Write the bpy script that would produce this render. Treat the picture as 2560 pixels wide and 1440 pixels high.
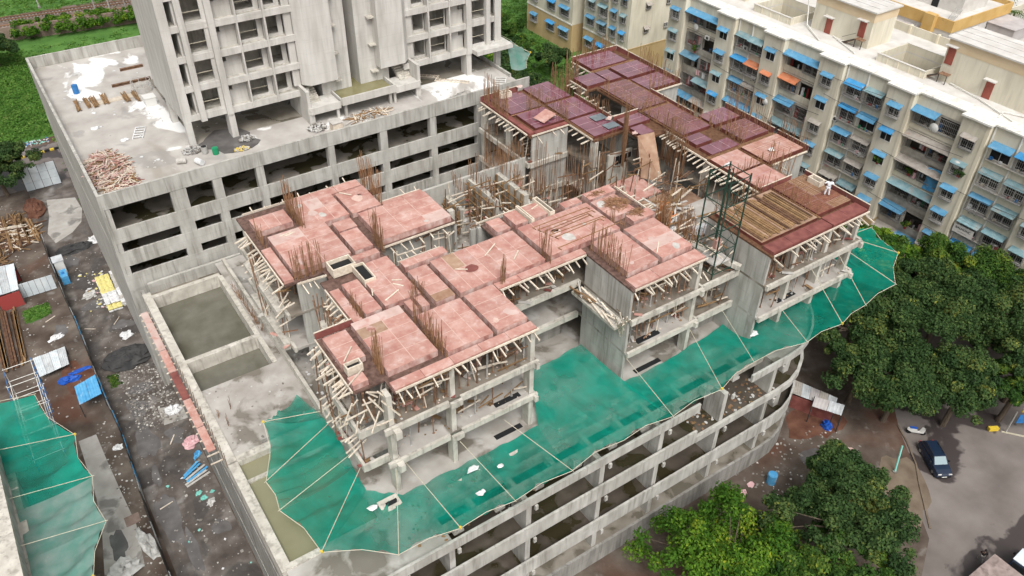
import bpy, bmesh, math, random
import numpy as np
from mathutils import Vector, Matrix, Euler
R = math.radians
for o in list(bpy.data.objects): bpy.data.objects.remove(o, do_unlink=True)
scene = bpy.context.scene
COL = scene.collection
# ------------------------------------------------------------------ camera
cam_d = bpy.data.cameras.new('camera'); cam = bpy.data.objects.new('camera', cam_d); COL.objects.link(cam)
cam_d.sensor_width = 36.0; cam_d.lens = 28.674; cam_d.clip_start = 0.5; cam_d.clip_end = 3000
pit, roll, yaw = R(38.63065), R(-0.7944), R(55.57303)
fw = Vector((math.cos(yaw)*math.cos(pit), math.sin(yaw)*math.cos(pit), -math.sin(pit)))
up0 = Vector((math.cos(yaw)*math.sin(pit), math.sin(yaw)*math.sin(pit), math.cos(pit)))
rt0 = Vector((math.sin(yaw), -math.cos(yaw), 0))
rt = rt0*math.cos(roll) - up0*math.sin(roll); up = rt0*math.sin(roll) + up0*math.cos(roll)
m = Matrix((rt, up, -fw)).transposed().to_4x4(); m.translation = Vector((0, 0, 65.0))
cam.matrix_world = m
scene.camera = cam
# ------------------------------------------------------------------ sky and sun (bright overcast)
SUN_EL, SUN_AZ = 56.0, -112.0      # azimuth measured from +X, counter-clockwise
world = bpy.data.worlds.new('World'); scene.world = world; world.use_nodes = True
nt = world.node_tree; nt.nodes.clear()
sky = nt.nodes.new('ShaderNodeTexSky'); sky.sky_type = 'NISHITA'; sky.sun_disc = False
sky.sun_elevation = R(SUN_EL); sky.sun_rotation = R(90 - SUN_AZ); sky.air_density = 1.0; sky.dust_density = 6.0; sky.ozone_density = 1.0
hs = nt.nodes.new('ShaderNodeHueSaturation'); hs.inputs['Saturation'].default_value = 0.12
bg = nt.nodes.new('ShaderNodeBackground'); bg.inputs['Strength'].default_value = 0.15
wo = nt.nodes.new('ShaderNodeOutputWorld')
nt.links.new(sky.outputs[0], hs.inputs['Color']); nt.links.new(hs.outputs[0], bg.inputs['Color']); nt.links.new(bg.outputs[0], wo.inputs['Surface'])
sd = bpy.data.lights.new('sun', 'SUN'); sd.energy = 1.3; sd.angle = R(24); sd.color = (1.0, 0.965, 0.91)
sun = bpy.data.objects.new('sun', sd); COL.objects.link(sun)
to_sun = Vector((math.cos(R(SUN_AZ))*math.cos(R(SUN_EL)), math.sin(R(SUN_AZ))*math.cos(R(SUN_EL)), math.sin(R(SUN_EL))))
sun.rotation_euler = to_sun.to_track_quat('Z', 'Y').to_euler()
vs = scene.view_settings; vs.view_transform = 'Standard'; vs.look = 'None'; vs.gamma = 1.0; vs.use_curve_mapping = False
vs.exposure = 0.33
# ------------------------------------------------------------------ helpers
rng = random.Random(7)
nrng = np.random.default_rng(11)
MATS = {}
WL = {}                      # world location of unrotated objects, for parenting
def nodes_of(name):
    mt = bpy.data.materials.new(name); mt.use_nodes = True; MATS[name] = mt
    t = mt.node_tree; b = t.nodes['Principled BSDF']
    return mt, t, b
def mat(name, cols, scale=1.0, stretch=(1, 1, 1), rough=0.85, detail=6.0, stains=(), bump=0.0, bscale=None,
        metallic=0.0, spec=0.3, rvar=0.0, alpha=1.0, rough_stain=None, distort=0.0, seams=0.0, drips=0.0):
    """noise-driven colour in world space; stains = (colour, scale, lo, hi, stretch, amount)"""
    mt, t, b = nodes_of(name); N = t.nodes; L = t.links
    b.inputs['Roughness'].default_value = rough; b.inputs['Metallic'].default_value = metallic
    b.inputs['Specular IOR Level'].default_value = spec; b.inputs['Alpha'].default_value = alpha
    geo = N.new('ShaderNodeNewGeometry')
    def noise(sc, st, det=detail, dist=distort):
        mp = N.new('ShaderNodeMapping'); mp.inputs['Scale'].default_value = st
        L.new(geo.outputs['Position'], mp.inputs['Vector'])
        n = N.new('ShaderNodeTexNoise'); n.inputs['Scale'].default_value = sc; n.inputs['Detail'].default_value = det
        n.inputs['Distortion'].default_value = dist
        L.new(mp.outputs[0], n.inputs['Vector']); return n
    if len(cols) == 1: cols = [(0, cols[0]), (1, cols[0])]
    n0 = noise(scale, stretch)
    rp = N.new('ShaderNodeValToRGB'); L.new(n0.outputs['Fac'], rp.inputs['Fac'])
    el = rp.color_ramp.elements
    el[0].position, el[0].color = cols[0][0], (*cols[0][1], 1)
    el[1].position, el[1].color = cols[-1][0], (*cols[-1][1], 1)
    for p, c in cols[1:-1]:
        e = el.new(p); e.color = (*c, 1)
    cur = rp.outputs['Color']
    for st in stains:
        c, sc, lo, hi, stt, amt = st
        n1 = noise(sc, stt, 5.0, 0.4)
        mr = N.new('ShaderNodeMapRange'); mr.inputs['From Min'].default_value = lo; mr.inputs['From Max'].default_value = hi
        mr.inputs['To Max'].default_value = amt
        L.new(n1.outputs['Fac'], mr.inputs['Value'])
        mx = N.new('ShaderNodeMix'); mx.data_type = 'RGBA'
        L.new(mr.outputs[0], mx.inputs['Factor']); L.new(cur, mx.inputs['A']); mx.inputs['B'].default_value = (*c, 1)
        cur = mx.outputs['Result']
        if rough_stain is not None and st is stains[-1]:
            m2 = N.new('ShaderNodeMapRange'); m2.inputs['From Min'].default_value = 0; m2.inputs['From Max'].default_value = amt
            m2.inputs['To Min'].default_value = rough; m2.inputs['To Max'].default_value = rough_stain
            L.new(mr.outputs[0], m2.inputs['Value']); L.new(m2.outputs[0], b.inputs['Roughness'])
    if seams:        # board-marked lifts: pour joints and shutter lines on upright faces
        sp = N.new('ShaderNodeSeparateXYZ'); L.new(geo.outputs['Position'], sp.inputs[0])
        ad = N.new('ShaderNodeMath'); ad.operation = 'ADD'; L.new(sp.outputs['X'], ad.inputs[0]); L.new(sp.outputs['Y'], ad.inputs[1])
        cb = N.new('ShaderNodeCombineXYZ'); L.new(ad.outputs[0], cb.inputs['X']); L.new(sp.outputs['Z'], cb.inputs['Y'])
        bk = N.new('ShaderNodeTexBrick'); bk.inputs['Scale'].default_value = 1.0; bk.inputs['Brick Width'].default_value = 2.4; bk.inputs['Row Height'].default_value = 1.22
        bk.inputs['Mortar Size'].default_value = .022; bk.inputs['Color1'].default_value = (1, 1, 1, 1); bk.inputs['Color2'].default_value = (.93, .93, .93, 1); bk.inputs['Mortar'].default_value = (.68, .67, .65, 1)
        L.new(cb.outputs[0], bk.inputs['Vector'])
        ml = N.new('ShaderNodeMix'); ml.data_type = 'RGBA'; ml.blend_type = 'MULTIPLY'; ml.inputs['Factor'].default_value = seams
        L.new(cur, ml.inputs['A']); L.new(bk.outputs['Color'], ml.inputs['B']); cur = ml.outputs['Result']
    if drips:
        n3 = noise(1.0, (3.4, 3.4, .22), 4.0, 0.0); n4 = noise(.23, (1, 1, 1), 3.0, 0.0); mm = N.new('ShaderNodeMath'); mm.operation = 'MULTIPLY_ADD'; mm.inputs[1].default_value = .6; mm.inputs[2].default_value = -.28; L.new(n4.outputs['Fac'], mm.inputs[0]); sm_ = N.new('ShaderNodeMath'); L.new(n3.outputs['Fac'], sm_.inputs[0]); L.new(mm.outputs[0], sm_.inputs[1]); mr = N.new('ShaderNodeMapRange'); mr.inputs['From Min'].default_value = .57; mr.inputs['From Max'].default_value = .72; mr.inputs['To Max'].default_value = drips
        L.new(sm_.outputs[0], mr.inputs['Value']); mx = N.new('ShaderNodeMix'); mx.data_type = 'RGBA'
        L.new(mr.outputs[0], mx.inputs['Factor']); L.new(cur, mx.inputs['A']); mx.inputs['B'].default_value = (.13, .12, .10, 1); cur = mx.outputs['Result']
    if rvar:
        oi = N.new('ShaderNodeObjectInfo'); mr = N.new('ShaderNodeMapRange')
        mr.inputs['To Min'].default_value = 1 - rvar; mr.inputs['To Max'].default_value = 1 + rvar
        L.new(oi.outputs['Random'], mr.inputs['Value'])
        hv = N.new('ShaderNodeHueSaturation'); L.new(mr.outputs[0], hv.inputs['Value']); L.new(cur, hv.inputs['Color'])
        cur = hv.outputs['Color']
    L.new(cur, b.inputs['Base Color'])
    if bump:
        n2 = noise(bscale or scale*4, stretch, 4.0)
        bp = N.new('ShaderNodeBump'); bp.inputs['Strength'].default_value = bump; bp.inputs['Distance'].default_value = 0.1
        L.new(n2.outputs['Fac'], bp.inputs['Height']); L.new(bp.outputs[0], b.inputs['Normal'])
    return mt
def link(o, parent=None, w=(0, 0, 0), label=None, cat=None, group=None, kind=None):
    COL.objects.link(o)
    w = Vector(w); WL[o] = w
    if parent is not None:
        o.parent = parent; o.location = w - WL[parent]
    else: o.location = w
    if label: o['label'] = label
    if cat: o['category'] = cat
    if group: o['group'] = group
    if kind: o['kind'] = kind
    return o
def thing(name, label, cat, w=(0, 0, 0), group=None):
    return link(bpy.data.objects.new(name, None), None, w, label, cat, group)
class MB:
    def __init__(s): s.v = []; s.f = []; s.mi = []
    def add(s, vs, fs, mi=0):
        k = len(s.v); s.v += [tuple(p) for p in vs]; s.f += [tuple(i+k for i in f) for f in fs]; s.mi += [mi]*len(fs); return s
    def box(s, x0, x1, y0, y1, z0, z1, mi=0):
        return s.add([(x0,y0,z0),(x1,y0,z0),(x1,y1,z0),(x0,y1,z0),(x0,y0,z1),(x1,y0,z1),(x1,y1,z1),(x0,y1,z1)],
                     [(0,3,2,1),(4,5,6,7),(0,1,5,4),(1,2,6,5),(2,3,7,6),(3,0,4,7)], mi)
    def beam(s, p, q, w=0.1, h=None, mi=0, tw=0.0):
        p = Vector(p); q = Vector(q); d = q-p
        if d.length < 1e-6: return s
        h = h or w; d.normalize()
        a = Vector((0, 0, 1)) if abs(d.z) < 0.95 else Vector((1, 0, 0))
        u = d.cross(a).normalized(); n = u.cross(d).normalized()
        if tw: u, n = u*math.cos(tw)+n*math.sin(tw), n*math.cos(tw)-u*math.sin(tw)
        c = [(-w/2,-h/2),(w/2,-h/2),(w/2,h/2),(-w/2,h/2)]
        vs = [p+u*i+n*j for i, j in c]+[q+u*i+n*j for i, j in c]
        return s.add(vs, [(0,1,2,3),(7,6,5,4),(0,4,5,1),(1,5,6,2),(2,6,7,3),(3,7,4,0)], mi)
    def tube(s, p, q, r, n=6, r2=None, mi=0, cap=True):
        p = Vector(p); q = Vector(q); d = (q-p).normalized(); r2 = r if r2 is None else r2
        a = Vector((0, 0, 1)) if abs(d.z) < 0.95 else Vector((1, 0, 0))
        u = d.cross(a).normalized(); w = u.cross(d).normalized()
        cs = [(math.cos(2*math.pi*i/n), math.sin(2*math.pi*i/n)) for i in range(n)]
        vs = [p+u*(c*r)+w*(e*r) for c, e in cs]+[q+u*(c*r2)+w*(e*r2) for c, e in cs]
        fs = [((i+1) % n, i, n+i, n+(i+1) % n) for i in range(n)]
        if cap: fs += [tuple(range(n)), tuple(range(2*n-1, n-1, -1))]
        return s.add(vs, fs, mi)
    def prism(s, pts, z0, z1, mi=0):
        n = len(pts); vs = [(x, y, z0) for x, y in pts]+[(x, y, z1) for x, y in pts]
        a = sum(pts[i][0]*pts[(i+1) % n][1]-pts[(i+1) % n][0]*pts[i][1] for i in range(n))
        if a < 0: vs = [(x, y, z0) for x, y in pts[::-1]]+[(x, y, z1) for x, y in pts[::-1]]
        fs = [tuple(range(n-1, -1, -1)), tuple(range(n, 2*n))]+[(i, (i+1) % n, n+(i+1) % n, n+i) for i in range(n)]
        return s.add(vs, fs, mi)
    def quad(s, a, b, c, d, mi=0): return s.add([a, b, c, d], [(0, 1, 2, 3)], mi)
    def rings(s, rr, mi=0, cap=True):
        """rr = list of vertex rings (same count) joined into a skin"""
        n = len(rr[0]); vs = [p for r in rr for p in r]; fs = []
        for k in range(len(rr)-1):
            for i in range(n):
                j = (i+1) % n; fs.append((k*n+i, k*n+j, (k+1)*n+j, (k+1)*n+i))
        if cap: fs += [tuple(range(n-1, -1, -1)), tuple(range((len(rr)-1)*n, len(rr)*n))]
        return s.add(vs, fs, mi)
    def mesh(s, name, mats, org=(0, 0, 0)):
        me = bpy.data.meshes.new(name); ox, oy, oz = org
        me.from_pydata([(x-ox, y-oy, z-oz) for x, y, z in s.v], [], s.f)
        for q in (mats if isinstance(mats, (list, tuple)) else [mats]): me.materials.append(MATS[q])
        if any(s.mi): me.polygons.foreach_set('material_index', s.mi)
        return me
    def build(s, name, mats, parent=None, w=None, smooth=False, **kw):
        """verts are in world space; origin goes to w (default: parent's origin)"""
        w = Vector(w) if w is not None else (WL[parent].copy() if parent is not None else Vector((0, 0, 0)))
        me = s.mesh(name, mats, w)
        if smooth: me.polygons.foreach_set('use_smooth', [True]*len(me.polygons))
        return link(bpy.data.objects.new(name, me), parent, w, **kw)
BOXC = {}
def box(name, parent, x0, x1, y0, y1, z0, z1, mt, **kw):
    """axis-aligned block as an object of its own; alike blocks share mesh data"""
    dx, dy, dz = x1-x0, y1-y0, z1-z0
    key = (round(dx, 3), round(dy, 3), round(dz, 3), mt)
    if key not in BOXC: BOXC[key] = MB().box(-dx/2, dx/2, -dy/2, dy/2, -dz/2, dz/2).mesh(name, mt)
    return link(bpy.data.objects.new(name, BOXC[key]), parent, ((x0+x1)/2, (y0+y1)/2, (z0+z1)/2), **kw)
BEAMC = {}
def bar(name, parent, p, q, w, h, mt, roll_=0.0, **kw):
    p = Vector(p); q = Vector(q); L = round((q-p).length, 1); key = (L, w, h, mt)
    if key not in BEAMC: BEAMC[key] = MB().box(-L/2, L/2, -w/2, w/2, -h/2, h/2).mesh(name, mt)
    o = bpy.data.objects.new(name, BEAMC[key]); link(o, parent, (p+q)/2, **kw)
    e = (q-p).to_track_quat('X', 'Z')
    o.rotation_mode = 'QUATERNION'; o.rotation_quaternion = e; return o
class Pile:
    """many small crossing timbers gathered into one mesh"""
    def __init__(s): s.b = MB(); s.m = []
    def bar(s, p, q, w, h, mt):
        if mt not in s.m: s.m.append(mt)
        s.b.beam(p, q, w, h, s.m.index(mt))
    def build(s, name, parent): return s.b.build(name, s.m, parent, kind='stuff')
def inst(name, me, parent, w, rz=0.0, sc=None, rot=None, **kw):
    o = bpy.data.objects.new(name, me); link(o, parent, w, **kw)
    o.rotation_euler = rot if rot else (0, 0, rz)
    if sc: o.scale = sc
    return o
def setmats(o, mats):
    for i, q in enumerate(mats):
        o.material_slots[i].link = 'OBJECT'; o.material_slots[i].material = MATS[q]
def blob(r, n=10, m=6, jit=0.25, seed=0, sq=(1, 1, 1)):
    """lumpy rounded body around the origin, base cut at z=0"""
    q = random.Random(seed); b = MB(); rr = []
    for k in range(m+1):
        ph = math.pi*0.5*k/m
        ring = []
        for i in range(n):
            a = 2*math.pi*i/n; rad = r*(1+q.uniform(-jit, jit))
            ring.append((math.cos(a)*math.cos(ph)*rad*sq[0], math.sin(a)*math.cos(ph)*rad*sq[1], math.sin(ph)*rad*sq[2] if k else 0))
        rr.append(ring)
    return b.rings(rr)
# ------------------------------------------------------------------ materials
Z = (1, 1, 1); VST = (1.0, 1.0, 0.12)
mat('concrete', [(0.3, (.32,.305,.275)), (0.55, (.435,.42,.385)), (0.75, (.53,.515,.48))], 0.9, (1.3, 1.3, 0.35), 0.9, 8,
    stains=[((.25,.235,.21), 1.3, .55, .75, (1.6, 1.6, .16), .55), ((.58,.565,.54), .5, .6, .75, Z, .45)], bump=.12, bscale=5, seams=.4, drips=.42)
mat('concrete_tower', [(0.3, (.43,.41,.375)), (0.55, (.53,.51,.475)), (0.75, (.6,.58,.545))], 0.7, (1.6, 1.6, 0.3), 0.9, 8,
    stains=[((.30,.285,.255), 1.0, .58, .8, (2.2, 2.2, .1), .45), ((.40,.38,.34), .8, .6, .7, (.25, .25, 1.4), .3)], bump=.12, bscale=5, seams=.28, drips=.16)
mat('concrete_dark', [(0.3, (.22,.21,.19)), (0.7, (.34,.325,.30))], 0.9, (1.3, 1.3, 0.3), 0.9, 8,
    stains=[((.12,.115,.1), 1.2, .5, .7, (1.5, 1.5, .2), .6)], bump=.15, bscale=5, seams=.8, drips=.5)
mat('concrete_white', [(0.3, (.40,.37,.32)), (0.6, (.53,.50,.44)), (0.8, (.63,.60,.54))], 1.1, Z, 0.9, 8,
    stains=[((.22,.2,.17), 1.7, .54, .70, (1, 1, .4), .65)], bump=.12, bscale=6, drips=.4)
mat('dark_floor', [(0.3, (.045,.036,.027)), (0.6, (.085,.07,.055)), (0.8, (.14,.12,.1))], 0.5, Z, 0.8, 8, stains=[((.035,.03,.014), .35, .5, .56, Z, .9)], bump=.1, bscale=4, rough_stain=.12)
mat('dusty_floor', [(0.3, (.13,.11,.085)), (0.6, (.22,.19,.155)), (0.8, (.33,.30,.26))], 0.7, Z, 0.9, 8, stains=[((.42,.40,.37), .7, .6, .74, Z, .5), ((.07,.055,.04), .45, .54, .62, Z, .7)], bump=.1, bscale=4)
mat('slab_floor', [(0.3, (.30,.275,.245)), (0.6, (.40,.375,.345)), (0.8, (.48,.46,.43))], 0.6, Z, 0.88, 8,
    stains=[((.55,.54,.52), .5, .58, .72, Z, .5), ((.13,.11,.085), .33, .53, .6, Z, .75)], bump=.1, bscale=4, rough_stain=.25)
mat('wet_floor', [(0.3, (.17,.15,.12)), (0.6, (.28,.25,.215)), (0.8, (.38,.355,.32))], 0.45, Z, 0.8, 7,
    stains=[((.055,.048,.022), .3, .49, .54, Z, .95)], bump=.03, bscale=4, rough_stain=.06, spec=.4)
mat('terrace_floor', [(0.3, (.33,.305,.28)), (0.55, (.43,.405,.375)), (0.8, (.52,.5,.47))], 0.35, Z, 0.9, 8,
    stains=[((.20,.165,.12), .22, .58, .72, (1, .5, 1), .5), ((.25,.24,.23), .28, .6, .66, Z, .55), ((.74,.735,.72), .2, .575, .6, (1, .6, 1), .85)], bump=.08, bscale=4)
mat('damp_floor', [(0.3, (.155,.135,.105)), (0.7, (.29,.265,.225))], 0.5, Z, 0.7, 8,
    stains=[((.085,.075,.055), .4, .5, .6, Z, .7)], bump=.06, bscale=4, rough_stain=.12)
mat('pond_water', [(0.35, (.11,.105,.078)), (0.7, (.165,.158,.128))], 0.5, Z, 0.04, 5, bump=.012, bscale=6, spec=.55,
    stains=[((.10,.095,.08), 1.6, .5, .75, Z, .35)])  # murky water, base brightened in place of the grey sky reflection
mat('khaki_water', [(0.3, (.20,.185,.11)), (0.7, (.25,.235,.15))], 0.3, Z, 0.12, 3, bump=.01, bscale=5, spec=.45)
mat('olive_water', [(0.3, (.17,.155,.07)), (0.7, (.24,.22,.12))], 0.6, Z, 0.1, 4, spec=.45)
mat('puddle_water', [(0.4, (.10,.093,.09)), (0.7, (.15,.14,.135))], 0.8, Z, 0.05, 4, bump=.01, bscale=7, spec=.5)  # base colour lifted to stand in for reflected sky
PS = [((.60,.49,.44), 2.6, .55, .75, Z, .5), ((.30,.10,.085), .5, .56, .7, Z, .45), ((.36,.21,.19), 6.5, .55, .66, Z, .4)]
mat('pink_ply', [(0.25, (.36,.158,.125)), (0.5, (.45,.25,.208)), (0.75, (.53,.365,.325))], 1.1, Z, 0.82, 10, stains=PS, bump=.06, bscale=8, rvar=.07)
mat('pink_side', [(0.3, (.27,.115,.095)), (0.5, (.44,.27,.235)), (0.7, (.58,.46,.42))], 1.8, (1, 1, .5), 0.85, 8, bump=.1)
mat('pink_joint', [(0.3, (.50,.34,.285)), (0.7, (.60,.45,.39))], 3, Z, 0.85)
mat('pale_pink_ply', [(0.3, (.47,.32,.28)), (0.7, (.58,.45,.41))], 0.9, Z, 0.85, 8, stains=[((.45,.19,.16), 1.1, .56, .66, Z, .5)], rvar=.08)
mat('red_ply_wet', [(0.3, (.14,.04,.058)), (0.55, (.19,.066,.092)), (0.8, (.24,.11,.135))], 0.7, Z, 0.11, 8,
    stains=[((.20,.085,.05), .5, .55, .7, Z, .5)], bump=.012, bscale=3, rvar=.1, spec=1.0)  # base shifted to purple to paint in the sky sheen
mat('red_joint', [(0.3, (.34,.20,.22)), (0.7, (.44,.30,.31))], 3, Z, 0.5)
mat('red_side', [(0.3, (.09,.022,.018)), (0.7, (.17,.055,.04))], 2, Z, 0.6, 6)
mat('pink_gap_shade', [(0.3, (.07,.038,.03)), (0.7, (.17,.105,.085))], 3, Z, 0.9, 6)  # dusty brown, darkened to paint shade into the gaps between blocks
mat('rust_trench', [(0.3, (.075,.032,.018)), (0.7, (.16,.085,.045))], 3, Z, 0.8, 6)
mat('red_board', [(0.3, (.15,.045,.04)), (0.7, (.25,.09,.075))], 1.5, Z, 0.6, 6, rvar=.12)
mat('orange_ply', [(0.3, (.24,.135,.085)), (0.6, (.34,.225,.155)), (0.8, (.43,.325,.25))], 1.3, Z, 0.75, 8, rvar=.1)
mat('rebar', [(0.3, (.19,.095,.05)), (0.7, (.33,.19,.10))], 3, Z, 0.8, 3, rvar=.15)
mat('rust_steel', [(0.3, (.13,.065,.04)), (0.7, (.27,.165,.10))], 3, Z, 0.75, 3, rvar=.3)
mat('grey_steel', [(0.3, (.26,.25,.235)), (0.7, (.40,.39,.37))], 3, Z, 0.6, 3, rvar=.2)
mat('batten_wood', [(0.3, (.50,.42,.33)), (0.7, (.68,.61,.51))], 4, Z, 0.85, 4, rvar=.14)
mat('plank_wood', [(0.3, (.16,.092,.042)), (0.7, (.29,.18,.09))], 2.5, (1, 1, 1), 0.85, 6, rvar=.25)
mat('dark_plank', [(0.3, (.07,.035,.022)), (0.7, (.15,.08,.045))], 2.5, Z, 0.85, 6, rvar=.25)
mat('grey_ply', [(0.3, (.36,.34,.31)), (0.7, (.52,.5,.47))], 2, Z, 0.85, 6, rvar=.1)
mat('hoist_green', [(0.3, (.012,.04,.027)), (0.7, (.03,.07,.05))], 3, Z, 0.5, 3)
mat('rope', [(.62,.58,.46)], rough=.9)
mat('pole_cane', [(0.3, (.42,.38,.27)), (0.7, (.56,.52,.42))], 5, Z, .8)
mat('yellow_cloth', [(.62,.45,.05)], rough=.9)
mat('white_cloth', [(0.3, (.50,.50,.50)), (0.7, (.72,.72,.72))], 2, Z, .9)
mat('rubble_white', [(0.3, (.34,.33,.31)), (0.7, (.56,.55,.53))], 2, Z, .9, rvar=.1)
mat('pink_cloth', [(0.3, (.55,.30,.32)), (0.7, (.68,.45,.46))], 2, Z, .9)
mat('teal_cloth', [(0.3, (.12,.42,.36)), (0.7, (.25,.55,.48))], 2, Z, .9)
mat('blue_paint', [(0.3, (.02,.12,.33)), (0.7, (.04,.19,.45))], 2, Z, .5)
mat('blue_tarp', [(0.3, (.008,.055,.32)), (0.7, (.02,.11,.45))], 3, Z, .45)
mat('sky_sheet', [(0.3, (.05,.26,.52)), (0.7, (.12,.38,.62))], 2, Z, .6, stains=[((.5,.55,.58), 1.2, .6, .75, Z, .5)])
mat('tin_sheet', [(0.3, (.36,.38,.39)), (0.6, (.50,.52,.53)), (0.8, (.62,.63,.63))], 1.2, Z, .55, 6, stains=[((.26,.15,.09), 1.4, .6, .75, Z, .6)], rvar=.1)
mat('light_tin', [(0.3, (.45,.50,.53)), (0.7, (.62,.66,.68))], 0.9, Z, .55, 5, rvar=.06)
mat('green_paint', [(.015,.24,.11)], rough=.5)
mat('dark_metal', [(0.3, (.035,.032,.03)), (0.7, (.07,.065,.06))], 3, Z, .6)
mat('red_paint', [(.30,.05,.045)], rough=.7)
mat('orange_pipe', [(.62,.20,.05)], rough=.6)
mat('black', [(.015,.015,.016)], rough=.7)
# cream apartment paint
mat('cream', [(0.3, (.55,.505,.40)), (0.6, (.66,.615,.50)), (0.8, (.72,.68,.57))], 0.5, (1, 1, .4), .85, 7,
    stains=[((.33,.30,.24), .9, .56, .76, (1.4, 1.4, .12), .5)], bump=.04, drips=.12)
mat('cream_pilaster', [(0.3, (.67,.60,.46)), (0.7, (.74,.685,.55))], 0.5, (1, 1, .4), .85, 6, stains=[((.45,.41,.33), .9, .62, .8, (1.4, 1.4, .12), .4)])
mat('tan_paint', [(0.3, (.44,.31,.15)), (0.7, (.53,.39,.21))], 0.5, (1, 1, .4), .85, 6, stains=[((.32,.25,.15), .8, .6, .8, (1.4, 1.4, .14), .5)])
mat('beige_paint', [(0.3, (.58,.45,.29)), (0.7, (.64,.52,.36))], 0.5, Z, .85, 5)
mat('ochre_paint', [(0.3, (.50,.31,.10)), (0.7, (.57,.38,.15))], 0.5, Z, .85, 5, stains=[((.3,.2,.08), .9, .62, .75, Z, .5)])
mat('roof_white', [(0.3, (.50,.475,.44)), (0.7, (.62,.60,.57))], 0.7, Z, .85, 7, stains=[((.45,.42,.37), .5, .58, .75, Z, .5)], bump=.04)
mat('roof_grey', [(0.3, (.36,.325,.32)), (0.7, (.47,.44,.43))], 0.7, Z, .85, 6)
mat('lip_white', [(0.3, (.64,.62,.56)), (0.7, (.76,.745,.70))], 1.2, Z, .85, 6, stains=[((.33,.31,.27), 2.0, .55, .7, Z, .55)])
mat('loggia_dark', [(0.3, (.05,.043,.036)), (0.7, (.11,.095,.08))], 1.0, Z, .85, 5)  # dark colour standing in for shade at the back of recesses
mat('sill_grey', [(0.3, (.30,.275,.235)), (0.7, (.46,.43,.375))], 1.5, Z, .85, 6, rvar=.15)
mat('pane', [(0.3, (.012,.012,.013)), (0.7, (.035,.035,.036))], 1.3, Z, .12, spec=.5)
mat('frame_white', [(.62,.60,.56)], rough=.6)
mat('grille', [(0.3, (.22,.21,.20)), (0.7, (.33,.32,.30))], 4, Z, .6, rvar=.25)
for i, (a, c) in enumerate([((.06,.22,.38), (.12,.29,.43)), ((.09,.22,.32), (.17,.29,.37)), ((.025,.21,.46), (.06,.27,.50))]):
    mat('awning_blue_%d' % i, [(0.3, a), (0.7, c)], 1.2, Z, .6, 5, stains=[((.42,.42,.40), 1.4, .6, .75, Z, .45)], rvar=.1)
mat('awning_teal', [(0.3, (.13,.24,.27)), (0.7, (.24,.34,.36))], 1.4, Z, .65, 5, stains=[((.30,.24,.19), 1.4, .56, .7, Z, .5)], rvar=.15)
mat('awning_orange', [(0.3, (.50,.15,.06)), (0.7, (.56,.24,.13))], 1.4, Z, .65, 5)
mat('awning_grey', [(0.3, (.27,.24,.21)), (0.7, (.41,.38,.34))], 1.4, Z, .75, 5, stains=[((.22,.13,.09), 1.4, .56, .7, Z, .5)])
mat('pipe_white', [(.70,.69,.65)], rough=.5)
mat('ac_white', [(.64,.63,.60)], rough=.5)
mat('door_red', [(0.3, (.25,.06,.042)), (0.7, (.31,.09,.065))], 2, Z, .6)
MATS['red_ply_wet'].node_tree.nodes['Principled BSDF'].inputs['Coat Weight'].default_value = .8; MATS['red_ply_wet'].node_tree.nodes['Principled BSDF'].inputs['Coat Roughness'].default_value = .04
mat('sky_reflect_grey', [(0.3, (.10,.125,.14)), (0.7, (.19,.22,.235))], 1.2, Z, .15, 6, spec=.8)  # grey-teal colour stands in for sky mirrored on the wet deck
# ground
mat('ground_dirt', [(0.3, (.052,.036,.027)), (0.5, (.095,.073,.058)), (0.75, (.17,.14,.115))], 0.35, Z, .95, 9,
    stains=[((.28,.26,.24), .8, .6, .78, Z, .5), ((.105,.04,.022), .09, .54, .66, Z, .7)], bump=.5, bscale=2.5)
mat('alley_mud', [(0.3, (.055,.044,.037)), (0.5, (.105,.088,.077)), (0.75, (.22,.20,.18))], 0.5, Z, .85, 9,
    stains=[((.34,.325,.31), .35, .58, .72, Z, .6), ((.045,.04,.038), .25, .52, .62, Z, .7)], bump=.45, bscale=3, rough_stain=.3)
mat('mud_red', [(0.3, (.075,.03,.018)), (0.7, (.15,.07,.045))], 0.8, Z, .95, 8, bump=.4)
mat('concrete_pad', [(0.3, (.29,.27,.245)), (0.6, (.40,.38,.35)), (0.8, (.5,.48,.45))], 0.5, Z, .9, 8,
    stains=[((.11,.1,.09), .5, .54, .64, Z, .7)], bump=.12, bscale=5)
mat('road', [(0.3, (.125,.105,.095)), (0.6, (.185,.16,.147)), (0.8, (.225,.2,.185))], 0.25, Z, .9, 9,
    stains=[((.28,.255,.24), .3, .6, .8, (1, .3, 1), .3), ((.035,.028,.028), .16, .54, .565, Z, .85)], bump=.06, bscale=8, rough_stain=.35)
mat('verge', [(0.3, (.11,.08,.055)), (0.7, (.19,.15,.11))], 0.6, Z, .95, 8, bump=.25)
mat('grass_field', [(0.3, (.045,.115,.02)), (0.55, (.07,.165,.03)), (0.8, (.13,.22,.05))], 0.25, Z, .95, 9,
    stains=[((.13,.10,.045), .12, .6, .75, Z, .5)], bump=.8, bscale=1.5)
mat('ballast', [(0.3, (.10,.07,.055)), (0.7, (.19,.145,.12))], 1.2, Z, .95, 8, bump=.5, bscale=5)
mat('stone', [(0.3, (.13,.115,.10)), (0.7, (.30,.28,.255))], 1.0, Z, .9, 5, bump=.2)
mat('heap_dark', [(0.3, (.03,.03,.031)), (0.7, (.065,.063,.062))], 1.2, Z, .95, 8, bump=.5)
mat('wall_brick', [(0.3, (.17,.12,.095)), (0.7, (.27,.2,.17))], 1.5, Z, .9, 7, bump=.2)
mat('bark', [(0.3, (.06,.045,.03)), (0.7, (.13,.10,.075))], 3, (1, 1, .3), .95, 6, bump=.4)
mat('yellow_paint', [(.60,.43,.04)], rough=.7)
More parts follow.
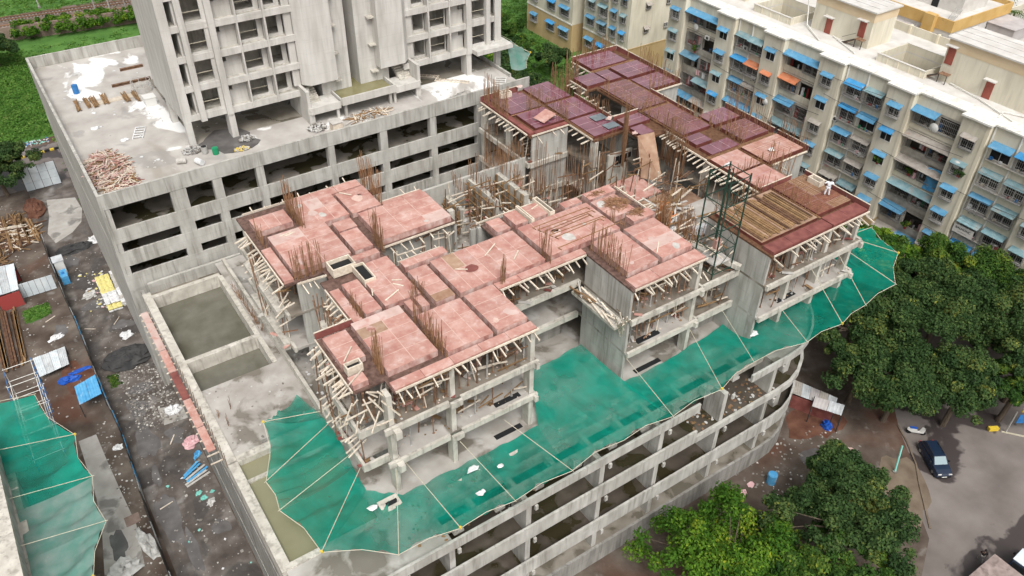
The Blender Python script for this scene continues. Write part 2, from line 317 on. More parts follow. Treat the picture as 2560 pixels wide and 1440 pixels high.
mat('skin', [(.16,.08,.05)], rough=.6)
mat('hair', [(.01,.009,.008)], rough=.6)
mat('work_white', [(0.3, (.60,.63,.67)), (0.7, (.74,.77,.80))], 6, Z, .9)
mat('car_paint', [(.012,.022,.045)], rough=.22, spec=.6)
mat('glass_pale', [(.20,.27,.29)], rough=.06, spec=.8)
mat('glass_dark', [(.01,.012,.014)], rough=.08, spec=.6)
mat('tyre', [(.012,.012,.012)], rough=.85)
mat('chrome', [(.5,.5,.5)], rough=.3, metallic=.8)
def leafmat(name, c):
    mt, t, b = nodes_of(name); N = t.nodes; L = t.links
    at_ = N.new('ShaderNodeAttribute'); at_.attribute_name = 'tint'
    rp = N.new('ShaderNodeValToRGB'); L.new(at_.outputs['Fac'], rp.inputs['Fac'])
    el = rp.color_ramp.elements; el[0].color = (*c[0], 1); el[0].position = 0; el[1].color = (*c[-1], 1); el[1].position = 1
    for i in range(1, len(c)-1):
        e = el.new(i/(len(c)-1)); e.color = (*c[i], 1)
    L.new(rp.outputs[0], b.inputs['Base Color']); b.inputs['Roughness'].default_value = .75; b.inputs['Specular IOR Level'].default_value = .08
    tr = N.new('ShaderNodeBsdfTranslucent'); L.new(rp.outputs[0], tr.inputs['Color'])
    ms = N.new('ShaderNodeMixShader'); ms.inputs[0].default_value = .25
    out = N['Material Output']; L.new(b.outputs[0], ms.inputs[1]); L.new(tr.outputs[0], ms.inputs[2]); L.new(ms.outputs[0], out.inputs['Surface'])
leafmat('leaf_dark', [(.026,.055,.019), (.042,.083,.026), (.064,.11,.034), (.10,.14,.042), (.21,.22,.045)])
leafmat('leaf_mid', [(.024,.06,.014), (.042,.095,.018), (.068,.13,.024), (.12,.18,.03), (.24,.25,.03)])
leafmat('leaf_bright', [(.035,.095,.012), (.06,.14,.016), (.095,.19,.02), (.16,.25,.025), (.30,.33,.03)])
leafmat('leaf_field', [(.05,.13,.02), (.075,.17,.028), (.10,.21,.038), (.15,.25,.05), (.21,.27,.08)])
# green shade net: woven cloth you can partly see through
def netmat(name, c1, c2, a_lo, a_hi, dust):
    mt, t, b = nodes_of(name); N = t.nodes; L = t.links
    geo = N.new('ShaderNodeNewGeometry')
    n = N.new('ShaderNodeTexNoise'); n.inputs['Scale'].default_value = .9; n.inputs['Detail'].default_value = 9
    L.new(geo.outputs['Position'], n.inputs['Vector'])
    rp = N.new('ShaderNodeValToRGB'); L.new(n.outputs['Fac'], rp.inputs['Fac'])
    el = rp.color_ramp.elements; el[0].position = .35; el[0].color = (*c1, 1); el[1].position = .7; el[1].color = (*c2, 1)
    e = el.new(.8); e.color = (*dust, 1)
    L.new(rp.outputs[0], b.inputs['Base Color']); b.inputs['Roughness'].default_value = .7; b.inputs['Specular IOR Level'].default_value = .15
    n2 = N.new('ShaderNodeTexNoise'); n2.inputs['Scale'].default_value = .22; n2.inputs['Detail'].default_value = 3
    L.new(geo.outputs['Position'], n2.inputs['Vector'])
    mr = N.new('ShaderNodeMapRange'); mr.inputs['From Min'].default_value = .3; mr.inputs['From Max'].default_value = .7
    mr.inputs['To Min'].default_value = a_lo; mr.inputs['To Max'].default_value = a_hi
    L.new(n2.outputs['Fac'], mr.inputs['Value'])
    tr = N.new('ShaderNodeBsdfTransparent'); ms = N.new('ShaderNodeMixShader')
    tl = N.new('ShaderNodeBsdfTranslucent'); L.new(rp.outputs[0], tl.inputs['Color'])
    m1 = N.new('ShaderNodeMixShader'); m1.inputs[0].default_value = .35; L.new(b.outputs[0], m1.inputs[1]); L.new(tl.outputs[0], m1.inputs[2])
    n3 = N.new('ShaderNodeTexNoise'); n3.inputs['Scale'].default_value = .55; n3.inputs['Detail'].default_value = 3; n3.inputs['Distortion'].default_value = .5
    L.new(geo.outputs['Position'], n3.inputs['Vector']); bp = N.new('ShaderNodeBump'); bp.inputs['Strength'].default_value = .5; bp.inputs['Distance'].default_value = .4
    L.new(n3.outputs['Fac'], bp.inputs['Height']); L.new(bp.outputs[0], b.inputs['Normal']); L.new(bp.outputs[0], tl.inputs['Normal'])
    L.new(mr.outputs[0], ms.inputs[0]); L.new(tr.outputs[0], ms.inputs[1]); L.new(m1.outputs[0], ms.inputs[2])
    L.new(ms.outputs[0], N['Material Output'].inputs['Surface'])
netmat('net_green', (.001,.32,.225), (.004,.40,.29), .45, .86, (.07,.46,.36))
netmat('net_pale', (.16,.36,.30), (.30,.42,.38), .70, .9, (.42,.47,.45))
netmat('net_deep', (.001,.30,.21), (.004,.38,.275), .6, .93, (.06,.43,.34))
# ================================================================== the setting
def sheet(name, pts, z, mt, kind='structure', **kw):
    b = MB(); n = len(pts)
    a = sum(pts[i][0]*pts[(i+1) % n][1]-pts[(i+1) % n][0]*pts[i][1] for i in range(n))
    if a < 0: pts = pts[::-1]
    b.add([(x, y, z) for x, y in pts], [tuple(range(n))])
    return b.build(name, mt, kind=kind, **kw)
def oval(cx, cy, rx, ry, n=22, jit=.22, seed=1, rot=0):
    q = random.Random(seed); pts = []; ph = [q.uniform(0, 6.28) for _ in range(4)]
    for i in range(n):
        a = 2*math.pi*i/n
        k = 1+jit*(math.sin(2*a+ph[0])*.5+math.sin(3*a+ph[1])*.4+math.sin(5*a+ph[2])*.35)+q.uniform(-jit, jit)*.3
        x, y = math.cos(a)*rx*k, math.sin(a)*ry*k
        pts.append((cx+x*math.cos(rot)-y*math.sin(rot), cy+x*math.sin(rot)+y*math.cos(rot)))
    return pts
sheet('ground', [(-700, -500), (900, -500), (900, 900), (-700, 900)], 0, 'ground_dirt')
sheet('grass_field', [(-300, 141.5), (51, 141.5), (51, 113), (90, 100), (240, 128), (500, 300), (500, 800), (-300, 800)], .004, 'grass_field')
sheet('side_road', [(-60, 126), (6.5, 126), (6.5, 139), (-60, 141)], .006, 'road')
sheet('railway_bed', [(-80, 206), (-80, 197), (20, 193.5), (140, 178), (140, 188), (20, 204)], .02, 'ballast')
sheet('alley', [(-1.4, 45), (4.9, 35), (4.9, 126), (-1.2, 126), (-1.6, 110)], .004, 'alley_mud')
sheet('road', [(36, -30), (52.5, 12.5), (57.6, 15), (61, 19.3), (64, 21.2), (67, 25), (73, 31), (92, 60), (110, 60), (110, -30)], .008, 'road')
sheet('verge', oval(60.8, 19.9, 2.0, 4.6, 24, .2, 4, -.75), .012, 'verge')
# kerb stones along the verge
kb = MB()
kp = [(58.6, 15.6), (60.6, 17.6), (62.4, 19.4), (64.2, 21.0), (65.9, 23.2), (67.2, 25.3)]
for i in range(len(kp)-1): kb.beam((*kp[i], .06), (*kp[i+1], .06), .16, .12)
kb.build('kerb', 'verge', kind='structure')
kb = MB()
for i in range(9):
    kb.beam((-.5+i*.72, 136.4+.04*i, .12), (.1+i*.72, 136.42+.04*i, .12), .35, .3, mi=i % 2)
kb.build('road_kerb', ['yellow_paint', 'black'], kind='structure')
# concrete pads, patches of bare red soil, standing water
sheet('concrete_pad', [(.6, 121.3), (2.2, 120.6), (4.2, 119.8), (4.4, 116), (3.6, 112.6), (2.0, 110.5), (-.4, 109), (-.9, 112), (.1, 116.5)], .010, 'concrete_pad')
sheet('concrete_path', [(-5.3, 70.5), (-3.6, 70.5), (-3.5, 67.0), (-3.3, 62.4), (-3.0, 57), (-3.5, 52.0), (-6.7, 53.0), (-5.9, 57.5), (-5.4, 62.0)], .012, 'concrete_pad')
sheet('concrete_pad', [(2.7, 70.7), (5.0, 69.9), (5.0, 67.6), (2.6, 67.9)], .012, 'concrete_pad')
sheet('red_soil', oval(-3.3, 80.0, 1.6, 3.2, 18, .3, 9), .009, 'mud_red')
sheet('red_soil', oval(60, 30.5, 3.2, 2.3, 18, .3, 12), .009, 'mud_red')
for i, (x, y, rx, ry, s) in enumerate([(.5, 66.6, .95, 2.6, 3), (2.0, 74.7, 1.5, .8, 5), (-.2, 55.9, .9, 3.6, 8), (3.5, 52.4, .8, .9, 11), (.1, 61.6, .35, 1.6, 14),
                                       (1.6, 92.6, 1.8, 1.2, 21), (.9, 72.0, .9, 1.6, 41), (3.2, 66.0, .9, 1.2, 42), (.6, 51.2, .5, 2.6, 43), (3.1, 86.8, 1.2, .9, 44), (.4, 103.5, .9, 1.5, 45), (-3.4, 89.6, .8, 1.2, 46), (56.5, 27.5, 1.6, 1.0, 47), (-4.9, 55.4, .7, 2.0, 31)]):
    sheet('puddle', oval(x, y, rx, ry, 24, .28, s), .016, 'puddle_water', kind='structure')
sheet('grass_patch', oval(-5.2, 94.7, 1.5, 1.5, 18, .25, 22), .01, 'grass_field')
# ------------------------------------------------------------------ railway
rl = thing('railway_track', 'twin rusty rails on brown ballast beyond the green hedge', 'railway', (20, 197, .02))
def rail_y(x, k): return 199.2-.105*(x-6)-.0003*(x-6)**2+k
for k in (0, 1.6, 5.0, 6.6):
    b = MB(); xs = [-60+5*i for i in range(36)]
    for i in range(len(xs)-1): b.beam((xs[i], rail_y(xs[i], k-3.0), .3), (xs[i+1], rail_y(xs[i+1], k-3.0), .3), .16, .26)
    b.build('rail', 'rust_steel', rl)
b = MB()
for i in range(110):
    x = -10+i*.65
    for k in (.8, 5.8): b.box(x-.14, x+.14, rail_y(x, k-3.0)-1.3, rail_y(x, k-3.0)+1.3, .02, .17)
b.build('sleepers', 'stone', rl, kind='stuff')
for i, (x, y, h, lab) in enumerate([(14, 205.8, 8, 'thin grey railway mast standing on the far side of the tracks'), (23.6, 195, 7, 'slim rusty post beside the rails near the bushes'),
                                    (26.1, 192.2, 9, 'thick pale grey mast between the rails and the hedge'), (29.3, 192.4, 9, 'grey mast next to the unfinished tower by the rails')]):
    t = thing('railway_mast', lab, 'mast', (x, y, 0))
    MB().tube((x, y, 0), (x, y, h), .14, 8, .1).build('post', 'grey_steel', t)
    MB().box(x-.3, x+.3, y-.3, y+.3, 0, .4).build('footing', 'stone', t)
    MB().beam((x, y, h-.8), (x+1.8, y+1, h-.5), .08).build('bracket', 'grey_steel', t)
# ================================================================== unfinished tower on its car-park podium
TW = thing('unfinished_tower', 'bare grey concrete tower rising from a wide car park podium', 'tower', (28, 92, 0))
PX0, PX1, PY0, PY1, PT = 4.2, 52.6, 73.7, 111.0, 24.5
C = 'concrete'; CT = 'concrete_tower'
def tb(name, x0, x1, y0, y1, z0, z1, mt=C): return box(name, TW, x0, x1, y0, y1, z0, z1, mt)
# floors
tb('terrace_slab', PX0+.25, PX1-.02, PY0+.25, PY1-.25, 22.85, 23.1, 'terrace_floor')
for z in (19.55, 16.8): tb('floor_slab', PX0+.25, PX1-.1, PY0+.22, PY1-.3, z-.3, z, 'wet_floor')
tb('floor_slab', PX0+.25, PX1-.1, PY0+.3, PY1-.3, 13.6, 13.9, 'wet_floor')
# front bands
for z0, z1 in ((22.9, 24.5), (19.0, 20.55), (16.25, 17.9), (13.3, 15.25)):
    tb('parapet_band', PX0+.28, PX1, PY0, PY0+.22, z0, z1)
for x0, x1 in ((4.5, 4.95), (10.5, 12.0), (14.6, 15.5), (19.0, 19.8), (26.8, 27.55), (32.9, 33.75), (39.1, 39.9), (45.3, 46.1), (51.7, 52.5)):
    tb('column', x0, x1, PY0+.03, PY0+.75, 13.9, 22.85)
for x in (9, 16, 23, 30, 37, 44, 50):
    for y in (81.5, 90, 99, 107): tb('column', x-.35, x+.35, y-.35, y+.35, 13.9, 22.85, 'concrete')
for x0, x1, y in ((6.5, 8.5, 90), (28, 31, 86), (37, 39, 92)): tb('core_wall', x0, x1, y, y+.25, 13.9, 22.85, 'concrete_dark')
# side wall to the alley, in lifts
for z0, z1, dx in ((0, 6.0, .10), (6.0, 9.9, .06), (9.9, 13.9, .03), (13.9, 17.2, .0), (17.2, 20.6, .02), (20.6, 24.5, .0)):
    tb('side_wall', PX0+dx, PX0+.28, PY0-.05, PY1, z0, z1)
tb('back_parapet', PX0+.28, PX1, PY1-.25, PY1, 22.7, 24.5)
for z0, z1 in ((19.0, 20.4), (16.2, 17.7), (0, 15)): tb('back_band', PX0+.28, PX1, PY1-.25, PY1, z0, z1)
tb('end_wall', PX1-.3, PX1-.05, PY0+.25, PY1-.25, 0, 15)
for z0, z1 in ((19.0, 20.4), (16.2, 17.7)): tb('end_band', PX1-.3, PX1-.05, PY0+.25, PY1-.25, z0, z1)
tb('end_kerb', PX1-.3, PX1-.05, 77.5, PY1-.25, 22.7, 23.5)
tb('front_wall_low', PX0+.28, PX1-.3, PY0+.05, PY0+.3, 0, 13.3)
# ---------------- tower body
FY = 80.9
LV = [26.45+3.05*k for k in range(7)]          # top of slab edge beams
def mir(x, s): return x if s > 0 else 68.0-x
def tbx(name, s, xa, xb, y0, y1, z0, z1, mt=CT):
    a, b_ = mir(xa, s), mir(xb, s); return tb(name, min(a, b_), max(a, b_), y0, y1, z0, z1, mt)
TOP = 46.5
for s in (1, -1):
    # side wall and corner panel hang from the first floor up
    tbx('side_wall', s, 14.7, 14.98, FY+.02, 92, 25.85, TOP)
    tbx('corner_panel', s, 14.98, 15.6, FY, FY+.3, 25.85, TOP)
    for y in (FY-.02, 87.4): tbx('column', s, 14.75, 15.4, y, y+.7, 23.1, 25.85)
    tbx('column', s, 19.15, 19.8, FY-.3, FY+1.1, 23.1, 25.75)
    tbx('wall_column', s, 27.15, 27.5, 78.8, 84.5, 23.1, 26.9)
    tbx('column', s, 23.5, 24.1, 87.5, 88.2, 23.1, 25.8, 'concrete_dark')
    tbx('fin', s, 16.4, 17.0, FY-.32, FY+.25, 25.7, TOP)
    tbx('fin', s, 19.12, 19.75, FY-.42, FY+.3, 25.75, TOP)
    tbx('thin_fin', s, 21.85, 22.0, FY-.3, FY+.5, 26.0, TOP)
    tbx('thin_fin', s, 24.62, 24.8, FY-.34, FY+.5, 25.8, TOP)
    tbx('end_panel', s, 26.75, 27.5, FY+.02, FY+.3, 26.9, TOP)
    for k, z in enumerate(LV):
        tbx('floor_slab', s, 15.0, 28.2, FY+.3, 91.5, z-.3, z-.1, 'concrete_white')  # room floors paler, to imitate daylight falling on them
        tbx('edge_beam', s, 15.62, 16.4, FY+.02, FY+.25, z-.62, z+.02)
        tbx('edge_beam', s, 17.0, 19.12, FY-.02, FY+.25, z-.66, z)
        tbx('edge_beam', s, 19.75, 28.2, FY-.22, FY+.1, z-.68, z-.02)
        tbx('balcony_slab', s, 19.75, 27.4, FY-.1, FY+.9, z-.35, z-.12, 'slab_floor')
        # upstands, jambs and recessed wall around each window opening
        tbx('sill', s, 17.0, 19.12, FY+.05, FY+.2, z, z+.2)
        tbx('jamb', s, 18.75, 19.12, FY+.06, FY+.26, z+.2, z+2.38)
        for xa, xb in ((22.0, 24.62), (24.8, 26.75)):
            tbx('sill', s, xa, xb, FY+.72, FY+.9, z-.1, z+.16)
            tbx('lintel', s, xa, xb, FY+.72, FY+.9, z+2.15, z+2.4)
            tbx('jamb', s, xb-.5, xb, FY+.74, FY+.92, z+.16, z+2.15)
            tbx('jamb', s, xa, xa+.12, FY+.74, FY+.92, z+.16, z+2.15)
        tbx('duct_wall', s, 20.35, 21.85, FY+.62, FY+.8, z-.1, z+2.4)
        tbx('duct_lintel', s, 19.75, 20.35, FY+.62, FY+.8, z-.1, z+1.5)
        # rooms, paler concrete stands in for light reaching inside
        tbx('room_wall', s, 16.2, 16.38, FY+.3, 90, z-.1, z+2.75, 'concrete_tower')
        tbx('room_wall', s, 19.75, 19.95, FY+1.0, 90, z-.1, z+2.75, 'concrete_tower')
        tbx('room_wall', s, 24.55, 24.75, FY+1.0, 90, z-.1, z+2.75, 'concrete_tower')
        tbx('block_wall', s, 15.0, 27.5, 84.2, 84.4, z-.1, z+2.75, 'concrete_white')
        # prop rails across the openings
        bar('guard_rail', TW, (mir(17.1, s), FY+.2, z+1.1), (mir(18.7, s), FY+.2, z+1.1), .05, .05, 'pole_cane')
        bar('guard_rail', TW, (mir(22.3, s), FY+.7, z+1.0), (mir(24.0, s), FY+.7, z+1.0), .05, .05, 'pole_cane')
    # projecting lift-shaft wall with chamfered flank
    b = MB(); pts = [(27.55, 80.75), (28.3, 79.95), (31.4, 79.95), (31.4, 84.6), (27.55, 84.6)]
    b.prism([(mir(x, s), y) for x, y in pts], 26.95, TOP); b.build('shaft_wall', CT, TW)
    tbx('lobby_wall', s, 31.4, 33.45, 81.3, 84.6, 23.1, TOP)
    tbx('shaft_lower', s, 29.9, 31.4, 81.2, 84.6, 23.1, 26.95, CT)
    for k, z in enumerate(LV): tbx('window_hood', s, 31.4, 32.15, 80.6, 81.3, z-.05, z+.1, 'concrete_white')
    # stair flight under the shaft
    st = link(bpy.data.objects.new('stair', None), TW, (mir(28.4, s), 80.5, 25.2))
    for i in range(8):
        a, b_ = mir(27.6, s), mir(29.1, s)
        box('step', st, min(a, b_), max(a, b_), 80.0+.3*i, 80.3+.3*i, 24.95+.17*i-.3, 25.12+.17*i, 'concrete_white')
    # canopy with two posts
    tbx('canopy', s, 27.2, 30.75, 78.6, 81.2, 24.75, 25.0, CT)
    b = MB(); b.prism([(mir(x, s), y) for x, y in [(27.1, 78.9), (27.4, 78.55), (30.8, 78.55), (30.8, 78.75), (27.5, 78.75), (27.3, 78.95)]], 24.3, 25.05); b.build('canopy_rim', CT, TW)
    for x in (27.6, 30.5): tbx('post', s, x-.15, x+.15, 78.8, 79.1, 23.1, 24.75)
    tbx('ground_wall', s, 28.2, 30.0, 81.0, 81.2, 23.1, 24.75, 'concrete_dark')
tb('lobby_back_wall', 33.45, 34.55+1.0, 84.45, 84.7, 23.1, TOP, CT)
tb('lobby_back_wall', 35.55, 37.5, 84.43, 84.68, 23.1, TOP, CT)
for k in range(7): tb('pour_joint', 33.46, 34.54, 84.425, 84.44, 24.6+3.05*k, 24.66+3.05*k, 'concrete_dark')
for i, (x0, x1, h) in enumerate(((35.0, 35.14, .7), (35.17, 35.3, .95), (35.33, 35.46, .9), (35.49, 35.62, .8))): tb('red_mark', x0, x1, 84.36, 84.42, 26.4, 26.4+h, 'red_paint')
tb('red_mark', 35.0, 35.62, 84.34, 84.42, 26.2, 26.7, 'red_paint')
# flooded canopy roof between the two shafts
tb('tank_floor', 31.0, 37.4, 78.5, 84.4, 24.75, 24.95, C)
tb('tank_water', 31.2, 37.2, 78.7, 84.35, 24.95, 25.12, 'olive_water')
tb('tank_rim', 30.9, 37.5, 78.3, 78.5, 24.6, 25.45, CT); tb('tank_rim', 37.3, 37.5, 78.5, 83.8, 24.6, 25.45, CT); tb('tank_rim', 30.85, 31.0, 78.5, 81.2, 24.6, 25.3, CT)
for x in (31.4, 36.9): tb('post', x-.15, x+.15, 78.7, 79.0, 23.1, 24.75)
# projecting corner balcony at the far end
tb('corner_balcony', 48.9, 54.0, 79.3, 84.5, 25.85, 26.35, CT)
tb('room_floor_wet', 15.5, 52.5, 81.2, 100, 23.102, 23.112, 'damp_floor')
tb('roof_slab', 15, 53, FY+.3, 92, TOP-.05, TOP+.2, CT)
tb('rear_wall', 15, 53, 91.6, 91.9, 25.9, TOP, CT)
sheet_pts = oval(18.5, 80.2, 3.0, 2.6, 22, .25, 5)
MB().add([(x, y, 23.118) for x, y in sheet_pts], [tuple(range(22))]).build('puddle', 'puddle_water', TW)
# ================================================================== unfinished building with pink and red roof formwork
UB = thing('unfinished_building', 'half built concrete block with pink and red plywood roof formwork on a curved podium', 'building', (33, 50, 0))
def ub(name, x0, x1, y0, y1, z0, z1, mt=C, parent=None): return box(name, parent or UB, x0, x1, y0, y1, z0, z1, mt)
OUT = [(5.0, 30.2), (51, 30.2), (53, 30.35), (54.8, 30.9), (56.4, 31.8), (57.8, 33.0), (59.4, 35.0), (61, 37.6), (62.3, 41), (63, 45), (63.2, 50), (63.2, 73)]
def inset(pts, d):
    r = []
    for i, (x, y) in enumerate(pts):
        a = Vector(pts[max(i-1, 0)]); c = Vector(pts[min(i+1, len(pts)-1)]); t_ = (c-a).normalized(); n = Vector((-t_.y, t_.x))
        r.append((x+n.x*d, y+n.y*d))
    return r
def ribbon(name, pts, z0, z1, th, mt, d0=0.0):
    a = inset(pts, d0); b_ = inset(pts, d0+th); m_ = MB(); rr = []
    for p, q in zip(a, b_): rr.append([(p[0], p[1], z0), (q[0], q[1], z0), (q[0], q[1], z1), (p[0], p[1], z1)])
    m_.rings(rr)
    m_.f = [f[::-1] for f in m_.f]
    return m_.build(name, mt, UB)
def cutx(x0, x1):
    """piece of the outline between two x on the straight run"""
    return [(x0, 30.2)] + [(x1, 30.2)]
CURVE = [p for p in OUT if p[0] >= 51][:9]
# podium floors
inn = inset(OUT, .3)
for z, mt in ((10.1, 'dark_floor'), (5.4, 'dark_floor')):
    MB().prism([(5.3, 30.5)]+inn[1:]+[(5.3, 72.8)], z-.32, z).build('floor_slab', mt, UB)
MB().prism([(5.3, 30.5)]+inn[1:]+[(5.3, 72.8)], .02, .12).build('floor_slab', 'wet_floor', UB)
MB().prism([(12.6, 33.9), (58.4, 33.9), (60.2, 36.4)]+[p for p in inn if p[1] > 37]+[(12.6, 72.8)], 13.6, 14.0).build('deck_slab', 'slab_floor', UB)
ub('deck_slab', 12.6, 16.2, 30.45, 33.9, 13.6, 14.0, 'slab_floor')
MB().prism([(49.9, 30.5)]+[p for p in inn if p[0] > 50 and p[1] < 33.8]+[(58.4, 33.9), (49.9, 33.9)], 13.6, 14.0).build('deck_slab', 'slab_floor', UB)
for y0, y1 in ((31.9, 32.25), (33.55, 33.89)): ub('deck_beam', 16.2, 49.9, y0, y1, 13.2, 14.12, 'concrete_white')
for i, x in enumerate((19.0, 22.6, 26.4, 30.0, 33.4, 36.4, 40.0, 43.8, 47.0)): ub('cross_beam', x-.2, x+.2, 32.25, 33.55, 13.3, 14.05, 'concrete_white')
for i, x in enumerate((17.0, 20.6, 24.2, 27.9, 31.5, 34.9, 38.4, 42.0, 45.5)):
    ub('louvre_post', x-.5, x-.42, 31.1, 31.8, 14.0, 14.9, 'concrete_white')
    for k in range(5): ub('louvre', x-.42, x+.4, 31.15+.13*k, 31.2+.13*k, 14.0-.2, 14.1, 'grey_ply')
for x in (18.2, 23.6, 28.6, 34.2, 39.6, 45.0, 52.0): ub('deck_kerb', x, x+3.0, 34.7, 34.95, 14.0, 14.35, 'concrete_white')
# parapet bands along the street front
ribbon('parapet_band', cutx(5, 40.2), 13.75, 14.7, .22, C)
ribbon('parapet_band', cutx(46.5, 51)[:1]+CURVE, 13.75, 14.55, .22, C)
ribbon('parapet_band', cutx(5, 40.5), 9.6, 11.15, .2, C)
ribbon('slab_edge', cutx(40.52, 51)[:1]+CURVE, 9.55, 10.25, .3, C)
ribbon('parapet_band', [(5, 30.2)]+CURVE, 4.85, 6.5, .2, C)
ribbon('parapet_band', [(5, 30.2)]+CURVE, 0, 2.3, .25, 'concrete_dark')
ribbon('planter_ledge', [(5, 30.2)]+CURVE, 2.05, 2.25, 1.1, 'damp_floor', .25)
ribbon('parapet_band', [(5, 30.2)]+CURVE, 0, 2.75, .25, C, 1.36)
for x in (5.6, 11.9, 16.0, 22.8, 30.0, 36.4, 43.8, 50.2):
    ub('wall_column', x-.24, x+.24, 30.55, 32.5, .1, 9.55)
    ub('wall_column', x-.24, x+.24, 30.55, 32.6, 10.1, 13.6)
    for z in (13.5, 9.3, 4.7): ub('nib', x+.24, x+.5, 30.02, 30.2, z-.3, z+.2, 'concrete')
for x, y in ((53.6, 32.2), (56.9, 34.4), (60.0, 38.5)):
    ub('wall_column', x-.35, x+.35, y-.6, y+.9, .1, 9.55); ub('wall_column', x-.35, x+.35, y-.6, y+.9, 10.1, 13.6)
for x in range(9, 62, 7):
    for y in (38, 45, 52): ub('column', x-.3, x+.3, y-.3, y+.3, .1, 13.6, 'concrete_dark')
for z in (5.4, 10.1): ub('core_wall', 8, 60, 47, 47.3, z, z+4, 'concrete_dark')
# side wall to the alley with shutter board lifts
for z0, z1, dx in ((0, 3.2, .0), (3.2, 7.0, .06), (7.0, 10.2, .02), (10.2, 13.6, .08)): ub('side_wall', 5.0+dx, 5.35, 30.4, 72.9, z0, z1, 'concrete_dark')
# ---------------- basins on the podium deck
def pw(x0, x1, y0, y1, z1=14.1, z0=12.0, mt='concrete_white'): return ub('basin_wall', x0, x1, y0, y1, z0, z1, mt)
ub('basin_floor', 5.3, 12.6, 30.5, 72.8, 11.7, 12.0, 'damp_floor')
pw(5.0, 5.75, 35.0, 46.2); pw(5.0, 5.75, 46.4, 71.5); pw(5.75, 12.4, 70.4, 70.9); pw(12.15, 12.6, 55.4, 70.4); pw(5.75, 12.15, 59.4, 59.9)
ub('basin_water', 5.75, 12.15, 59.9, 70.4, 12.0, 12.75, 'pond_water'); ub('basin_water', 5.75, 12.15, 55.4, 59.4, 12.0, 12.75, 'pond_water')
ub('deck_slab', 5.75, 12.6, 46.7, 55.4, 13.6, 14.02, 'slab_floor'); pw(5.75, 12.6, 46.0, 46.7, 14.25)
pw(5.75, 12.6, 43.9, 44.25, 13.85); pw(5.75, 12.6, 35.0, 35.5)
ub('basin_water', 5.75, 12.6, 44.25, 46.0, 12.0, 13.7, 'khaki_water'); ub('basin_water', 5.75, 12.6, 35.5, 43.9, 12.0, 13.72, 'khaki_water')
ub('deck_slab', 5.3, 12.6, 30.45, 35.0, 13.6, 14.0, 'slab_floor')
ub('gutter_wall', 5.9, 15.4, 73.0, 73.3, 12.8, 14.0, C); ub('gutter_floor', 5.3, 15.4, 70.9, 73.0, 12.0, 12.8, 'damp_floor')
b = MB(); b.box(13.2, 13.5, 46, 72, 14.0, 14.9)
b.build('deck_kerb', 'concrete_white', UB)
for y0, y1 in ((53, 57), (66, 71)): ub('deck_patch', 13.5, 15.6, y0, y1, 14.0, 14.03, 'concrete_pad')
# pink ply ledge hung outside the coping, on timber brackets
for i, (y0, y1, mt) in enumerate(((63.8, 70.2, 'pale_pink_ply'), (60.4, 63.7, 'pink_ply'), (56.4, 60.3, 'red_board'), (52.6, 56.3, 'pink_ply'), (49.5, 52.5, 'pink_ply'))):
    ub('ply_ledge', 4.2, 4.85, y0, y1, 12.9, 12.96, mt)
for i in range(24): bar('batten', UB, (4.0, 48.2+i*.95, 12.85), (5.0, 48.25+i*.95, 12.8), .08, .1, 'batten_wood')
for i in range(14): bar('batten', UB, (4.9, 46+i*1.0, 14.12), (5.1, 47.6+i*1.0, 14.15), .04, .05, 'dark_plank')
# ---------------- storeys
F1, F2, RB = 17.7, 21.3, 24.45
PINK = [(15.5, 27.6, 36.7, 43.0), (13.2, 15.5, 38.2, 43.0), (13.2, 16.2, 43.0, 44.6), (16.2, 22.3, 43.0, 50.8), (22.3, 36.4, 43.0, 48.2), (22.3, 26.7, 48.2, 49.4), (31.3, 36.4, 48.2, 50.7), (36.4, 37.2, 49.4, 50.7), (36.4, 45.2, 43.0, 49.4), (36.5, 44.6, 36.2, 43.0),
        (13.7, 22.2, 51.9, 63.4), (17, 22.2, 50.8, 51.9), (22.2, 25.4, 57.6, 63.4), (22.2, 29.8, 52.3, 57.6)]
RED = [(44.2, 49.3, 61.6, 71.3), (49.3, 53.6, 57.3, 71.3), (53.6, 57.2, 54.8, 59.5), (57.2, 61.6, 52.6, 67.0), (56.0, 61.6, 67.0, 70.3),
       (59.4, 66.4, 70.3, 74.5), (61.6, 66.4, 62.8, 70.3), (61.6, 66.2, 48.4, 55.5), (56.4, 61.6, 48.0, 52.6), (56, 60.3, 40.9, 48.0),
       (60.3, 66.2, 43.9, 48.0), (49.3, 62.1, 33.3, 40.9)]
for r in PINK+RED:
    for z in (F1, F2): ub('floor_slab', *r, z-.22, z, 'dusty_floor' if z > 20 else 'slab_floor')
for r in PINK: ub('formwork_deck', *r, 24.27, RB, 'pink_gap_shade')
for r in RED: ub('formwork_deck', *r, 24.27, RB, 'rust_trench')
ub('floor_slab', 44.2, 56.4, 43.0, 57.3, F1-.2, F1, 'slab_floor'); ub('floor_slab', 45.2, 56, 41.0, 46.5, F2-.2, F2+.05, 'slab_floor')
# bridge floors round the hoist, with a crooked beam and timber litter
for z in (F1, F2): ub('floor_slab', 44.86, 49.28, 36.4, 42.9, z-.22, z, 'dusty_floor')
for z in (F1, F2): ub('edge_beam', 44.9, 49.25, 36.15, 36.39, z-.6, z+.08, 'concrete_white')
b = MB(); b.beam((45.0, 43.2, 23.2), (48.9, 35.9, 21.9), .5, .45); b.build('inclined_beam', 'concrete_white', UB)
pile = Pile()
for i in range(60):
    x = rng.uniform(44.9, 49); y = rng.uniform(36.2, 43); z = F2+rng.uniform(.05, .5); a = rng.uniform(0, 3.14); L = rng.uniform(.8, 2.4)
    pile.bar((x, y, z), (x+math.cos(a)*L*.5, y+math.sin(a)*L, z+rng.uniform(-.1, .5)), .1, .06, rng.choice(('batten_wood', 'plank_wood', 'grey_ply', 'dark_plank')))
pile.build('loose_timber', UB)
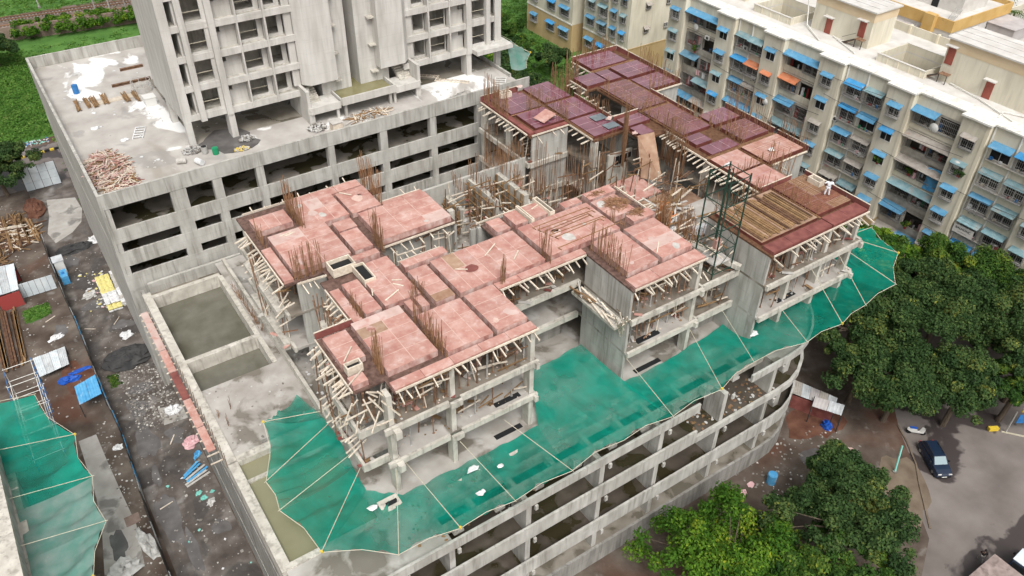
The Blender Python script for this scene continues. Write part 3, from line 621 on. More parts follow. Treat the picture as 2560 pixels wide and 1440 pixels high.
# ledge and leaning boards on the blank flank wall beside the recess
ub('flank_ledge', 35.3, 36.49, 36.6, 42.4, 20.6, 20.85, 'concrete_white')
for i in range(16):
    y = rng.uniform(36.6, 41.5); bar('batten', UB, (rng.uniform(35.2, 36.3), y, 20.95+rng.uniform(0, .3)), (rng.uniform(35.2, 36.4), y+rng.uniform(.6, 2.6), 21.0+rng.uniform(0, .6)), .14, .06, rng.choice(('batten_wood', 'grey_ply', 'plank_wood')))
for i in range(10): bar('batten', UB, (36.3, 36.5+i*.12, 20.2-rng.random()), (35.6+rng.uniform(-.5, .4), 36.0+rng.uniform(-.5, .6), 21.6+rng.random()), .08, .08, 'batten_wood')
# timber tangle, ply offcuts and ledgers hung along the open floor edges
def tangle(x0, x1, y0, y1, zlo, zhi, n):
    pile = Pile()
    for i in range(n):
        x = rng.uniform(x0, x1); y = rng.uniform(y0, y1); z = rng.uniform(zlo, zhi); k = rng.random()
        if k < .45: pile.bar((x, y, z), (min(x1, x+rng.uniform(.8, 3)), y+rng.uniform(-.3, .3), z+rng.uniform(-.5, .5)), .08, .1, rng.choice(('batten_wood', 'plank_wood', 'rust_steel')))
        elif k < .75: pile.bar((x, y, zlo), (x+rng.uniform(-.5, .5), y+rng.uniform(-.3, .3), zhi), .07, .08, rng.choice(('batten_wood', 'rust_steel', 'rust_steel')))
        else: pile.bar((x, y, zlo+.1), (x+rng.uniform(-.9, .9), y+rng.uniform(-.8, .8), zlo+.15), .3, .04, rng.choice(('pink_ply', 'grey_ply', 'plank_wood', 'red_board')))
    pile.build('timber_tangle', UB)
for a in ((15, 27, 36.8, 39.5, F2+.05, 24.1, 70), (37, 44.3, 36.4, 39, F2+.05, 24.1, 55), (45, 49, 36.5, 42, F1+.05, 20.9, 40), (50, 61.6, 33.6, 36.5, F2+.05, 24.1, 60), (28, 36, 43.0, 45.5, F2+.05, 24.1, 40), (15, 27, 36.9, 39, F1+.05, 20.5, 22), (37, 44.3, 36.4, 38.5, F1+.05, 20.5, 24), (50, 61.6, 33.6, 35.5, F1+.05, 20.5, 24), (12.4, 14.0, 37.6, 44.6, 17.2, 24.3, 34), (12.8, 14.4, 52.2, 61, 17.4, 24.2, 50), (15.2, 16.4, 45, 50.5, 17.4, 24.0, 44), (44.3, 49, 61.7, 64, F2+.05, 24.1, 36), (23, 29.4, 51.4, 53, F1+.05, 24.0, 40), (30, 44, 51, 61.5, F1+.1, 20.6, 120), (45, 56, 46, 57, 17.9, 23.5, 110), (30.5, 43.5, 55.5, 61.8, 20.2, 22.6, 60), (41, 49, 50, 58, 18, 22.5, 50)): tangle(*a)
for x0, x1, y, z in ((15, 27, 40.2, F1), (15, 27, 40.2, F2), (37, 44.4, 40.2, F2), (37, 44.4, 40.2, F1), (50, 61.8, 37.2, F1), (50, 61.8, 37.2, F2), (28, 36, 46, F2), (28, 36, 46, F1), (15, 27, 40.4, 14.0), (28, 36, 44.5, 14.0), (37, 44.4, 40.2, 14.0), (45, 62, 38, 14.0)):
    ub('dark_backing', x0, x1, y, y+.15, z, z+2.7, 'concrete_dark')  # dark walls added so the depth of the bays looks dark
# shear walls and columns
for w_ in ((36.5, 36.75, 36.35, 42.2), (49.3, 49.55, 33.5, 40.8), (14.7, 17.2, 51.95, 52.2), (44.6, 49.2, 61.65, 61.9), (62.3, 66.2, 62.85, 63.1), (61.0, 65.8, 43.95, 44.2),
           (16.3, 16.5, 45.2, 50.6), (27.5, 27.75, 43.0, 49.0), (29.6, 29.85, 52.4, 57.4), (22.3, 29.6, 52.9, 53.1), (31.0, 36.0, 50.6, 50.85), (44.9, 45.15, 44, 49), (53.4, 53.6, 57.5, 61.5)):
    for z0, z1 in ((14.0, F1-.22), (F1, F2-.22), (F2, 24.27)):
        ub('shear_wall', *w_, z0, z1, 'concrete')
for x, y in ((15.1, 37.2), (20.1, 37.2), (24.0, 40.5), (27.2, 37.2), (44.1, 36.7), (40.4, 38.8), (14.2, 44.0), (14.2, 58), (14.2, 62.9), (22, 57.8), (25.1, 60), (25.1, 63),
             (53.4, 34.2), (57.8, 34.2), (61.6, 34), (61.6, 40), (49.6, 57.6), (44.6, 66), (44.6, 71), (53.2, 70.8), (57.5, 55), (57.5, 62), (66, 49), (66, 55), (66, 66), (66, 74), (60, 74),
             (57, 48.5), (65.8, 47.6), (29, 47), (33, 47), (40, 47)):
    for z0, z1 in ((14.0, F1-.22), (F1, F2-.22), (F2, 24.27)): ub('column', x-.2, x+.2, y-.42, y+.42, z0, z1, 'concrete_white')
# fascia beams on the floor edges (x0,x1,y0,y1)
for z in (F1, F2):
    for r in ((14.4, 19.6, 36.45, 36.69), (20.6, 27.65, 36.45, 36.69), (19.6, 20.6, 36.15, 36.4), (36.6, 44.7, 35.95, 36.19), (27.6, 36.45, 42.6, 42.98), (49.4, 62.2, 33.05, 33.29),
              (13.45, 13.69, 52, 63.4), (22.4, 29.8, 52.05, 52.29), (16.0, 16.19, 44.7, 50.8), (43.95, 44.19, 61.5, 71.3), (44.2, 49.2, 61.3, 61.58), (44.62, 44.85, 36.2, 43), (62.12, 62.4, 33.3, 40.9)):
        ub('edge_beam', *r, z-.45, z+.08, 'concrete_white')
    # corner frame ring and left ledge
    ub('corner_frame', 12.82, 13.05, 37.5, 44.7, z-.75, z-.05, 'concrete_white'); ub('corner_frame', 13.05, 15.0, 37.5, 37.72, z-.8, z-.1, 'concrete_white')
    ub('corner_frame', 15.0, 15.5, 36.0, 37.5, z-.8, z-.1, 'concrete_white')
    for x in (20.1, 27.3): ub('nib', x-.1, x+.2, 36.15, 36.44, z-.5, z+.05, 'concrete_white')
    for x in (44.3, 61.8): ub('nib', x-.1, x+.2, 35.65 if x < 50 else 32.75, 35.94 if x < 50 else 33.04, z-.5, z+.05, 'concrete_white')
# shaft openings in the floors (black sheets painted for their dark depth) and block stacks
for x0, x1, y0, y1, z in ((24.0, 26.6, 36.9, 37.4, 14.0), (38.5, 41.5, 36.5, 37.0, 14.0), (24.0, 26.4, 37.0, 37.5, F1), (38.2, 40.8, 36.5, 37.1, F1), (52.5, 55, 33.7, 34.2, F1)):
    ub('slot_dark', x0, x1, y0, y1, z+.004, z+.014, 'black')
ub('slot_box', 13.0, 14.6, 35.2, 36.4, 14.0, 14.5, 'concrete_white'); ub('slot_dark', 13.5, 14.4, 35.6, 36.0, 14.5, 14.51, 'black')
# stepped side ribs on the left flank
for y0, y1, z in ((46, 50, 17.7), (46, 50, 21.3), (53, 61, 17.7), (53, 61, 21.3)): ub('side_ledge', 12.9 if y0 > 50 else 15.2, 13.44 if y0 > 50 else 15.98, y0, y1, z-.7, z+.05, 'concrete_white')
# ---------------- roof formwork blocks: x0,x1,y0,y1 and tint
BL = [(18.1, 22.2, 57.75, 62.0), (22.35, 25.3, 57.75, 61.7), (14.3, 17.6, 59.4, 61.8), (22.7, 29.55, 52.6, 57.55), (20.15, 22.0, 55.75, 57.4), (20.05, 21.85, 52.4, 55.6), (14.7, 19.85, 52.4, 58.4),
      (19.4, 21.85, 51.15, 52.05), (18.9, 22.1, 44.65, 50.6), (17.25, 18.75, 44.65, 49.1), (22.45, 26.6, 48.15, 49.25), (22.4, 24.25, 43.0, 47.8), (24.55, 32.85, 42.95, 48.0), (24.55, 27.4, 37.7, 42.65),
      (20.35, 24.35, 37.7, 42.65), (15.8, 19.95, 38.2, 44.4), (20.3, 21.05, 43.0, 44.5), (21.2, 22.0, 43.0, 44.5), (13.4, 15.4, 40.6, 44.1), (13.2, 14.5, 38.3, 39.4),
      (33.2, 40.9, 43.0, 48.0), (37.2, 40.6, 37.75, 42.8), (40.85, 44.45, 37.75, 42.85), (31.5, 33.0, 48.3, 50.4), (33.4, 34.85, 48.3, 50.5), (35.3, 37.05, 48.3, 50.5), (38.6, 40.7, 48.15, 49.2),
      (41.3, 44.5, 48.0, 49.3), (41.1, 44.0, 44.6, 47.8), (42.4, 45.1, 43.1, 44.4)]
STR = [(18.2, 25.3, 62.1, 63.3, .3), (13.75, 14.55, 52.1, 57.2, .3), (16.25, 17.0, 44.6, 49.0, .3), (15.6, 27.5, 36.75, 37.6, .2), (27.6, 36.4, 43.0-.85, 42.9, .2), (36.8, 44.5, 36.3, 37.6, .2), (25.5, 29.6, 57.65, 58.5, .25)]
RBL = [(49.6, 53.3, 66.5, 71.0), (45.0, 49.2, 66.3, 70.7), (45.4, 49.2, 62.3, 66.1), (49.5, 53.5, 57.6, 61.9), (49.5, 53.5, 62.1, 66.2), (53.7, 55.5, 55.0, 57.1), (53.75, 57.0, 57.3, 59.3), (59.6, 65.0, 70.7, 74.3),
       (61.7, 66.1, 66.7, 70.2), (61.75, 66.1, 63.0, 66.3), (57.4, 61.4, 59.7, 66.7), (57.35, 61.4, 52.8, 59.2), (56.2, 59.2, 67.3, 70.1), (59.4, 61.4, 67.3, 70.1), (61.8, 65.7, 52.6, 55.3), (61.8, 65.7, 48.6, 52.1),
       (57.0, 59.3, 50.4, 52.4), (57.0, 61.0, 48.2, 50.1)]
RBP = [(60.5, 65.9, 44.1, 47.8), (56.2, 60.1, 44.4, 47.8), (56.2, 60.1, 41.0, 44.2), (57.2, 61.8, 35.1, 40.7), (49.7, 57.0, 34.9, 40.6)]
RST = [(49.5, 57.0, 33.4, 34.6, .35), (57.2, 61.9, 33.4, 34.8, .3), (44.3, 44.9, 61.8, 71.0, .3), (44.9, 49.2, 61.65, 62.2, .2)]
TOPZ = []
def block(r, z1, top, side, joint, odd=(), split=(1.22, 2.44)):
    x0, x1, y0, y1 = r; x0 += .08; x1 -= .08; y0 += .08; y1 -= .08
    p = (x0+x1)/2, (y0+y1)/2
    j = 0 if x0 > 33 and x1 < 41 else rng.uniform(-.08, .03); z1 += j; TOPZ.append(z1)
    o = MB().box(x0, x1, y0, y1, RB, z1-.03, 0).box(x0+.03, x1-.03, y0+.03, y1-.03, z1-.03, z1-.006, 1).build('formwork_block', [side, joint], UB, (*p, RB))
    lx, ly = x1-x0, y1-y0
    a, c = (split[1], split[0]) if rng.random() < .5 else split
    nx = max(1, round(lx/a)); ny = max(1, round(ly/c))
    off = rng.uniform(-.25, .25) if nx > 1 else 0
    xs = [x0]+[x0+lx*(i+off*.6)/nx for i in range(1, nx)]+[x1]
    for i in range(nx):
        oy = rng.uniform(-.3, .3) if ny > 1 else 0
        ys = [y0]+[y0+ly*(k+oy)/ny for k in range(1, ny)]+[y1]
        for k in range(ny):
            g = .028; mt = top
            if odd and rng.random() < .16: mt = rng.choice(odd)
            box('plywood_sheet', o, xs[i]+g*(i > 0), xs[i+1]-g*(i < nx-1), ys[k]+g*(k > 0), ys[k+1]-g*(k < ny-1), z1-.03, z1+rng.uniform(-.004, .006), mt)
    return o
for r in BL: block(r, 25.0, 'pink_ply', 'pink_side', 'pink_joint', ('pale_pink_ply', 'pink_ply', 'pale_pink_ply', 'pink_ply', 'orange_ply'))
for x0, x1, y0, y1, h in STR:
    n = max(1, round(max(x1-x0, y1-y0)/2.4)); al = (x1-x0) > (y1-y0)
    for i in range(n):
        if al: a = (x0+(x1-x0)*i/n+.015, x0+(x1-x0)*(i+1)/n-.015, y0, y1)
        else: a = (x0, x1, y0+(y1-y0)*i/n+.015, y0+(y1-y0)*(i+1)/n-.015)
        ub('edge_form', *a, RB, RB+h+rng.uniform(-.01, .01), 'pink_ply')
for r in RBL: block(r, 24.85, 'red_ply_wet', 'red_side', 'red_joint', ())
for i, r in enumerate(RBP[:4]): block(r, 24.85, 'red_board' if i == 3 else 'pink_ply', 'red_side', 'red_joint', ('orange_ply', 'red_board'))
block(RBP[4], 24.78, 'orange_ply', 'red_side', 'red_joint', ('orange_ply',))
for x0, x1, y0, y1, h in RST:
    n = max(1, round(max(x1-x0, y1-y0)/2.4)); al = (x1-x0) > (y1-y0)
    for i in range(n):
        if al: a = (x0+(x1-x0)*i/n+.015, x0+(x1-x0)*(i+1)/n-.015, y0, y1)
        else: a = (x0, x1, y0+(y1-y0)*i/n+.015, y0+(y1-y0)*(i+1)/n-.015)
        ub('edge_form', *a, RB, RB+h+rng.uniform(-.01, .01), 'red_board')
# upright red boards round the outer edges of the wet deck
for p, q in (((59.4, 74.5), (66.4, 74.5)), ((66.4, 74.5), (66.4, 62.8)), ((44.3, 71.35), (49.3, 71.35)), ((61.65, 62.6), (61.65, 55.6)), ((66.25, 55.5), (66.25, 48.4)), ((53.65, 66.5), (53.65, 60.0)), ((66.25, 48), (66.25, 43.9)), ((62.15, 40.9), (62.15, 33.4)), ((60.3, 40.95), (56.2, 40.95)), ((13.15, 44.7), (16.1, 44.7)), ((53.65, 59.6), (57.1, 59.6))):
    L = math.hypot(q[0]-p[0], q[1]-p[1]); n = max(1, round(L/2.4))
    for i in range(n):
        a = Vector((*p, 24.75)).lerp(Vector((*q, 24.75)), i/n+.004); c = Vector((*p, 24.75)).lerp(Vector((*q, 24.75)), (i+1)/n-.004)
        bar('edge_board', UB, a, c, .05, .65, 'red_board')
    bar('batten', UB, (*p, 25.1), (*q, 25.1), .08, .06, 'batten_wood')
# loose ply, planks, timber boxes for openings
for (x0, x1, y0, y1, h) in ((17.3, 19.3, 50.5, 51.9, .5), (18.9, 19.9, 48.1, 50.5, .35), (13.5, 14.7, 39.7, 40.4, .4), (46.2, 47.6, 70.0, 70.7, .45), (60.9, 61.7, 38.2, 39.6, .5), (36.9, 37.4, 48.0, 50.8, .4), (34.9, 35.2, 48.0, 50.6, .35)):
    z0 = 24.9; w = .1
    p = link(bpy.data.objects.new('opening_box', None), UB, ((x0+x1)/2, (y0+y1)/2, z0))
    for a in ((x0, x1, y0, y0+w), (x0, x1, y1-w, y1), (x0, x0+w, y0+w, y1-w), (x1-w, x1, y0+w, y1-w)): box('side_board', p, *a, z0-.3, z0+h, 'batten_wood')
    box('inner_dark', p, x0+w, x1-w, y0+w, y1-w, z0+.02, z0+.13, 'black')  # black sheet stands in for the dark inside the box
# timber edge: runner and outrigger battens
def edge(p, q, out, z=24.42, sp=.62, reach=.85, drop=.35, run=True, inn_=.35, mt='batten_wood'):
    p = Vector((*p, z)); q = Vector((*q, z)); o = Vector((*out, 0)); L = (q-p).length; n = max(2, int(L/sp))
    if run:
        m_ = max(1, round(L/3.6))
        for i in range(m_): bar('batten', UB, p.lerp(q, i/m_)+o*.1+Vector((0, 0, .12)), p.lerp(q, (i+1)/m_-.003)+o*.1+Vector((0, 0, .12)), .1, .16, mt)
    for i in range(n):
        if rng.random() < .1: continue
        a = p.lerp(q, (i+.5)/n+rng.uniform(-.3, .3)/n)
        sk = Vector((-o.y, o.x, 0))*rng.uniform(-.22, .22)
        bar('batten', UB, a-o*inn_-Vector((0, 0, .12)), a+sk+o*(reach+rng.uniform(-.35, .3))-Vector((0, 0, drop+rng.uniform(-.18, .18))), .09, .12, mt)
edge((15.6, 36.7), (27.6, 36.7), (0, -1)); edge((27.7, 42.1), (36.3, 42.1), (0, -1)); edge((36.6, 36.2), (44.6, 36.2), (0, -1)); edge((49.4, 33.3), (62.0, 33.3), (0, -1))
edge((13.2, 38.2), (13.2, 44.6), (-1, 0), drop=.6, sp=.7, reach=1.1); edge((16.2, 44.8), (16.2, 49.6), (-1, 0), drop=.5); edge((13.7, 52), (13.7, 60.8), (-1, 0), drop=.6, sp=.8, reach=1.1)
edge((22.6, 52.3), (29.6, 52.3), (0, -1), sp=.9); edge((14.3, 63.4), (25, 63.4), (0, 1), drop=.0, sp=1.4, run=True); edge((25.5, 58.6), (29.6, 58.6), (0, 1), drop=0, sp=1.0)
edge((44.2, 62), (44.2, 71), (-1, 0)); edge((44.4, 61.6), (49.2, 61.6), (0, -1), sp=1.2); edge((49.3, 57.5), (49.3, 61.4), (-1, 0), sp=.7); edge((56.0, 67), (56.0, 70.3), (-1, 0)); edge((59.4, 70.5), (59.4, 74.4), (-1, 0), sp=.8)
edge((54, 60.5), (54, 66.5), (1, 0), sp=.9, reach=1.4, drop=.1); edge((56.2, 48), (56.2, 52.4), (-1, 0), sp=.6); edge((61, 43.9), (66, 43.9), (0, -1), sp=1.4); edge((56.0, 41), (56.0, 47.8), (-1, 0), sp=.55, reach=1.6, drop=.2)
edge((45.2, 43.4), (45.2, 49.2), (1, 0), sp=.8, reach=1.0, drop=.1); edge((22.6, 49.6), (26.6, 49.6), (0, 1), sp=.8, reach=1.0, drop=.1); edge((31, 50.9), (37, 50.9), (0, 1), sp=1.2, drop=.1); edge((66.4, 62.7), (62, 62.7), (0, -1), sp=1.5)
edge((57.0, 55), (57.0, 52), (-1, 0), sp=.5, reach=1.2); edge((17, 51.4), (14.6, 51.6), (0, -1), sp=.6)
pile = Pile()
# corner brace fans and stair-side scaffold timbers
for i in range(15):
    x = rng.uniform(12.7, 15.2); y = rng.uniform(36.6, 38.3)
    pile.bar((x, y, rng.uniform(21.5, 24.6)), (x+rng.uniform(-1.1, 1.1), y+rng.uniform(-.7, .7), rng.uniform(21.4, 24.9)), .08, .1, 'batten_wood')
for i in range(34):
    y = rng.uniform(37.5, 44.8); z = rng.choice((24.2, 22.6, 21.0, 19.6, 18.0))
    pile.bar((rng.uniform(12.2, 12.7), y, z-.5), (13.9, y+rng.uniform(-.6, .6), z+rng.uniform(-.1, .5)), .08, .1, 'batten_wood')
for i in range(24):
    y = rng.uniform(52, 61.5); z = rng.choice((24.0, 22.5, 21.4, 20.2))
    pile.bar((rng.uniform(12.6, 13.1), y, z-.5), (14.2, y+rng.uniform(-.6, .6), z+rng.uniform(-.1, .5)), .08, .1, 'batten_wood')
for i in range(40):
    x = rng.uniform(44.8, 49); y = rng.uniform(36.5, 48); z = rng.choice((21.6, 22.6, 23.8, 18.2))
    a = rng.choice((0, 0, math.pi/2)) + rng.uniform(-.3, .3); L = rng.uniform(1.2, 3)
    pile.bar((x, y, z), (x+math.cos(a)*L, y+math.sin(a)*L, z+rng.uniform(-.5, .5)), .09, .1, rng.choice(('batten_wood', 'batten_wood', 'plank_wood')))
pile.build('brace_timber', UB)
# ---------------- starter bars
def rebars(x0, y0, x1, y1, n, z0=24.6, h=2.2, spread=.14, lean=.2, hv=.4, r=.015, mt='rebar', parent=None):
    b_ = MB()
    for i in range(n):
        k = rng.random(); x = x0+(x1-x0)*k+rng.uniform(-spread, spread); y = y0+(y1-y0)*k+rng.uniform(-spread, spread); hh = h*(1+rng.uniform(-hv, hv))
        b_.beam((x, y, z0), (x+rng.uniform(-lean, lean), y+rng.uniform(-lean, lean), z0+hh), 2*r)
    return b_.build('starter_bars', mt, parent or UB, (x0, y0, z0), kind='stuff')
for a in ((17.9, 57.8, 17.9, 62.0, 60, 24.6, 2.8), (14.7, 52.1, 17.2, 52.1, 46, 24.5, 2.4), (22.25, 51.6, 22.3, 53.6, 34, 24.5, 2.9), (14.1, 57.2, 14.2, 59.2, 16, 24.5, 1.8), (25.5, 58.0, 25.5, 62.6, 60, 24.5, 3.0),
          (33.0, 42.4, 33.0, 44.2, 18, 24.6, 2.2), (28.0, 42.4, 28.6, 42.8, 12, 24.5, 2.2), (20.15, 37.6, 20.15, 42.4, 56, 24.5, 2.2), (15.6, 38.6, 15.7, 40.2, 34, 24.5, 2.7), (21.2, 44.7, 22.2, 44.8, 20, 24.6, 1.6),
          (37.05, 37.8, 37.05, 42.6, 50, 24.6, 2.4), (45.0, 38.5, 45.0, 43, 44, 24.4, 2.2), (46.2, 43, 47.8, 45, 40, 21.3, 3.2), (48, 40, 49, 44, 50, 21.3, 2.6), (16.9, 44.6, 17.1, 47.0, 40, 23.4, 2.0), (41.0, 43, 41, 45.5, 14, 24.6, 1.6),
          (44.4, 66, 44.4, 71, 70, 24.5, 2.8), (47.0, 66.2, 49.2, 66.2, 26, 24.7, 2.0), (53.4, 67, 53.5, 71, 40, 24.6, 2.2), (55.6, 70.6, 57.5, 70.8, 60, 21.3, 5.0), (60, 74.3, 66, 74.3, 50, 24.6, 1.8), (66.2, 63.2, 66.2, 70, 44, 24.6, 1.8),
          (61.5, 62.9, 65.9, 62.9, 24, 24.6, 2.0), (53.5, 60, 53.6, 66, 40, 24.6, 1.6), (49.4, 62, 49.4, 66.4, 34, 24.7, 1.6), (57.3, 59.5, 61.4, 59.5, 26, 24.6, 1.0), (57.3, 53, 57.3, 66, 60, 24.5, 1.5), (61.5, 52.6, 61.5, 58, 30, 24.6, 1.6),
          (65.9, 48.5, 65.9, 55, 40, 24.6, 2.4), (61.6, 48.3, 61.8, 52.4, 34, 24.6, 1.8), (52.0, 55.5, 53.3, 57.2, 60, 21.3, 5.0), (55.6, 50.5, 56.8, 55.0, 80, 21.3, 4.6), (56.2, 44.3, 60, 44.3, 20, 24.6, 1.2), (60.4, 41, 60.4, 44, 30, 24.6, 2.2),
          (49.6, 40.7, 57, 40.8, 34, 24.6, 1.6), (57.1, 35, 57.1, 40.6, 30, 24.6, 1.4), (65.8, 43.9, 66.2, 47.6, 30, 24.4, 2.0), (50.5, 49, 55, 50.5, 30, 17.7, 4.2), (47, 51.5, 51, 54, 24, 17.7, 4.0), (45, 56.9, 52, 57.2, 50, 17.7, 5.6),
          (43.9, 62, 43.9, 70, 60, 17.7, 4.6), (44.3, 61.4, 52, 57.2, 50, 17.7, 4.6), (36.7, 56.6, 36.9, 61.5, 34, 21.9, 1.6), (40.1, 56.5, 40.3, 61.6, 34, 21.9, 1.8), (34.8, 58, 34.9, 61.7, 24, 21.9, 1.5), (37, 62.2, 44, 62.2, 44, 21.8, 2.0), (30.5, 51.3, 34, 51.3, 24, 23.6, .7), (42, 53, 43.8, 60, 24, 17.7, 5.0)):
    rebars(*a)
# mats of bars lying on the wet deck trenches
def flatbars(x0, x1, y0, y1, n, z, alongx, mt='rebar', w=.03):
    b_ = MB()
    for i in range(n):
        if alongx: y = y0+(y1-y0)*(i+.5)/n+rng.uniform(-.03, .03); b_.beam((x0, y, z), (x1, y+rng.uniform(-.05, .05), z), w)
        else: x = x0+(x1-x0)*(i+.5)/n+rng.uniform(-.03, .03); b_.beam((x, y0, z), (x+rng.uniform(-.05, .05), y1, z), w)
    return b_.build('bar_mat', mt, UB, (x0, y0, z), kind='stuff')
flatbars(57.3, 61.5, 59.25, 59.65, 5, 24.7, True); flatbars(61.45, 61.75, 52.8, 66.5, 4, 24.7, False); flatbars(57.25, 57.4, 52.8, 66.5, 3, 24.7, False); flatbars(49.25, 49.5, 57.6, 71, 4, 24.7, False); flatbars(44.9, 49.3, 66.1, 66.3, 3, 24.7, True)
flatbars(49.5, 53.5, 66.2, 66.5, 3, 24.7, True); flatbars(59.2, 66, 70.2, 70.7, 5, 24.7, True); flatbars(56.2, 66, 47.8, 48.3, 5, 24.7, True); flatbars(57.0, 57.25, 34.8, 40.7, 4, 24.75, False); flatbars(60.1, 60.5, 41, 47.8, 4, 24.7, False)
flatbars(57.3, 61.7, 35.2, 40.6, 26, 24.88, False, w=.022); flatbars(57.3, 61.7, 35.2, 40.6, 22, 24.9, True, w=.022); flatbars(60.6, 65.8, 44.2, 47.7, 24, 24.88, True, w=.02); flatbars(57.5, 61.3, 60, 66.5, 30, 24.88, True, w=.02)
flatbars(57.5, 61.3, 53, 59, 28, 24.88, True, w=.02); flatbars(62, 65.6, 48.8, 52, 18, 24.88, True, w=.02)
# ---------------- unfinished walls in the inner court, shuttered with soldiers and walings
for x0, y0, y1, zt in ((36.6, 56.6, 61.6, 21.9), (40.0, 56.4, 61.6, 21.5), (33.9, 58.6, 61.8, 20.7)):
    ub('court_wall', x0, x0+.5, y0, y1, F1, zt, 'concrete_white')
    for k in range(5): y = y0+.3+k*(y1-y0-.6)/4; ub('soldier', x0-.22, x0-.06, y-.08, y+.08, F1+.1, zt-.1+rng.uniform(-.3, .25), 'plank_wood')
    for z in [q_ for q_ in (18.3, 19.1, 19.9, 20.7, 21.5) if q_ < zt]: ub('waling', x0-.34, x0-.23, y0, y1, z-.06, z+.06, 'plank_wood')
ub('court_wall', 30.4, 44, 62.0, 62.3, 14, 21.9, 'concrete'); ub('court_wall', 30.6, 34.4, 51.2, 51.5, 17.7, 23.9, 'concrete')
ub('court_floor', 29.8, 44.2, 50.85, 61.9, F1-.2, F1, 'slab_floor'); ub('court_post', 29.95, 30.5, 53.8, 54.3, F1, 24.6, 'concrete_white')
# white wall with window strip under the red deck, and the leaning stair shutter
ub('window_wall', 51.2, 54.5, 57.0, 57.25, F1+.1, 22.3, 'concrete_white')
for i in range(4): ub('window_slot', 52.2+.55*i, 52.65+.55*i, 56.93, 56.99, 20.9, 21.9, 'black')
b = MB(); A_ = [(53.1, 55.0, 25.0), (55.1, 54.7, 25.0), (54.1, 51.6, 20.9), (52.75, 53.4, 20.9)]
b.add([Vector(p) for p in A_]+[Vector(p)+Vector((.05, .12, -.06)) for p in A_], [(0, 3, 2, 1), (4, 5, 6, 7), (0, 1, 5, 4), (1, 2, 6, 5), (2, 3, 7, 6), (3, 0, 4, 7)])
b.build('stair_shutter', 'orange_ply', UB)
ub('stair_landing', 48.5, 53.0, 50.5, 54.5, 20.6, 20.75, 'pink_ply'); ub('stair_landing', 50.0, 55.8, 46.6, 50.4, 20.4, 20.52, 'orange_ply')
for i in range(16): bar('plank', UB, (46+rng.uniform(0, 6), 43+rng.uniform(0, 5.5), 21.5+rng.uniform(0, .4)), (49+rng.uniform(0, 6), 43.5+rng.uniform(0, 6), 21.5+rng.uniform(0, .4)), .22, .06, rng.choice(('plank_wood', 'batten_wood', 'grey_ply')))
# dried cement spills trodden into the deck
for i in range(26):
    k_ = rng.choice([n_ for n_, b_ in enumerate(BL) if min(b_[1]-b_[0], b_[3]-b_[2]) > 2.8]); r = BL[k_]; x = rng.uniform(r[0]+.4, r[1]-.4); y = rng.uniform(r[2]+.4, r[3]-.4); q_ = rng.uniform(.15, .5)
    MB().prism(oval(x, y, min(q_*1.3, (r[1]-r[0])*.3), min(q_, (r[3]-r[2])*.3), 16, .14, 400+i, rng.uniform(0, 3)), TOPZ[k_]-.01, TOPZ[k_]+.012).build('cement_spill', rng.choice(('pale_pink_ply', 'pink_joint', 'grey_ply', 'pink_side')), UB)
# bars, planks and heaps lying on the pink deck
for i, (x0, x1, y, dy) in enumerate(((34.4, 40.3, 47.2, .0), (34.6, 40.4, 46.7, -.15), (34.8, 39.8, 46.2, .15), (35.0, 40.6, 45.5, -.2), (35.2, 40.2, 45.0, .1), (34.5, 41.2, 43.6, .15), (35.4, 39.8, 45.8, .25))):
    t = thing('bent_bar', 'long rusty bar with bent ends lying on the pink deck among its fellows', 'rebar', (x0, y, 25.04), 'bent bars laid side by side on the pink deck')
    MB().beam((x0, y, 25.04), (x1, y+dy, 25.04), .06).build('shank', 'rebar', t)
    for xx, yy in ((x0, y), (x1, y+dy)): MB().beam((xx, yy, 25.06), (xx+.1, yy-.42, 25.06), .06).build('hook', 'rebar', t)
def heap(name, cx, cy, rx, ry, n, z, L, w, mt, label, cat, h=.3, **kw):
    b_ = MB(); mts = mt if isinstance(mt, (list, tuple)) else [mt]
    for i in range(n):
        a = rng.uniform(0, 6.28); k = math.sqrt(rng.random()); x = cx+math.cos(a)*rx*k; y = cy+math.sin(a)*ry*k; t_ = rng.uniform(0, 6.28); l = L*rng.uniform(.4, 1.2)
        zz = z+h*(1-k*k)*rng.random()+w
        b_.beam((x-math.cos(t_)*l/2, y-math.sin(t_)*l/2, zz), (x+math.cos(t_)*l/2, y+math.sin(t_)*l/2, zz+rng.uniform(-.12, .12)*min(1, L)), w, w*rng.uniform(.5, 1), rng.randrange(len(mts)))
    return b_.build(name, mts, None, (cx, cy, z), label=label, cat=cat, **kw)
for x0, x1, y0, y1 in ((51.6, 53.2, 60.0, 61.2), (51.6, 53.2, 57.9, 59.0)): ub('plywood_sheet', x0, x1, y0, y1, 24.9, 24.935, 'sky_reflect_grey')  # two sheets tinted to imitate sky reflected in standing water
heap('tie_bar_heap', 43.0, 46.2, 1.1, 1.0, 150, 25.0, 1.0, .03, 'rebar', 'tangled heap of rusty stirrups dumped on the pink deck', 'rebar heap')
heap('tie_bar_heap', 43.6, 44.2, .7, .5, 50, 25.0, .9, .03, 'rebar', 'small scatter of rusty stirrups beside the larger heap on the pink deck', 'rebar heap', h=.12)
heap('tie_bar_heap', 42.4, 48.6, .9, .25, 40, 25.0, .8, .03, 'rebar', 'thin scatter of rusty stirrups on the pale rear strip of the pink deck', 'rebar heap', h=.1)
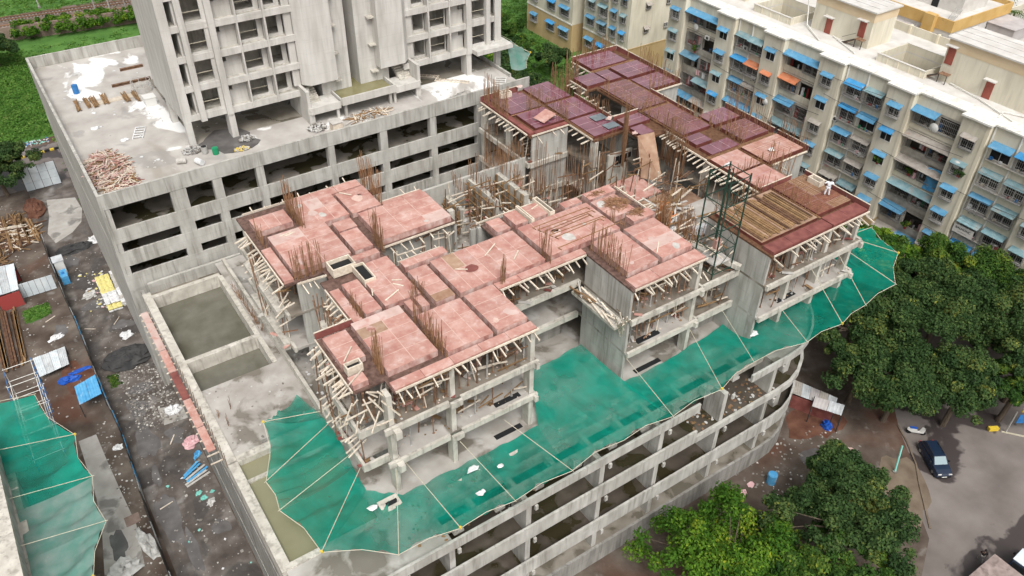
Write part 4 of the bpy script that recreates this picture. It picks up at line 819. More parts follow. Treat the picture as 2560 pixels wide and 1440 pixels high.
PL = [(16.2, 57.9, 1.1, .1), (16.5, 57.7, 1.0, .2), (23.2, 61.0, 1.2, -.9), (18.9, 46.8, .9, 1.2), (21.2, 47.1, .8, -.5), (20.0, 45.6, 1.6, .4), (29.6, 46.5, 1.9, .55), (31.0, 44.7, 1.3, .7), (21.0, 46.5, .9, -.9), (41.6, 39.1, 1.6, .75), (36.5, 49.8, 1.1, .3), (26.2, 45.5, 1.0, -.6), (14.3, 41.4, 1.6, .8), (13.8, 39.0, 1.9, .55)]
for x, y, L, a in PL:
    o = MB().box(x-L/2, x+L/2, y-.05, y+.05, 0, .045).build('loose_batten', 'batten_wood', None, (x, y, 0), label='short pale batten left lying on top of the pink plywood deck', cat='batten', group='loose battens on the pink deck')
    o.location = (x, y, 25.02); o.rotation_euler = (0, 0, a)
MB().prism(oval(27.0, 45.2, .55, .5, 18, .1, 3), 25.012, 25.02).build('red_patch', 'red_board', UB)
# long boards stacked on the brown deck
for k in range(34):
    x = 50.0+k*.2; lv = k % 3; t0 = rng.uniform(0, .9)
    bar('board', UB, (x, 35.0+t0*.4, 24.86+.05*lv), (x+rng.uniform(-.1, .1), 40.5-t0, 24.86+.05*lv), .2, .05, rng.choice(('plank_wood', 'plank_wood', 'plank_wood', 'dark_plank', 'orange_ply')))
# ---------------- steel props
pm = MB().tube((0, 0, .02), (0, 0, 1.5), .05, 6).tube((0, 0, 1.45), (0, 0, 2.8), .036, 6).box(-.09, .09, -.09, .09, 0, .02).box(-.09, .09, -.09, .09, 2.8, 2.82).tube((-.1, 0, 1.5), (.1, 0, 1.5), .018, 4)
PM = {k: pm.mesh('steel_prop', k) for k in ('rust_steel', 'grey_steel')}
def props(x0, x1, nx, y0, y1, ny, z, h, lab, grp):
    for i in range(nx):
        for k in range(ny):
            x = x0+(x1-x0)*(i+.5)/nx+rng.uniform(-.2, .2); y = y0+(y1-y0)*(k+.5)/ny+rng.uniform(-.2, .2)
            o = inst('steel_prop', PM[rng.choice(('rust_steel', 'rust_steel', 'grey_steel'))], None, (x, y, z), rng.uniform(0, 3), (1, 1, h/2.82), label=lab, cat='prop', group=grp)
g = 'steel props under the formwork'
props(15.6, 26.8, 17, 36.8, 39.6, 3, F2, 2.9, 'thin steel prop under the pink deck above the front fascia', g+' front left')
props(28.2, 36.0, 8, 43.0, 44.2, 1, F2, 2.9, 'thin steel prop in the recess between the two pink front bays', g+' recess')
props(37.2, 44.0, 11, 36.4, 38.8, 2, F2, 2.9, 'thin steel prop under the pink bay beside the hoist tower', g+' by the hoist')
props(50.0, 61.6, 16, 33.5, 35.8, 2, F2, 2.9, 'thin steel prop under the brown plank deck', g+' brown deck')
props(13.4, 15.0, 3, 37.8, 44.0, 7, F2, 2.9, 'thin steel prop behind the timber braces of the corner bay', g+' corner bay')
props(14.0, 15.4, 2, 53.0, 61.0, 7, F2, 2.9, 'thin steel prop on the flank facing the flooded basins', g+' flank')
props(23.0, 29.2, 7, 52.5, 54.0, 1, F2, 2.9, 'thin steel prop at the edge of the dark inner well', g+' well')
props(44.5, 49.0, 5, 62.2, 70.5, 7, F2, 2.9, 'thin steel prop under the wet red deck facing the tower', g+' red deck')
props(37.2, 44.0, 5, 36.6, 38.0, 1, F1, 3.3, 'long steel prop one floor below the pink bay beside the hoist tower', g+' lower by the hoist')
props(16, 26.5, 6, 37.0, 38.0, 1, F1, 3.3, 'long steel prop one floor below the front left pink deck', g+' lower front left')
props(50, 61, 6, 33.7, 34.6, 1, F1, 3.3, 'long steel prop one floor below the brown plank deck', g+' lower brown deck')
props(45.0, 48.8, 4, 37.5, 42.5, 3, F1, 3.3, 'long steel prop in the gap around the hoist tower', g+' gap')
# ---------------- green hoist tower
HT = thing('hoist_tower', 'slender dark green lattice hoist tower between the pink and brown decks', 'hoist tower', (47.2, 37.6, 21.35))
hx0, hx1, hy0, hy1, hz = 46.05, 48.35, 36.5, 38.8, 31.3; HB = 21.35
for x in (hx0, hx1):
    for y in (hy0, hy1): MB().beam((x, y, HB), (x, y, hz), .1).build('leg', 'hoist_green', HT)
for x in (47.0, 47.4): MB().beam((x, 37.6, HB), (x, 37.6, hz+.3), .07).build('guide_mast', 'hoist_green', HT)
for k in range(5):
    z = HB+.5+k*2.3
    for p, q in (((hx0, hy0), (hx1, hy0)), ((hx1, hy0), (hx1, hy1)), ((hx1, hy1), (hx0, hy1)), ((hx0, hy1), (hx0, hy0))):
        MB().beam((*p, z), (*q, z), .06).build('ring_bar', 'hoist_green', HT)
        if k < 4: MB().beam((*p, z), (*q, z+2.3), .035).build('brace', 'hoist_green', HT)
MB().box(46.9, 47.5, 37.4, 37.8, 23.4, 24.6).build('counterweight_board', 'pink_ply', HT)
MB().box(46.2, 48.2, 36.6, 38.6, 22.6, 22.7).build('platform', 'grey_ply', HT)
for i, (x, y) in enumerate(((46.9, 43.1), (47.7, 45.0), (47.3, 44.9))):
    MB().tube((x, y, F2), (x+.05, y, F2+3.2), .07, 8).tube((x, y, F2+2.6), (x+.7, y-.1, F2+2.75), .05, 6).build('orange_pipe', 'orange_pipe', None, (x, y, F2), label='orange standpipe with a side arm in the gap behind the hoist', cat='pipe', group='orange standpipes')
# ================================================================== safety nets
def net(name, label, rows, mt, parent_z, sag=.55, roots=None, nu=18, nv=14, pole='pole_cane', seed=3):
    """rows = [(inner, tip), ...]; a panel of cloth spans each neighbouring pair"""
    q = random.Random(seed)
    t = thing(name, label, 'safety net', rows[0][0])
    for i in range(len(rows)-1):
        a0, b0 = map(Vector, rows[i]); a1, b1 = map(Vector, rows[i+1]); vs = []; fs = []
        w1, w2 = q.uniform(0, 6), q.uniform(0, 6)
        bow = .085*(b1-b0).length
        for u_ in range(nu+1):
            u = u_/nu; a = a0.lerp(a1, u); c = b0.lerp(b1, u)
            c = c+(a-c).normalized()*bow*4*u*(1-u)
            for v_ in range(nv+1):
                v = v_/nv; p = a.lerp(c, v)
                p.z -= (sag*math.sin(math.pi*v)*(.5+2*u*(1-u)))+.1*math.sin(7*v+w1)*math.sin(math.pi*u)+.14*math.sin(9*u+5*v+w2)*math.sin(math.pi*u)+(.16*math.sin(19*u+w1+3*v)+.09*math.sin(31*u-5*v+w2)+.07*math.sin(13*v+6*u+w1))*math.sin(math.pi*u)*(.25+.75*v)
                vs.append(p)
        for u_ in range(nu):
            for v_ in range(nv):
                k = u_*(nv+1)+v_; fs.append((k, k+1, k+nv+2, k+nv+1))
        MB().add(vs, fs).build('net_panel', mt if isinstance(mt, str) else mt[i % len(mt)], t, smooth=True)
        MB().beam(b0+Vector((0, 0, .02)), b0.lerp(b1, .5)+((a0+a1)/2-(b0+b1)/2).normalized()*bow, .03).beam(b0.lerp(b1, .5)+((a0+a1)/2-(b0+b1)/2).normalized()*bow, b1, .03).build('edge_rope', 'rope', t)
    for i, (a, c) in enumerate(rows):
        r_ = roots[i] if roots else None
        if r_ is None: continue
        c = Vector(c); d = (c-Vector(r_)).normalized()
        MB().tube(r_, c+d*.15+Vector((0, 0, .1)), .027, 6).build('pole', pole, t)
        if i % 3 == 1: MB().box(c.x-.08, c.x+.08, c.y-.08, c.y+.08, c.z, c.z+.18).build('tie', 'yellow_cloth', t)
    return t
net('safety_net', 'deep green safety net fanning around the corner above the flooded basins',
    [((12.3, 50, 14.6), (10.2, 47.6, 16)), ((13.0, 46.0, 15.0), (8.4, 46.2, 17)), ((13.2, 43.0, 14.6), (6.5, 40.6, 17)), ((13.0, 40.4, 14.4), (6.4, 37.7, 17)), ((12.9, 38.0, 14.3), (7.5, 33.0, 17)), ((15.0, 36.1, 14.3), (11.7, 30.0, 17))],
    ['net_green', 'net_deep'], 14, .7, [None, (12.8, 44.5, 17.3), (12.8, 43.2, 17.3), (12.8, 39.5, 17.2), (12.7, 37.9, 17.2), (14.8, 36.2, 17.2)], seed=5)
net('safety_net', 'green safety net strung along the street front below the pink bays',
    [((15.0, 36.1, 14.3), (11.7, 30.0, 17)), ((18.4, 36.2, 14.3), (16.2, 29.5, 17)), ((22.6, 36.0, 14.3), (20.6, 29.3, 17)), ((27.5, 36.1, 14.4), (25.6, 29.2, 17)), ((30.3, 41.2, 14.8), (31.0, 29.6, 16.6)), ((36.2, 41.6, 14.8), (35.5, 29.1, 17))],
    ['net_green', 'net_green', 'net_deep'], 14, .6, [None, (15.7, 36.6, 17.2), (20.1, 36.0, 17.2), (24.1, 36.0, 17.2), None, (36.6, 36.1, 17.2)], seed=9)
net('safety_net', 'green safety net running past the hoist tower to the brown deck end',
    [((36.6, 36.1, 14.4), (35.5, 29.1, 17)), ((41.6, 36.0, 14.4), (40.9, 29.1, 17)), ((46.4, 36.3, 14.5), (45.5, 29.9, 17)), ((52.0, 37.0, 14.6), (51.3, 29.1, 17)), ((57.2, 36.2, 14.8), (55.9, 29.0, 17)), ((62.2, 36.0, 15.0), (59.4, 29.3, 17.4)),
     ((64.6, 36.6, 16.5), (63.3, 29.2, 18.2)), ((65.0, 37.6, 18.0), (66.9, 31.7, 18.8)), ((65.0, 39.2, 18.6), (67.9, 35.6, 19.2))],
    ['net_green', 'net_deep', 'net_deep'], 14, .6, [None, (43.6, 35.7, 17.3), (47.9, 36.0, 17.3), (53.1, 34.6, 17.3), (55.4, 33.2, 20.8), (59.2, 33.2, 20.8), (60.4, 33.2, 20.8), (62.2, 34.0, 21.0), (62.4, 34.4, 21.2)], seed=13)
NB = thing('neighbour_building', 'pale concrete neighbour wall behind the faded net by the alley', 'building', (-13, 52, 0))
box('wall', NB, -18, -10.9, 38, 66, 0, 9.2, C); box('roof_rim', NB, -18, -10.7, 38, 66, 9.2, 9.9, 'concrete_white'); box('ledge', NB, -10.9, -10.2, 38, 65, 6.4, 6.8, 'concrete_white')
for y in (42, 50, 58): box('window', NB, -10.93, -10.86, y, y+2, 2, 4.5, 'pane')
net('safety_net', 'faded green safety net reaching out over the concrete path by the alley fence',
    [((-12.5, 72.5, 7.5), (-6.9, 70.2, 8.0)), ((-10.9, 64.0, 7.0), (-4.75, 62.8, 8.0)), ((-10.7, 57.8, 6.9), (-4.5, 57.0, 8.0)), ((-10.7, 52.3, 6.9), (-4.6, 51.6, 8.0)), ((-10.7, 46.5, 6.9), (-6.6, 46.9, 8.0)), ((-10.7, 41, 6.9), (-6.6, 41.5, 8.0))],
    ['net_deep', 'net_green', 'net_pale', 'net_pale'], 7, .5, [(-12.0, 71, 8.6), (-10.7, 64.0, 8.6), (-10.7, 57.8, 8.6), (-10.7, 52.4, 8.6), (-10.7, 47.2, 8.6), None], seed=21)
# ================================================================== cream apartment block
AP = thing('apartment_block', 'long cream apartment block with blue window awnings and white roof terraces', 'building', (100, 52, 0))
def ap(name, x0, x1, y0, y1, z0, z1, mt='cream', parent=None): return box(name, parent or AP, x0, x1, y0, y1, z0, z1, mt)
BAYS = [(88.7, 92.0), (78.4, 81.8), (69.2, 72.7), (59.2, 63.0), (48.8, 52.4), (38.9, 42.3), (28.6, 32.1), (18.4, 21.8)]
LOG = [(81.8, 88.7), (63.0, 69.2), (42.3, 48.8), (21.8, 28.6)]
TWO = [(72.7, 78.4), (52.4, 59.2), (32.1, 38.9), (12, 18.4)]
FZ = [19.1, 15.65, 12.25, 8.9, 5.5]           # window centres
RZ = 22.0; TANZ = 3.9
for z0, z1, mt in ((0, TANZ, 'tan_paint'), (TANZ, RZ, 'cream')):
    ap('wall', 95.6, 97, 12, 92, z0, z1, mt); ap('wall', 103, 108.8, 12, 92, z0, z1, mt)
    for y0, y1 in ((12, 51), (57.6, 72.4), (79, 92)): ap('wall', 97, 103, y0, y1, z0, z1, mt)
    for y0, y1 in BAYS: ap('bay_wall', 92.5, 95.6, y0, y1, z0, z1, mt)
    for y0, y1 in TWO: ap('wall', 93.3, 95.6, y0, y1, z0, z1, mt)
for y0, y1 in ((51, 57.6), (72.4, 79)): ap('well_floor', 97, 103, y0, y1, 12, 12.3, 'roof_grey')
for y0, y1 in BAYS:
    ap('roof_lip', 92.2, 95.6, y0-.2, y1+.2, RZ, RZ+.22, 'lip_white'); ap('corner_pilaster', 92.44, 92.9, y0-.06, y0+.35, TANZ, RZ, 'cream_pilaster')
    ap('string_course', 92.42, 92.5, y0, y1, TANZ-.1, TANZ+.12, 'lip_white')
for y0, y1 in TWO: ap('roof_lip', 93.05, 95.6, y0+.2, y1-.2, RZ, RZ+.2, 'lip_white')
for y0, y1 in LOG: ap('roof_lip', 93.3, 95.6, y0+.2, y1-.2, RZ, RZ+.2, 'lip_white')
ap('roof', 95.6, 97, 12, 92, RZ, RZ+.18, 'roof_white'); ap('roof', 103, 109, 12, 92, RZ, RZ+.18, 'roof_white')
for y0, y1 in ((12, 51), (57.6, 72.4), (79, 92)): ap('roof', 97, 103, y0, y1, RZ, RZ+.18, 'roof_white')
# roof parapets: front kerb, well rims, rear wall of panels
for y0, y1 in ((51, 57.6), (72.4, 79)):
    for r in ((96.8, 97, y0-.2, y1+.2), (103, 103.2, y0-.2, y1+.2), (97, 103, y0-.2, y0), (97, 103, y1, y1+.2)): ap('well_parapet', *r, RZ+.18, RZ+1.15, 'cream')
    ap('well_rim', 96.7, 97.02, y0-.25, y1+.25, RZ+1.15, RZ+1.22, 'roof_white'); ap('well_rim', 102.98, 103.3, y0-.25, y1+.25, RZ+1.15, RZ+1.22, 'roof_white')
    for k in range(4): ap('panel_strip', 96.74, 96.8, y0+.3+k*1.6, y0+.42+k*1.6, RZ+.18, RZ+1.1, 'cream_pilaster')
for i in range(18):
    y0 = 14+i*4.3; ap('rear_parapet', 108.6, 108.8, y0, y0+4.0, RZ+.18, RZ+1.3, 'cream'); ap('rear_pier', 108.45, 108.95, y0+4.0, y0+4.3, RZ+.18, RZ+1.4, 'cream_pilaster')
# stair houses
def stairhouse(x0, x1, y0, y1, z1, doors):
    ap('stair_house', x0, x1, y0, y1, RZ+.18, z1-1.3, 'cream'); ap('beige_band', x0-.03, x1+.03, y0-.03, y1+.03, z1-1.3, z1, 'beige_paint'); ap('roof', x0-.3, x1+.3, y0-.3, y1+.3, z1, z1+.2, 'roof_white')
    for y, z in doors:
        d = ap('door', x0-.06, x0, y-.5, y+.5, z, z+2.05, 'door_red')
        ap('door_hood', x0-.7, x0, y-.75, y+.75, z+2.3, z+2.42, 'roof_white')
    for k in range(3): bar('roof_wire', AP, (x0+.5+k*1.6, y0, z1+.5), (x0+.5+k*1.6, y1, z1+.5), .03, .03, 'grey_steel')
stairhouse(98.8, 103.8, 60.8, 70.2, 27.0, ((67.4, 22.2), (62.2, 23.4))); stairhouse(98.3, 103.8, 34.8, 49.9, 27.5, ((43.4, 22.2), (49.2, 24.4))); stairhouse(98.5, 103.5, 82.5, 90, 27, ((86, 22.2),))
for (x, y) in ((98.0, 61.4), (97.6, 48.6)):
    st = link(bpy.data.objects.new('roof_stair', None), AP, (x, y, RZ+.2))
    box('landing', st, x-.2, x+.7, y-.3, y+.9, RZ+1.3, RZ+1.38, 'rust_steel')
    for dy in (-.25, .8): bar('leg', st, (x-.1, y+dy, RZ+.2), (x-.1, y+dy, RZ+1.3), .08, .08, 'dark_metal')
    for k in range(6): box('step', st, x-.15, x+.6, y+.9+.3*k, y+1.2+.3*k, RZ+1.1-.19*k, RZ+1.16-.19*k, 'rust_steel')
    bar('stringer', st, (x-.2, y+.9, RZ+1.3), (x-.2, y+2.8, RZ+.2), .06, .14, 'dark_metal'); bar('hand_rail', st, (x-.2, y+.9, RZ+2.1), (x-.2, y+2.8, RZ+1.0), .05, .05, 'dark_metal')
for pts in ([(98.7, 71.5, 26), (98.4, 70.6, 22.5), (95.5, 66, 22.35)], [(98.2, 35.4, 27), (98.1, 36, 22.5), (96.4, 40, 22.35), (94.6, 39.5, 22.35)], [(96, 60.5, 22.35), (98.4, 66, 22.35)], [(98.2, 48, 22.4), (97.2, 43.5, 22.35), (95, 38, 22.35)]):
    for a, c in zip(pts[:-1], pts[1:]): bar('roof_pipe', AP, a, c, .12, .12, 'pipe_white')
# ---- window kit, facing -X, origin at the opening's centre on the wall face
def win_mesh(w, h):
    b_ = MB(); t = .09
    b_.box(-.05, .02, -w/2, w/2, -h/2, -h/2+t).box(-.05, .02, -w/2, w/2, h/2-t, h/2).box(-.05, .02, -w/2, -w/2+t, -h/2+t, h/2-t).box(-.05, .02, w/2-t, w/2, -h/2+t, h/2-t)
    b_.box(-.03, .02, -.03, .03, -h/2+t, h/2-t)
    b_.box(-.012, .02, -w/2+t, -.03, -h/2+t, h/2-t, 1).box(-.012, .02, .03, w/2-t, -h/2+t, h/2-t, 1)
    return b_.mesh('window', ['frame_white', 'pane'])
def grille_mesh(w, h, d):
    b_ = MB(); n = max(4, int(w/.22))
    for i in range(n+1):
        y = -w/2+w*i/n; b_.box(-d, -d+.025, y-.012, y+.012, -h/2, h/2)
    for z in (-h/2, -h*.17, h*.17, h/2-.03):
        b_.box(-d, -d+.03, -w/2, w/2, z, z+.03)
        for y in (-w/2, w/2): b_.box(-d, 0, y-.015, y+.015, z, z+.03)
    for k in range(1, 4):
        for y in (-w/2, w/2): b_.box(-d*k/4-.012, -d*k/4+.012, y-.012, y+.012, -h/2, h/2)
    b_.box(-d, 0, -w/2, w/2, -h/2-.09, -h/2-.01)
    return b_.mesh('grille', 'grille')
def awn_mesh(w, d, drop, mt):
    b_ = MB(); n = max(6, int(w/.16)); vs = []; fs = []
    for i in range(n*2+1):
        y = -w/2+w*i/(2*n); dz = .035 if i % 2 else 0
        vs += [(0, y, dz), (-d, y, dz-drop)]
    for i in range(n*2): k = 2*i; fs.append((k, k+1, k+3, k+2))
    b_.add(vs, fs); b_.box(-d, -d+.03, -w/2, w/2, -drop-.05, -drop-.01)
    for y in (-w/2+.03, w/2-.03): b_.beam((-.0, y, -drop-.25), (-d+.05, y, -drop-.02), .03)
    return b_.mesh('awning', mt)
WM, GM, AM = {}, {}, {}
def window(parent, X, y, z, w, h, awn=None, gr=True, d=.5, ad=.75, adrop=.38, aw=None):
    k = (w, h)
    if k not in WM: WM[k] = win_mesh(w, h)
    o = inst('window', WM[k], parent, (X, y, z))
    if gr:
        k = (w+.1, h, d)
        if k not in GM: GM[k] = grille_mesh(*k)
        inst('grille', GM[k], o, (X, y, z))
    if awn:
        k = (aw or w+.3, ad, adrop, awn)
        if k not in AM: AM[k] = awn_mesh(*k)
        inst('awning', AM[k], o, (X-.01, y, z+h/2+.28))
    return o
wr = random.Random(31)
BLUES = ['awning_blue_0', 'awning_blue_0', 'awning_blue_1', 'awning_blue_2', 'awning_teal', 'awning_teal']
for bi, (y0, y1) in enumerate(BAYS):
    for fi, z in enumerate(FZ):
        aw = wr.choice(BLUES+['awning_grey'])
        if bi == 2 and fi == 1: aw = 'awning_orange'
        if bi == 2 and fi == 0 or bi == 3 and fi in (0, 1) or bi == 4 and fi == 0: aw = 'awning_blue_0'
        if bi == 3 and fi == 2: aw = 'awning_grey'
        if bi == 5: aw = ('awning_grey', 'awning_teal', 'awning_blue_0', 'awning_blue_0', 'awning_blue_0')[fi]
        window(AP, 92.5, (y0+y1)/2+.15, z, 1.65, 1.55, aw, wr.random() < .75, wr.choice((.35, .5)), wr.choice((.6, .75)))
for ti, (y0, y1) in enumerate(TWO):
    for fi, z in enumerate(FZ):
        for k in (0, 1):
            y = y0+(y1-y0)*(.27+.46*(1-k)); aw = wr.choice(BLUES+['awning_teal', 'awning_grey'])
            if ti == 0 and fi == 1 and k == 1: aw = 'awning_orange'
            if ti == 2 and fi == 4: aw = 'awning_blue_2'
            window(AP, 93.3, y, z-.05, 2.45, 1.85, aw, wr.random() < .8, wr.choice((.5, .7)), wr.choice((.75, 1.0)), wr.choice((.35, .5)))
        ap('ledge', 92.75, 93.3, y0+.6, y1-.6, z-1.15, z-1.05, 'sill_grey')
    for y in (y0+.25, (y0+y1)/2, y1-.25): bar('down_pipe', AP, (93.22, y, .5), (93.22, y, RZ), .14, .14, 'pipe_white')
for li, (y0, y1) in enumerate(LOG):
    ap('loggia_back', 95.5, 95.6, y0, y1, 0, RZ, 'loggia_dark')  # dark back sheet paints the shade inside the loggia
    ap('loggia_head', 93.5, 95.5, y0, y1, 20.55, RZ, 'cream')
    ym = (y0+y1)/2
    for fi, z in enumerate(FZ+[2.1]):
        ap('loggia_floor', 93.5, 95.5, y0, y1, z-1.75, z-1.6, 'sill_grey')
        ap('loggia_wall', 93.5, 93.65, y0, y1, z-1.9, z-.75, wr.choice(('sill_grey', 'cream', 'sill_grey')))
        ap('loggia_lintel', 93.55, 93.75, y0, y1, z+1.15, z+1.45, 'sill_grey')
        for y in (y0+.15, ym, y1-.15): ap('loggia_pier', 93.55, 93.85, y-.15, y+.15, z-.75, z+1.15, 'sill_grey')
        for k in (0, 1):
            yy = y0+(y1-y0)*(.26+.48*k); w = (y1-y0)/2-.4
            if wr.random() < .7:
                key = (round(w, 1), 1.85, .3)
                if key not in GM: GM[key] = grille_mesh(*key)
                inst('grille', GM[key], AP, (93.6, yy, z+.15))
            if wr.random() < .72 or fi == 0:
                mt = wr.choice(BLUES+['awning_grey', 'awning_grey'])
                if li == 1 and fi == 1: mt = ('awning_blue_2', 'awning_orange')[k]
                if fi == 0: mt = 'awning_blue_0'
                if li == 2 and fi == 0 and k == 0: continue
                key = (round(w+.5, 1), 1.1, .5, mt)
                if key not in AM: AM[key] = awn_mesh(*key)
                inst('awning', AM[key], AP, (93.52, yy, z+1.45))
# odds and ends on the facade
cb_ = MB(); CM = ['awning_grey', 'sill_grey', 'white_cloth', 'blue_paint', 'red_paint', 'green_paint', 'loggia_dark', 'pink_cloth', 'batten_wood']
for y0, y1 in LOG:
    for z in FZ+[2.1]:
        for i in range(9):
            y = wr.uniform(y0+.3, y1-.3); s = wr.uniform(.15, .5); x = wr.uniform(93.7, 94.6); cb_.box(x, x+s*.7, y-s/2, y+s/2, z-1.6, z-1.6+wr.uniform(.3, 1.9), wr.randrange(len(CM)))
        if wr.random() < .6:
            y = wr.uniform(y0+.5, y1-2.2)
            for i in range(5): cb_.box(93.9, 93.93, y+i*.33, y+i*.33+.27, z+.2-wr.uniform(.3, .8), z+.85, wr.choice((2, 3, 4, 7, 1)))
for y0, y1 in TWO:
    for z in FZ:
        for f_ in (.27, .73):
            for i in range(3):
                if wr.random() < .6: y = y0+(y1-y0)*f_+wr.uniform(-1.0, 1.0); s = wr.uniform(.15, .4); cb_.box(92.85, 92.85+s*.6, y-s/2, y+s/2, z-.93, z-.93+wr.uniform(.15, .55), wr.randrange(len(CM)))
cb_.build('balcony_clutter', CM, AP, kind='stuff')
for i, (y0, y1, z) in enumerate(((71, 50.9, 20.4), (61.1, 40.6, 17.3), (81, 61, 14.2), (50.7, 30.4, 13.6), (50.7, 30.4, 7.4), (71, 61, 10.4))):
    pts = [(92.35, y0+(y1-y0)*k/8, z-.5*math.sin(math.pi*k/8)) for k in range(9)]
    q_ = MB()
    for a, c in zip(pts[:-1], pts[1:]): q_.beam(a, c, .035)
    q_.build('cable', 'black', AP)
def acunit(x, y, z, lab):
    t = thing('air_conditioner', lab, 'air conditioner', (x, y, z))
    MB().box(x-.3, x, y-.42, y+.42, z, z+.58).build('casing', 'ac_white', t)
    b_ = MB(); b_.tube((x-.3, y-.1, z+.29), (x-.32, y-.1, z+.29), .23, 14); b_.build('fan_grille', 'dark_metal', t)
    MB().box(x-.32, x, y-.4, y-.34, z-.12, z).box(x-.32, x, y+.34, y+.4, z-.12, z).build('bracket', 'dark_metal', t)
def dish(x, y, z, r, lab):
    t = thing('dish_antenna', lab, 'dish antenna', (x, y, z)); b_ = MB(); rr = []
    for k in range(5):
        a = k/4; rr.append([(x-.35+.16*a*a*1-.0, y+math.cos(2*math.pi*i/14)*r*a, z+math.sin(2*math.pi*i/14)*r*a+.0) for i in range(14)])
    b_.rings([[(px-(1-k/4)*.0, py, pz) for px, py, pz in r_] for k, r_ in enumerate(rr)], cap=False); b_.build('reflector', 'ac_white', t, smooth=True)
    MB().tube((x-.35, y, z), (x, y, z-.15), .03, 6).build('arm', 'grey_steel', t); MB().beam((x-.35, y, z-r*.8), (x-.75, y, z), .03).build('feed_arm', 'grey_steel', t)
for i, (x, y, z, l) in enumerate(((93.2, 76.2, 18.0, 'white air conditioner under a blue awning near the top floor corner'), (93.2, 58.9, 14.1, 'white air conditioner beside an arched top floor window'), (93.2, 54.2, 10.9, 'white air conditioner below a teal awning at mid height'),
                                  (93.4, 37.4, 10.8, 'white air conditioner on the ledge beside a plant shelf'), (93.2, 36.9, 4.4, 'white air conditioner just above the tan base'), (93.2, 33.5, 8.0, 'white air conditioner below the lettered banner'), (93.2, 73.6, 14.2, 'white air conditioner beside an orange awning'),
                                  (93.4, 84, 16.9, 'white air conditioner inside the broad top loggia'))): acunit(x, y, z, l)
dish(93.5, 45.6, 18.7, .6, 'large white dish antenna in the top floor loggia'); dish(93.4, 86.6, 18.0, .55, 'white dish antenna in front of the broad blue awned loggia'); dish(92.4, 40.9, 16.2, .5, 'grey white dish antenna beside a bay window with a plant'); dish(92.4, 70.1, 12.5, .5, 'round white dish antenna on the bay below the orange awning')
t = thing('blue_tarpaulin', 'bright blue tarpaulin hung down over the loggia with washing', 'tarpaulin', (93.2, 43.4, 13.5))
b = MB(); vs = []; fs = []
for i in range(7):
    for k in range(6): vs.append((93.35-.12*math.sin(i*1.3+k), 42.5+.32*i, 13.9-.62*k+.1*math.sin(i)))
for i in range(6):
    for k in range(5): a = i*6+k; fs.append((a, a+1, a+7, a+6))
b.add(vs, fs).build('cloth', 'sky_sheet', t, smooth=True); MB().beam((93.35, 42.4, 13.95), (93.35, 44.6, 13.95), .05).build('rail', 'dark_metal', t)
for i, (x, y, z, m_, l) in enumerate(((93.2, 45.6, 12.3, 'pink_cloth', 'pink garment drying beside the blue tarpaulin'), (93.2, 57.9, 8.0, 'pink_cloth', 'pink washing hung below a teal awning'), (93.2, 58.6, 7.9, 'white_cloth', 'white washing hung below a teal awning'), (93.3, 84.5, 11.6, 'pink_cloth', 'pink sari drying in the shaded loggia'), (93.3, 83.2, 11.5, 'white_cloth', 'pale sheet drying in the shaded loggia'), (93.0, 37.6, 12.0, 'white_cloth', 'white sheet folded over the balcony sill'))):
    b = MB(); vs = []; fs = []
    for a in range(5):
        for k in range(4): vs.append((x+.07*math.sin(a*2+i), y+a*.17, z-.28*k))
    for a in range(4):
        for k in range(3): q = a*4+k; fs.append((q, q+1, q+5, q+4))
    b.add(vs, fs).build('washing', m_, None, (x, y, z), label=l, cat='washing')
sg = thing('banner', 'small white lettered banner under a blue awning on the apartment block', 'banner', (92.5, 37.3, 8.6))
MB().box(92.52, 92.58, 36.0, 38.6, 7.95, 9.1).build('panel', 'frame_white', sg)
def text(s, size, w, mt, parent, name='lettering'):
    cu = bpy.data.curves.new(name, 'FONT'); cu.body = s; cu.size = size; cu.align_x = 'CENTER'; cu.align_y = 'CENTER'; cu.extrude = .008
    o = bpy.data.objects.new(name, cu); COL.objects.link(o)
    me = bpy.data.meshes.new_from_object(o.evaluated_get(bpy.context.evaluated_depsgraph_get())); bpy.data.objects.remove(o, do_unlink=True)
    me.materials.clear(); me.materials.append(MATS[mt])
    o = bpy.data.objects.new(name, me); link(o, parent, w); o.rotation_euler = (R(90), 0, R(-90)); return o
text('BALMOHC', .42, (92.505, 37.3, 8.7), 'black', sg); text('----- ------ -----', .2, (92.505, 37.3, 8.28), 'black', sg)
cl = thing('round_plaque', 'round yellow plaque on the dark ground floor arcade', 'plaque', (93.3, 46.7, 2.3)); MB().tube((93.35, 46.7, 2.3), (93.25, 46.7, 2.3), .62, 20).build('disc', 'yellow_paint', cl); MB().tube((93.25, 46.7, 2.3), (93.22, 46.7, 2.3), .45, 20).build('face', 'beige_paint', cl)
# ================================================================== second apartment block, seen between tower and long block
A2 = thing('apartment_block', 'cream apartment block with a tan base rising beyond the red deck and trees', 'building', (105, 122, 0))
def a2(name, x0, x1, y0, y1, z0, z1, mt='cream'): return box(name, A2, x0, x1, y0, y1, z0, z1, mt)
for z0, z1, mt in ((0, 5.6, 'tan_paint'), (5.6, 26, 'cream')):
    a2('wall', 99.0, 118, 108.0, 121.2, z0, z1, mt); a2('wall', 101.5, 118, 121.2, 123.2, z0, z1, 'loggia_dark'); a2('wall', 97.8, 118, 123.2, 138.5, z0, z1, mt)  # recessed wall coloured dark to stand in for shade in the slot
a2('string_course', 98.9, 99.0, 108.0, 121.2, 5.5, 5.75, 'lip_white'); a2('string_course', 97.7, 97.8, 123.2, 138.5, 5.5, 5.75, 'lip_white'); a2('string_course', 99, 113, 107.92, 108.0, 5.5, 5.7, 'tan_paint')
a2('roof', 97.6, 118.2, 107.8, 138.7, 26, 26.3, 'roof_white')
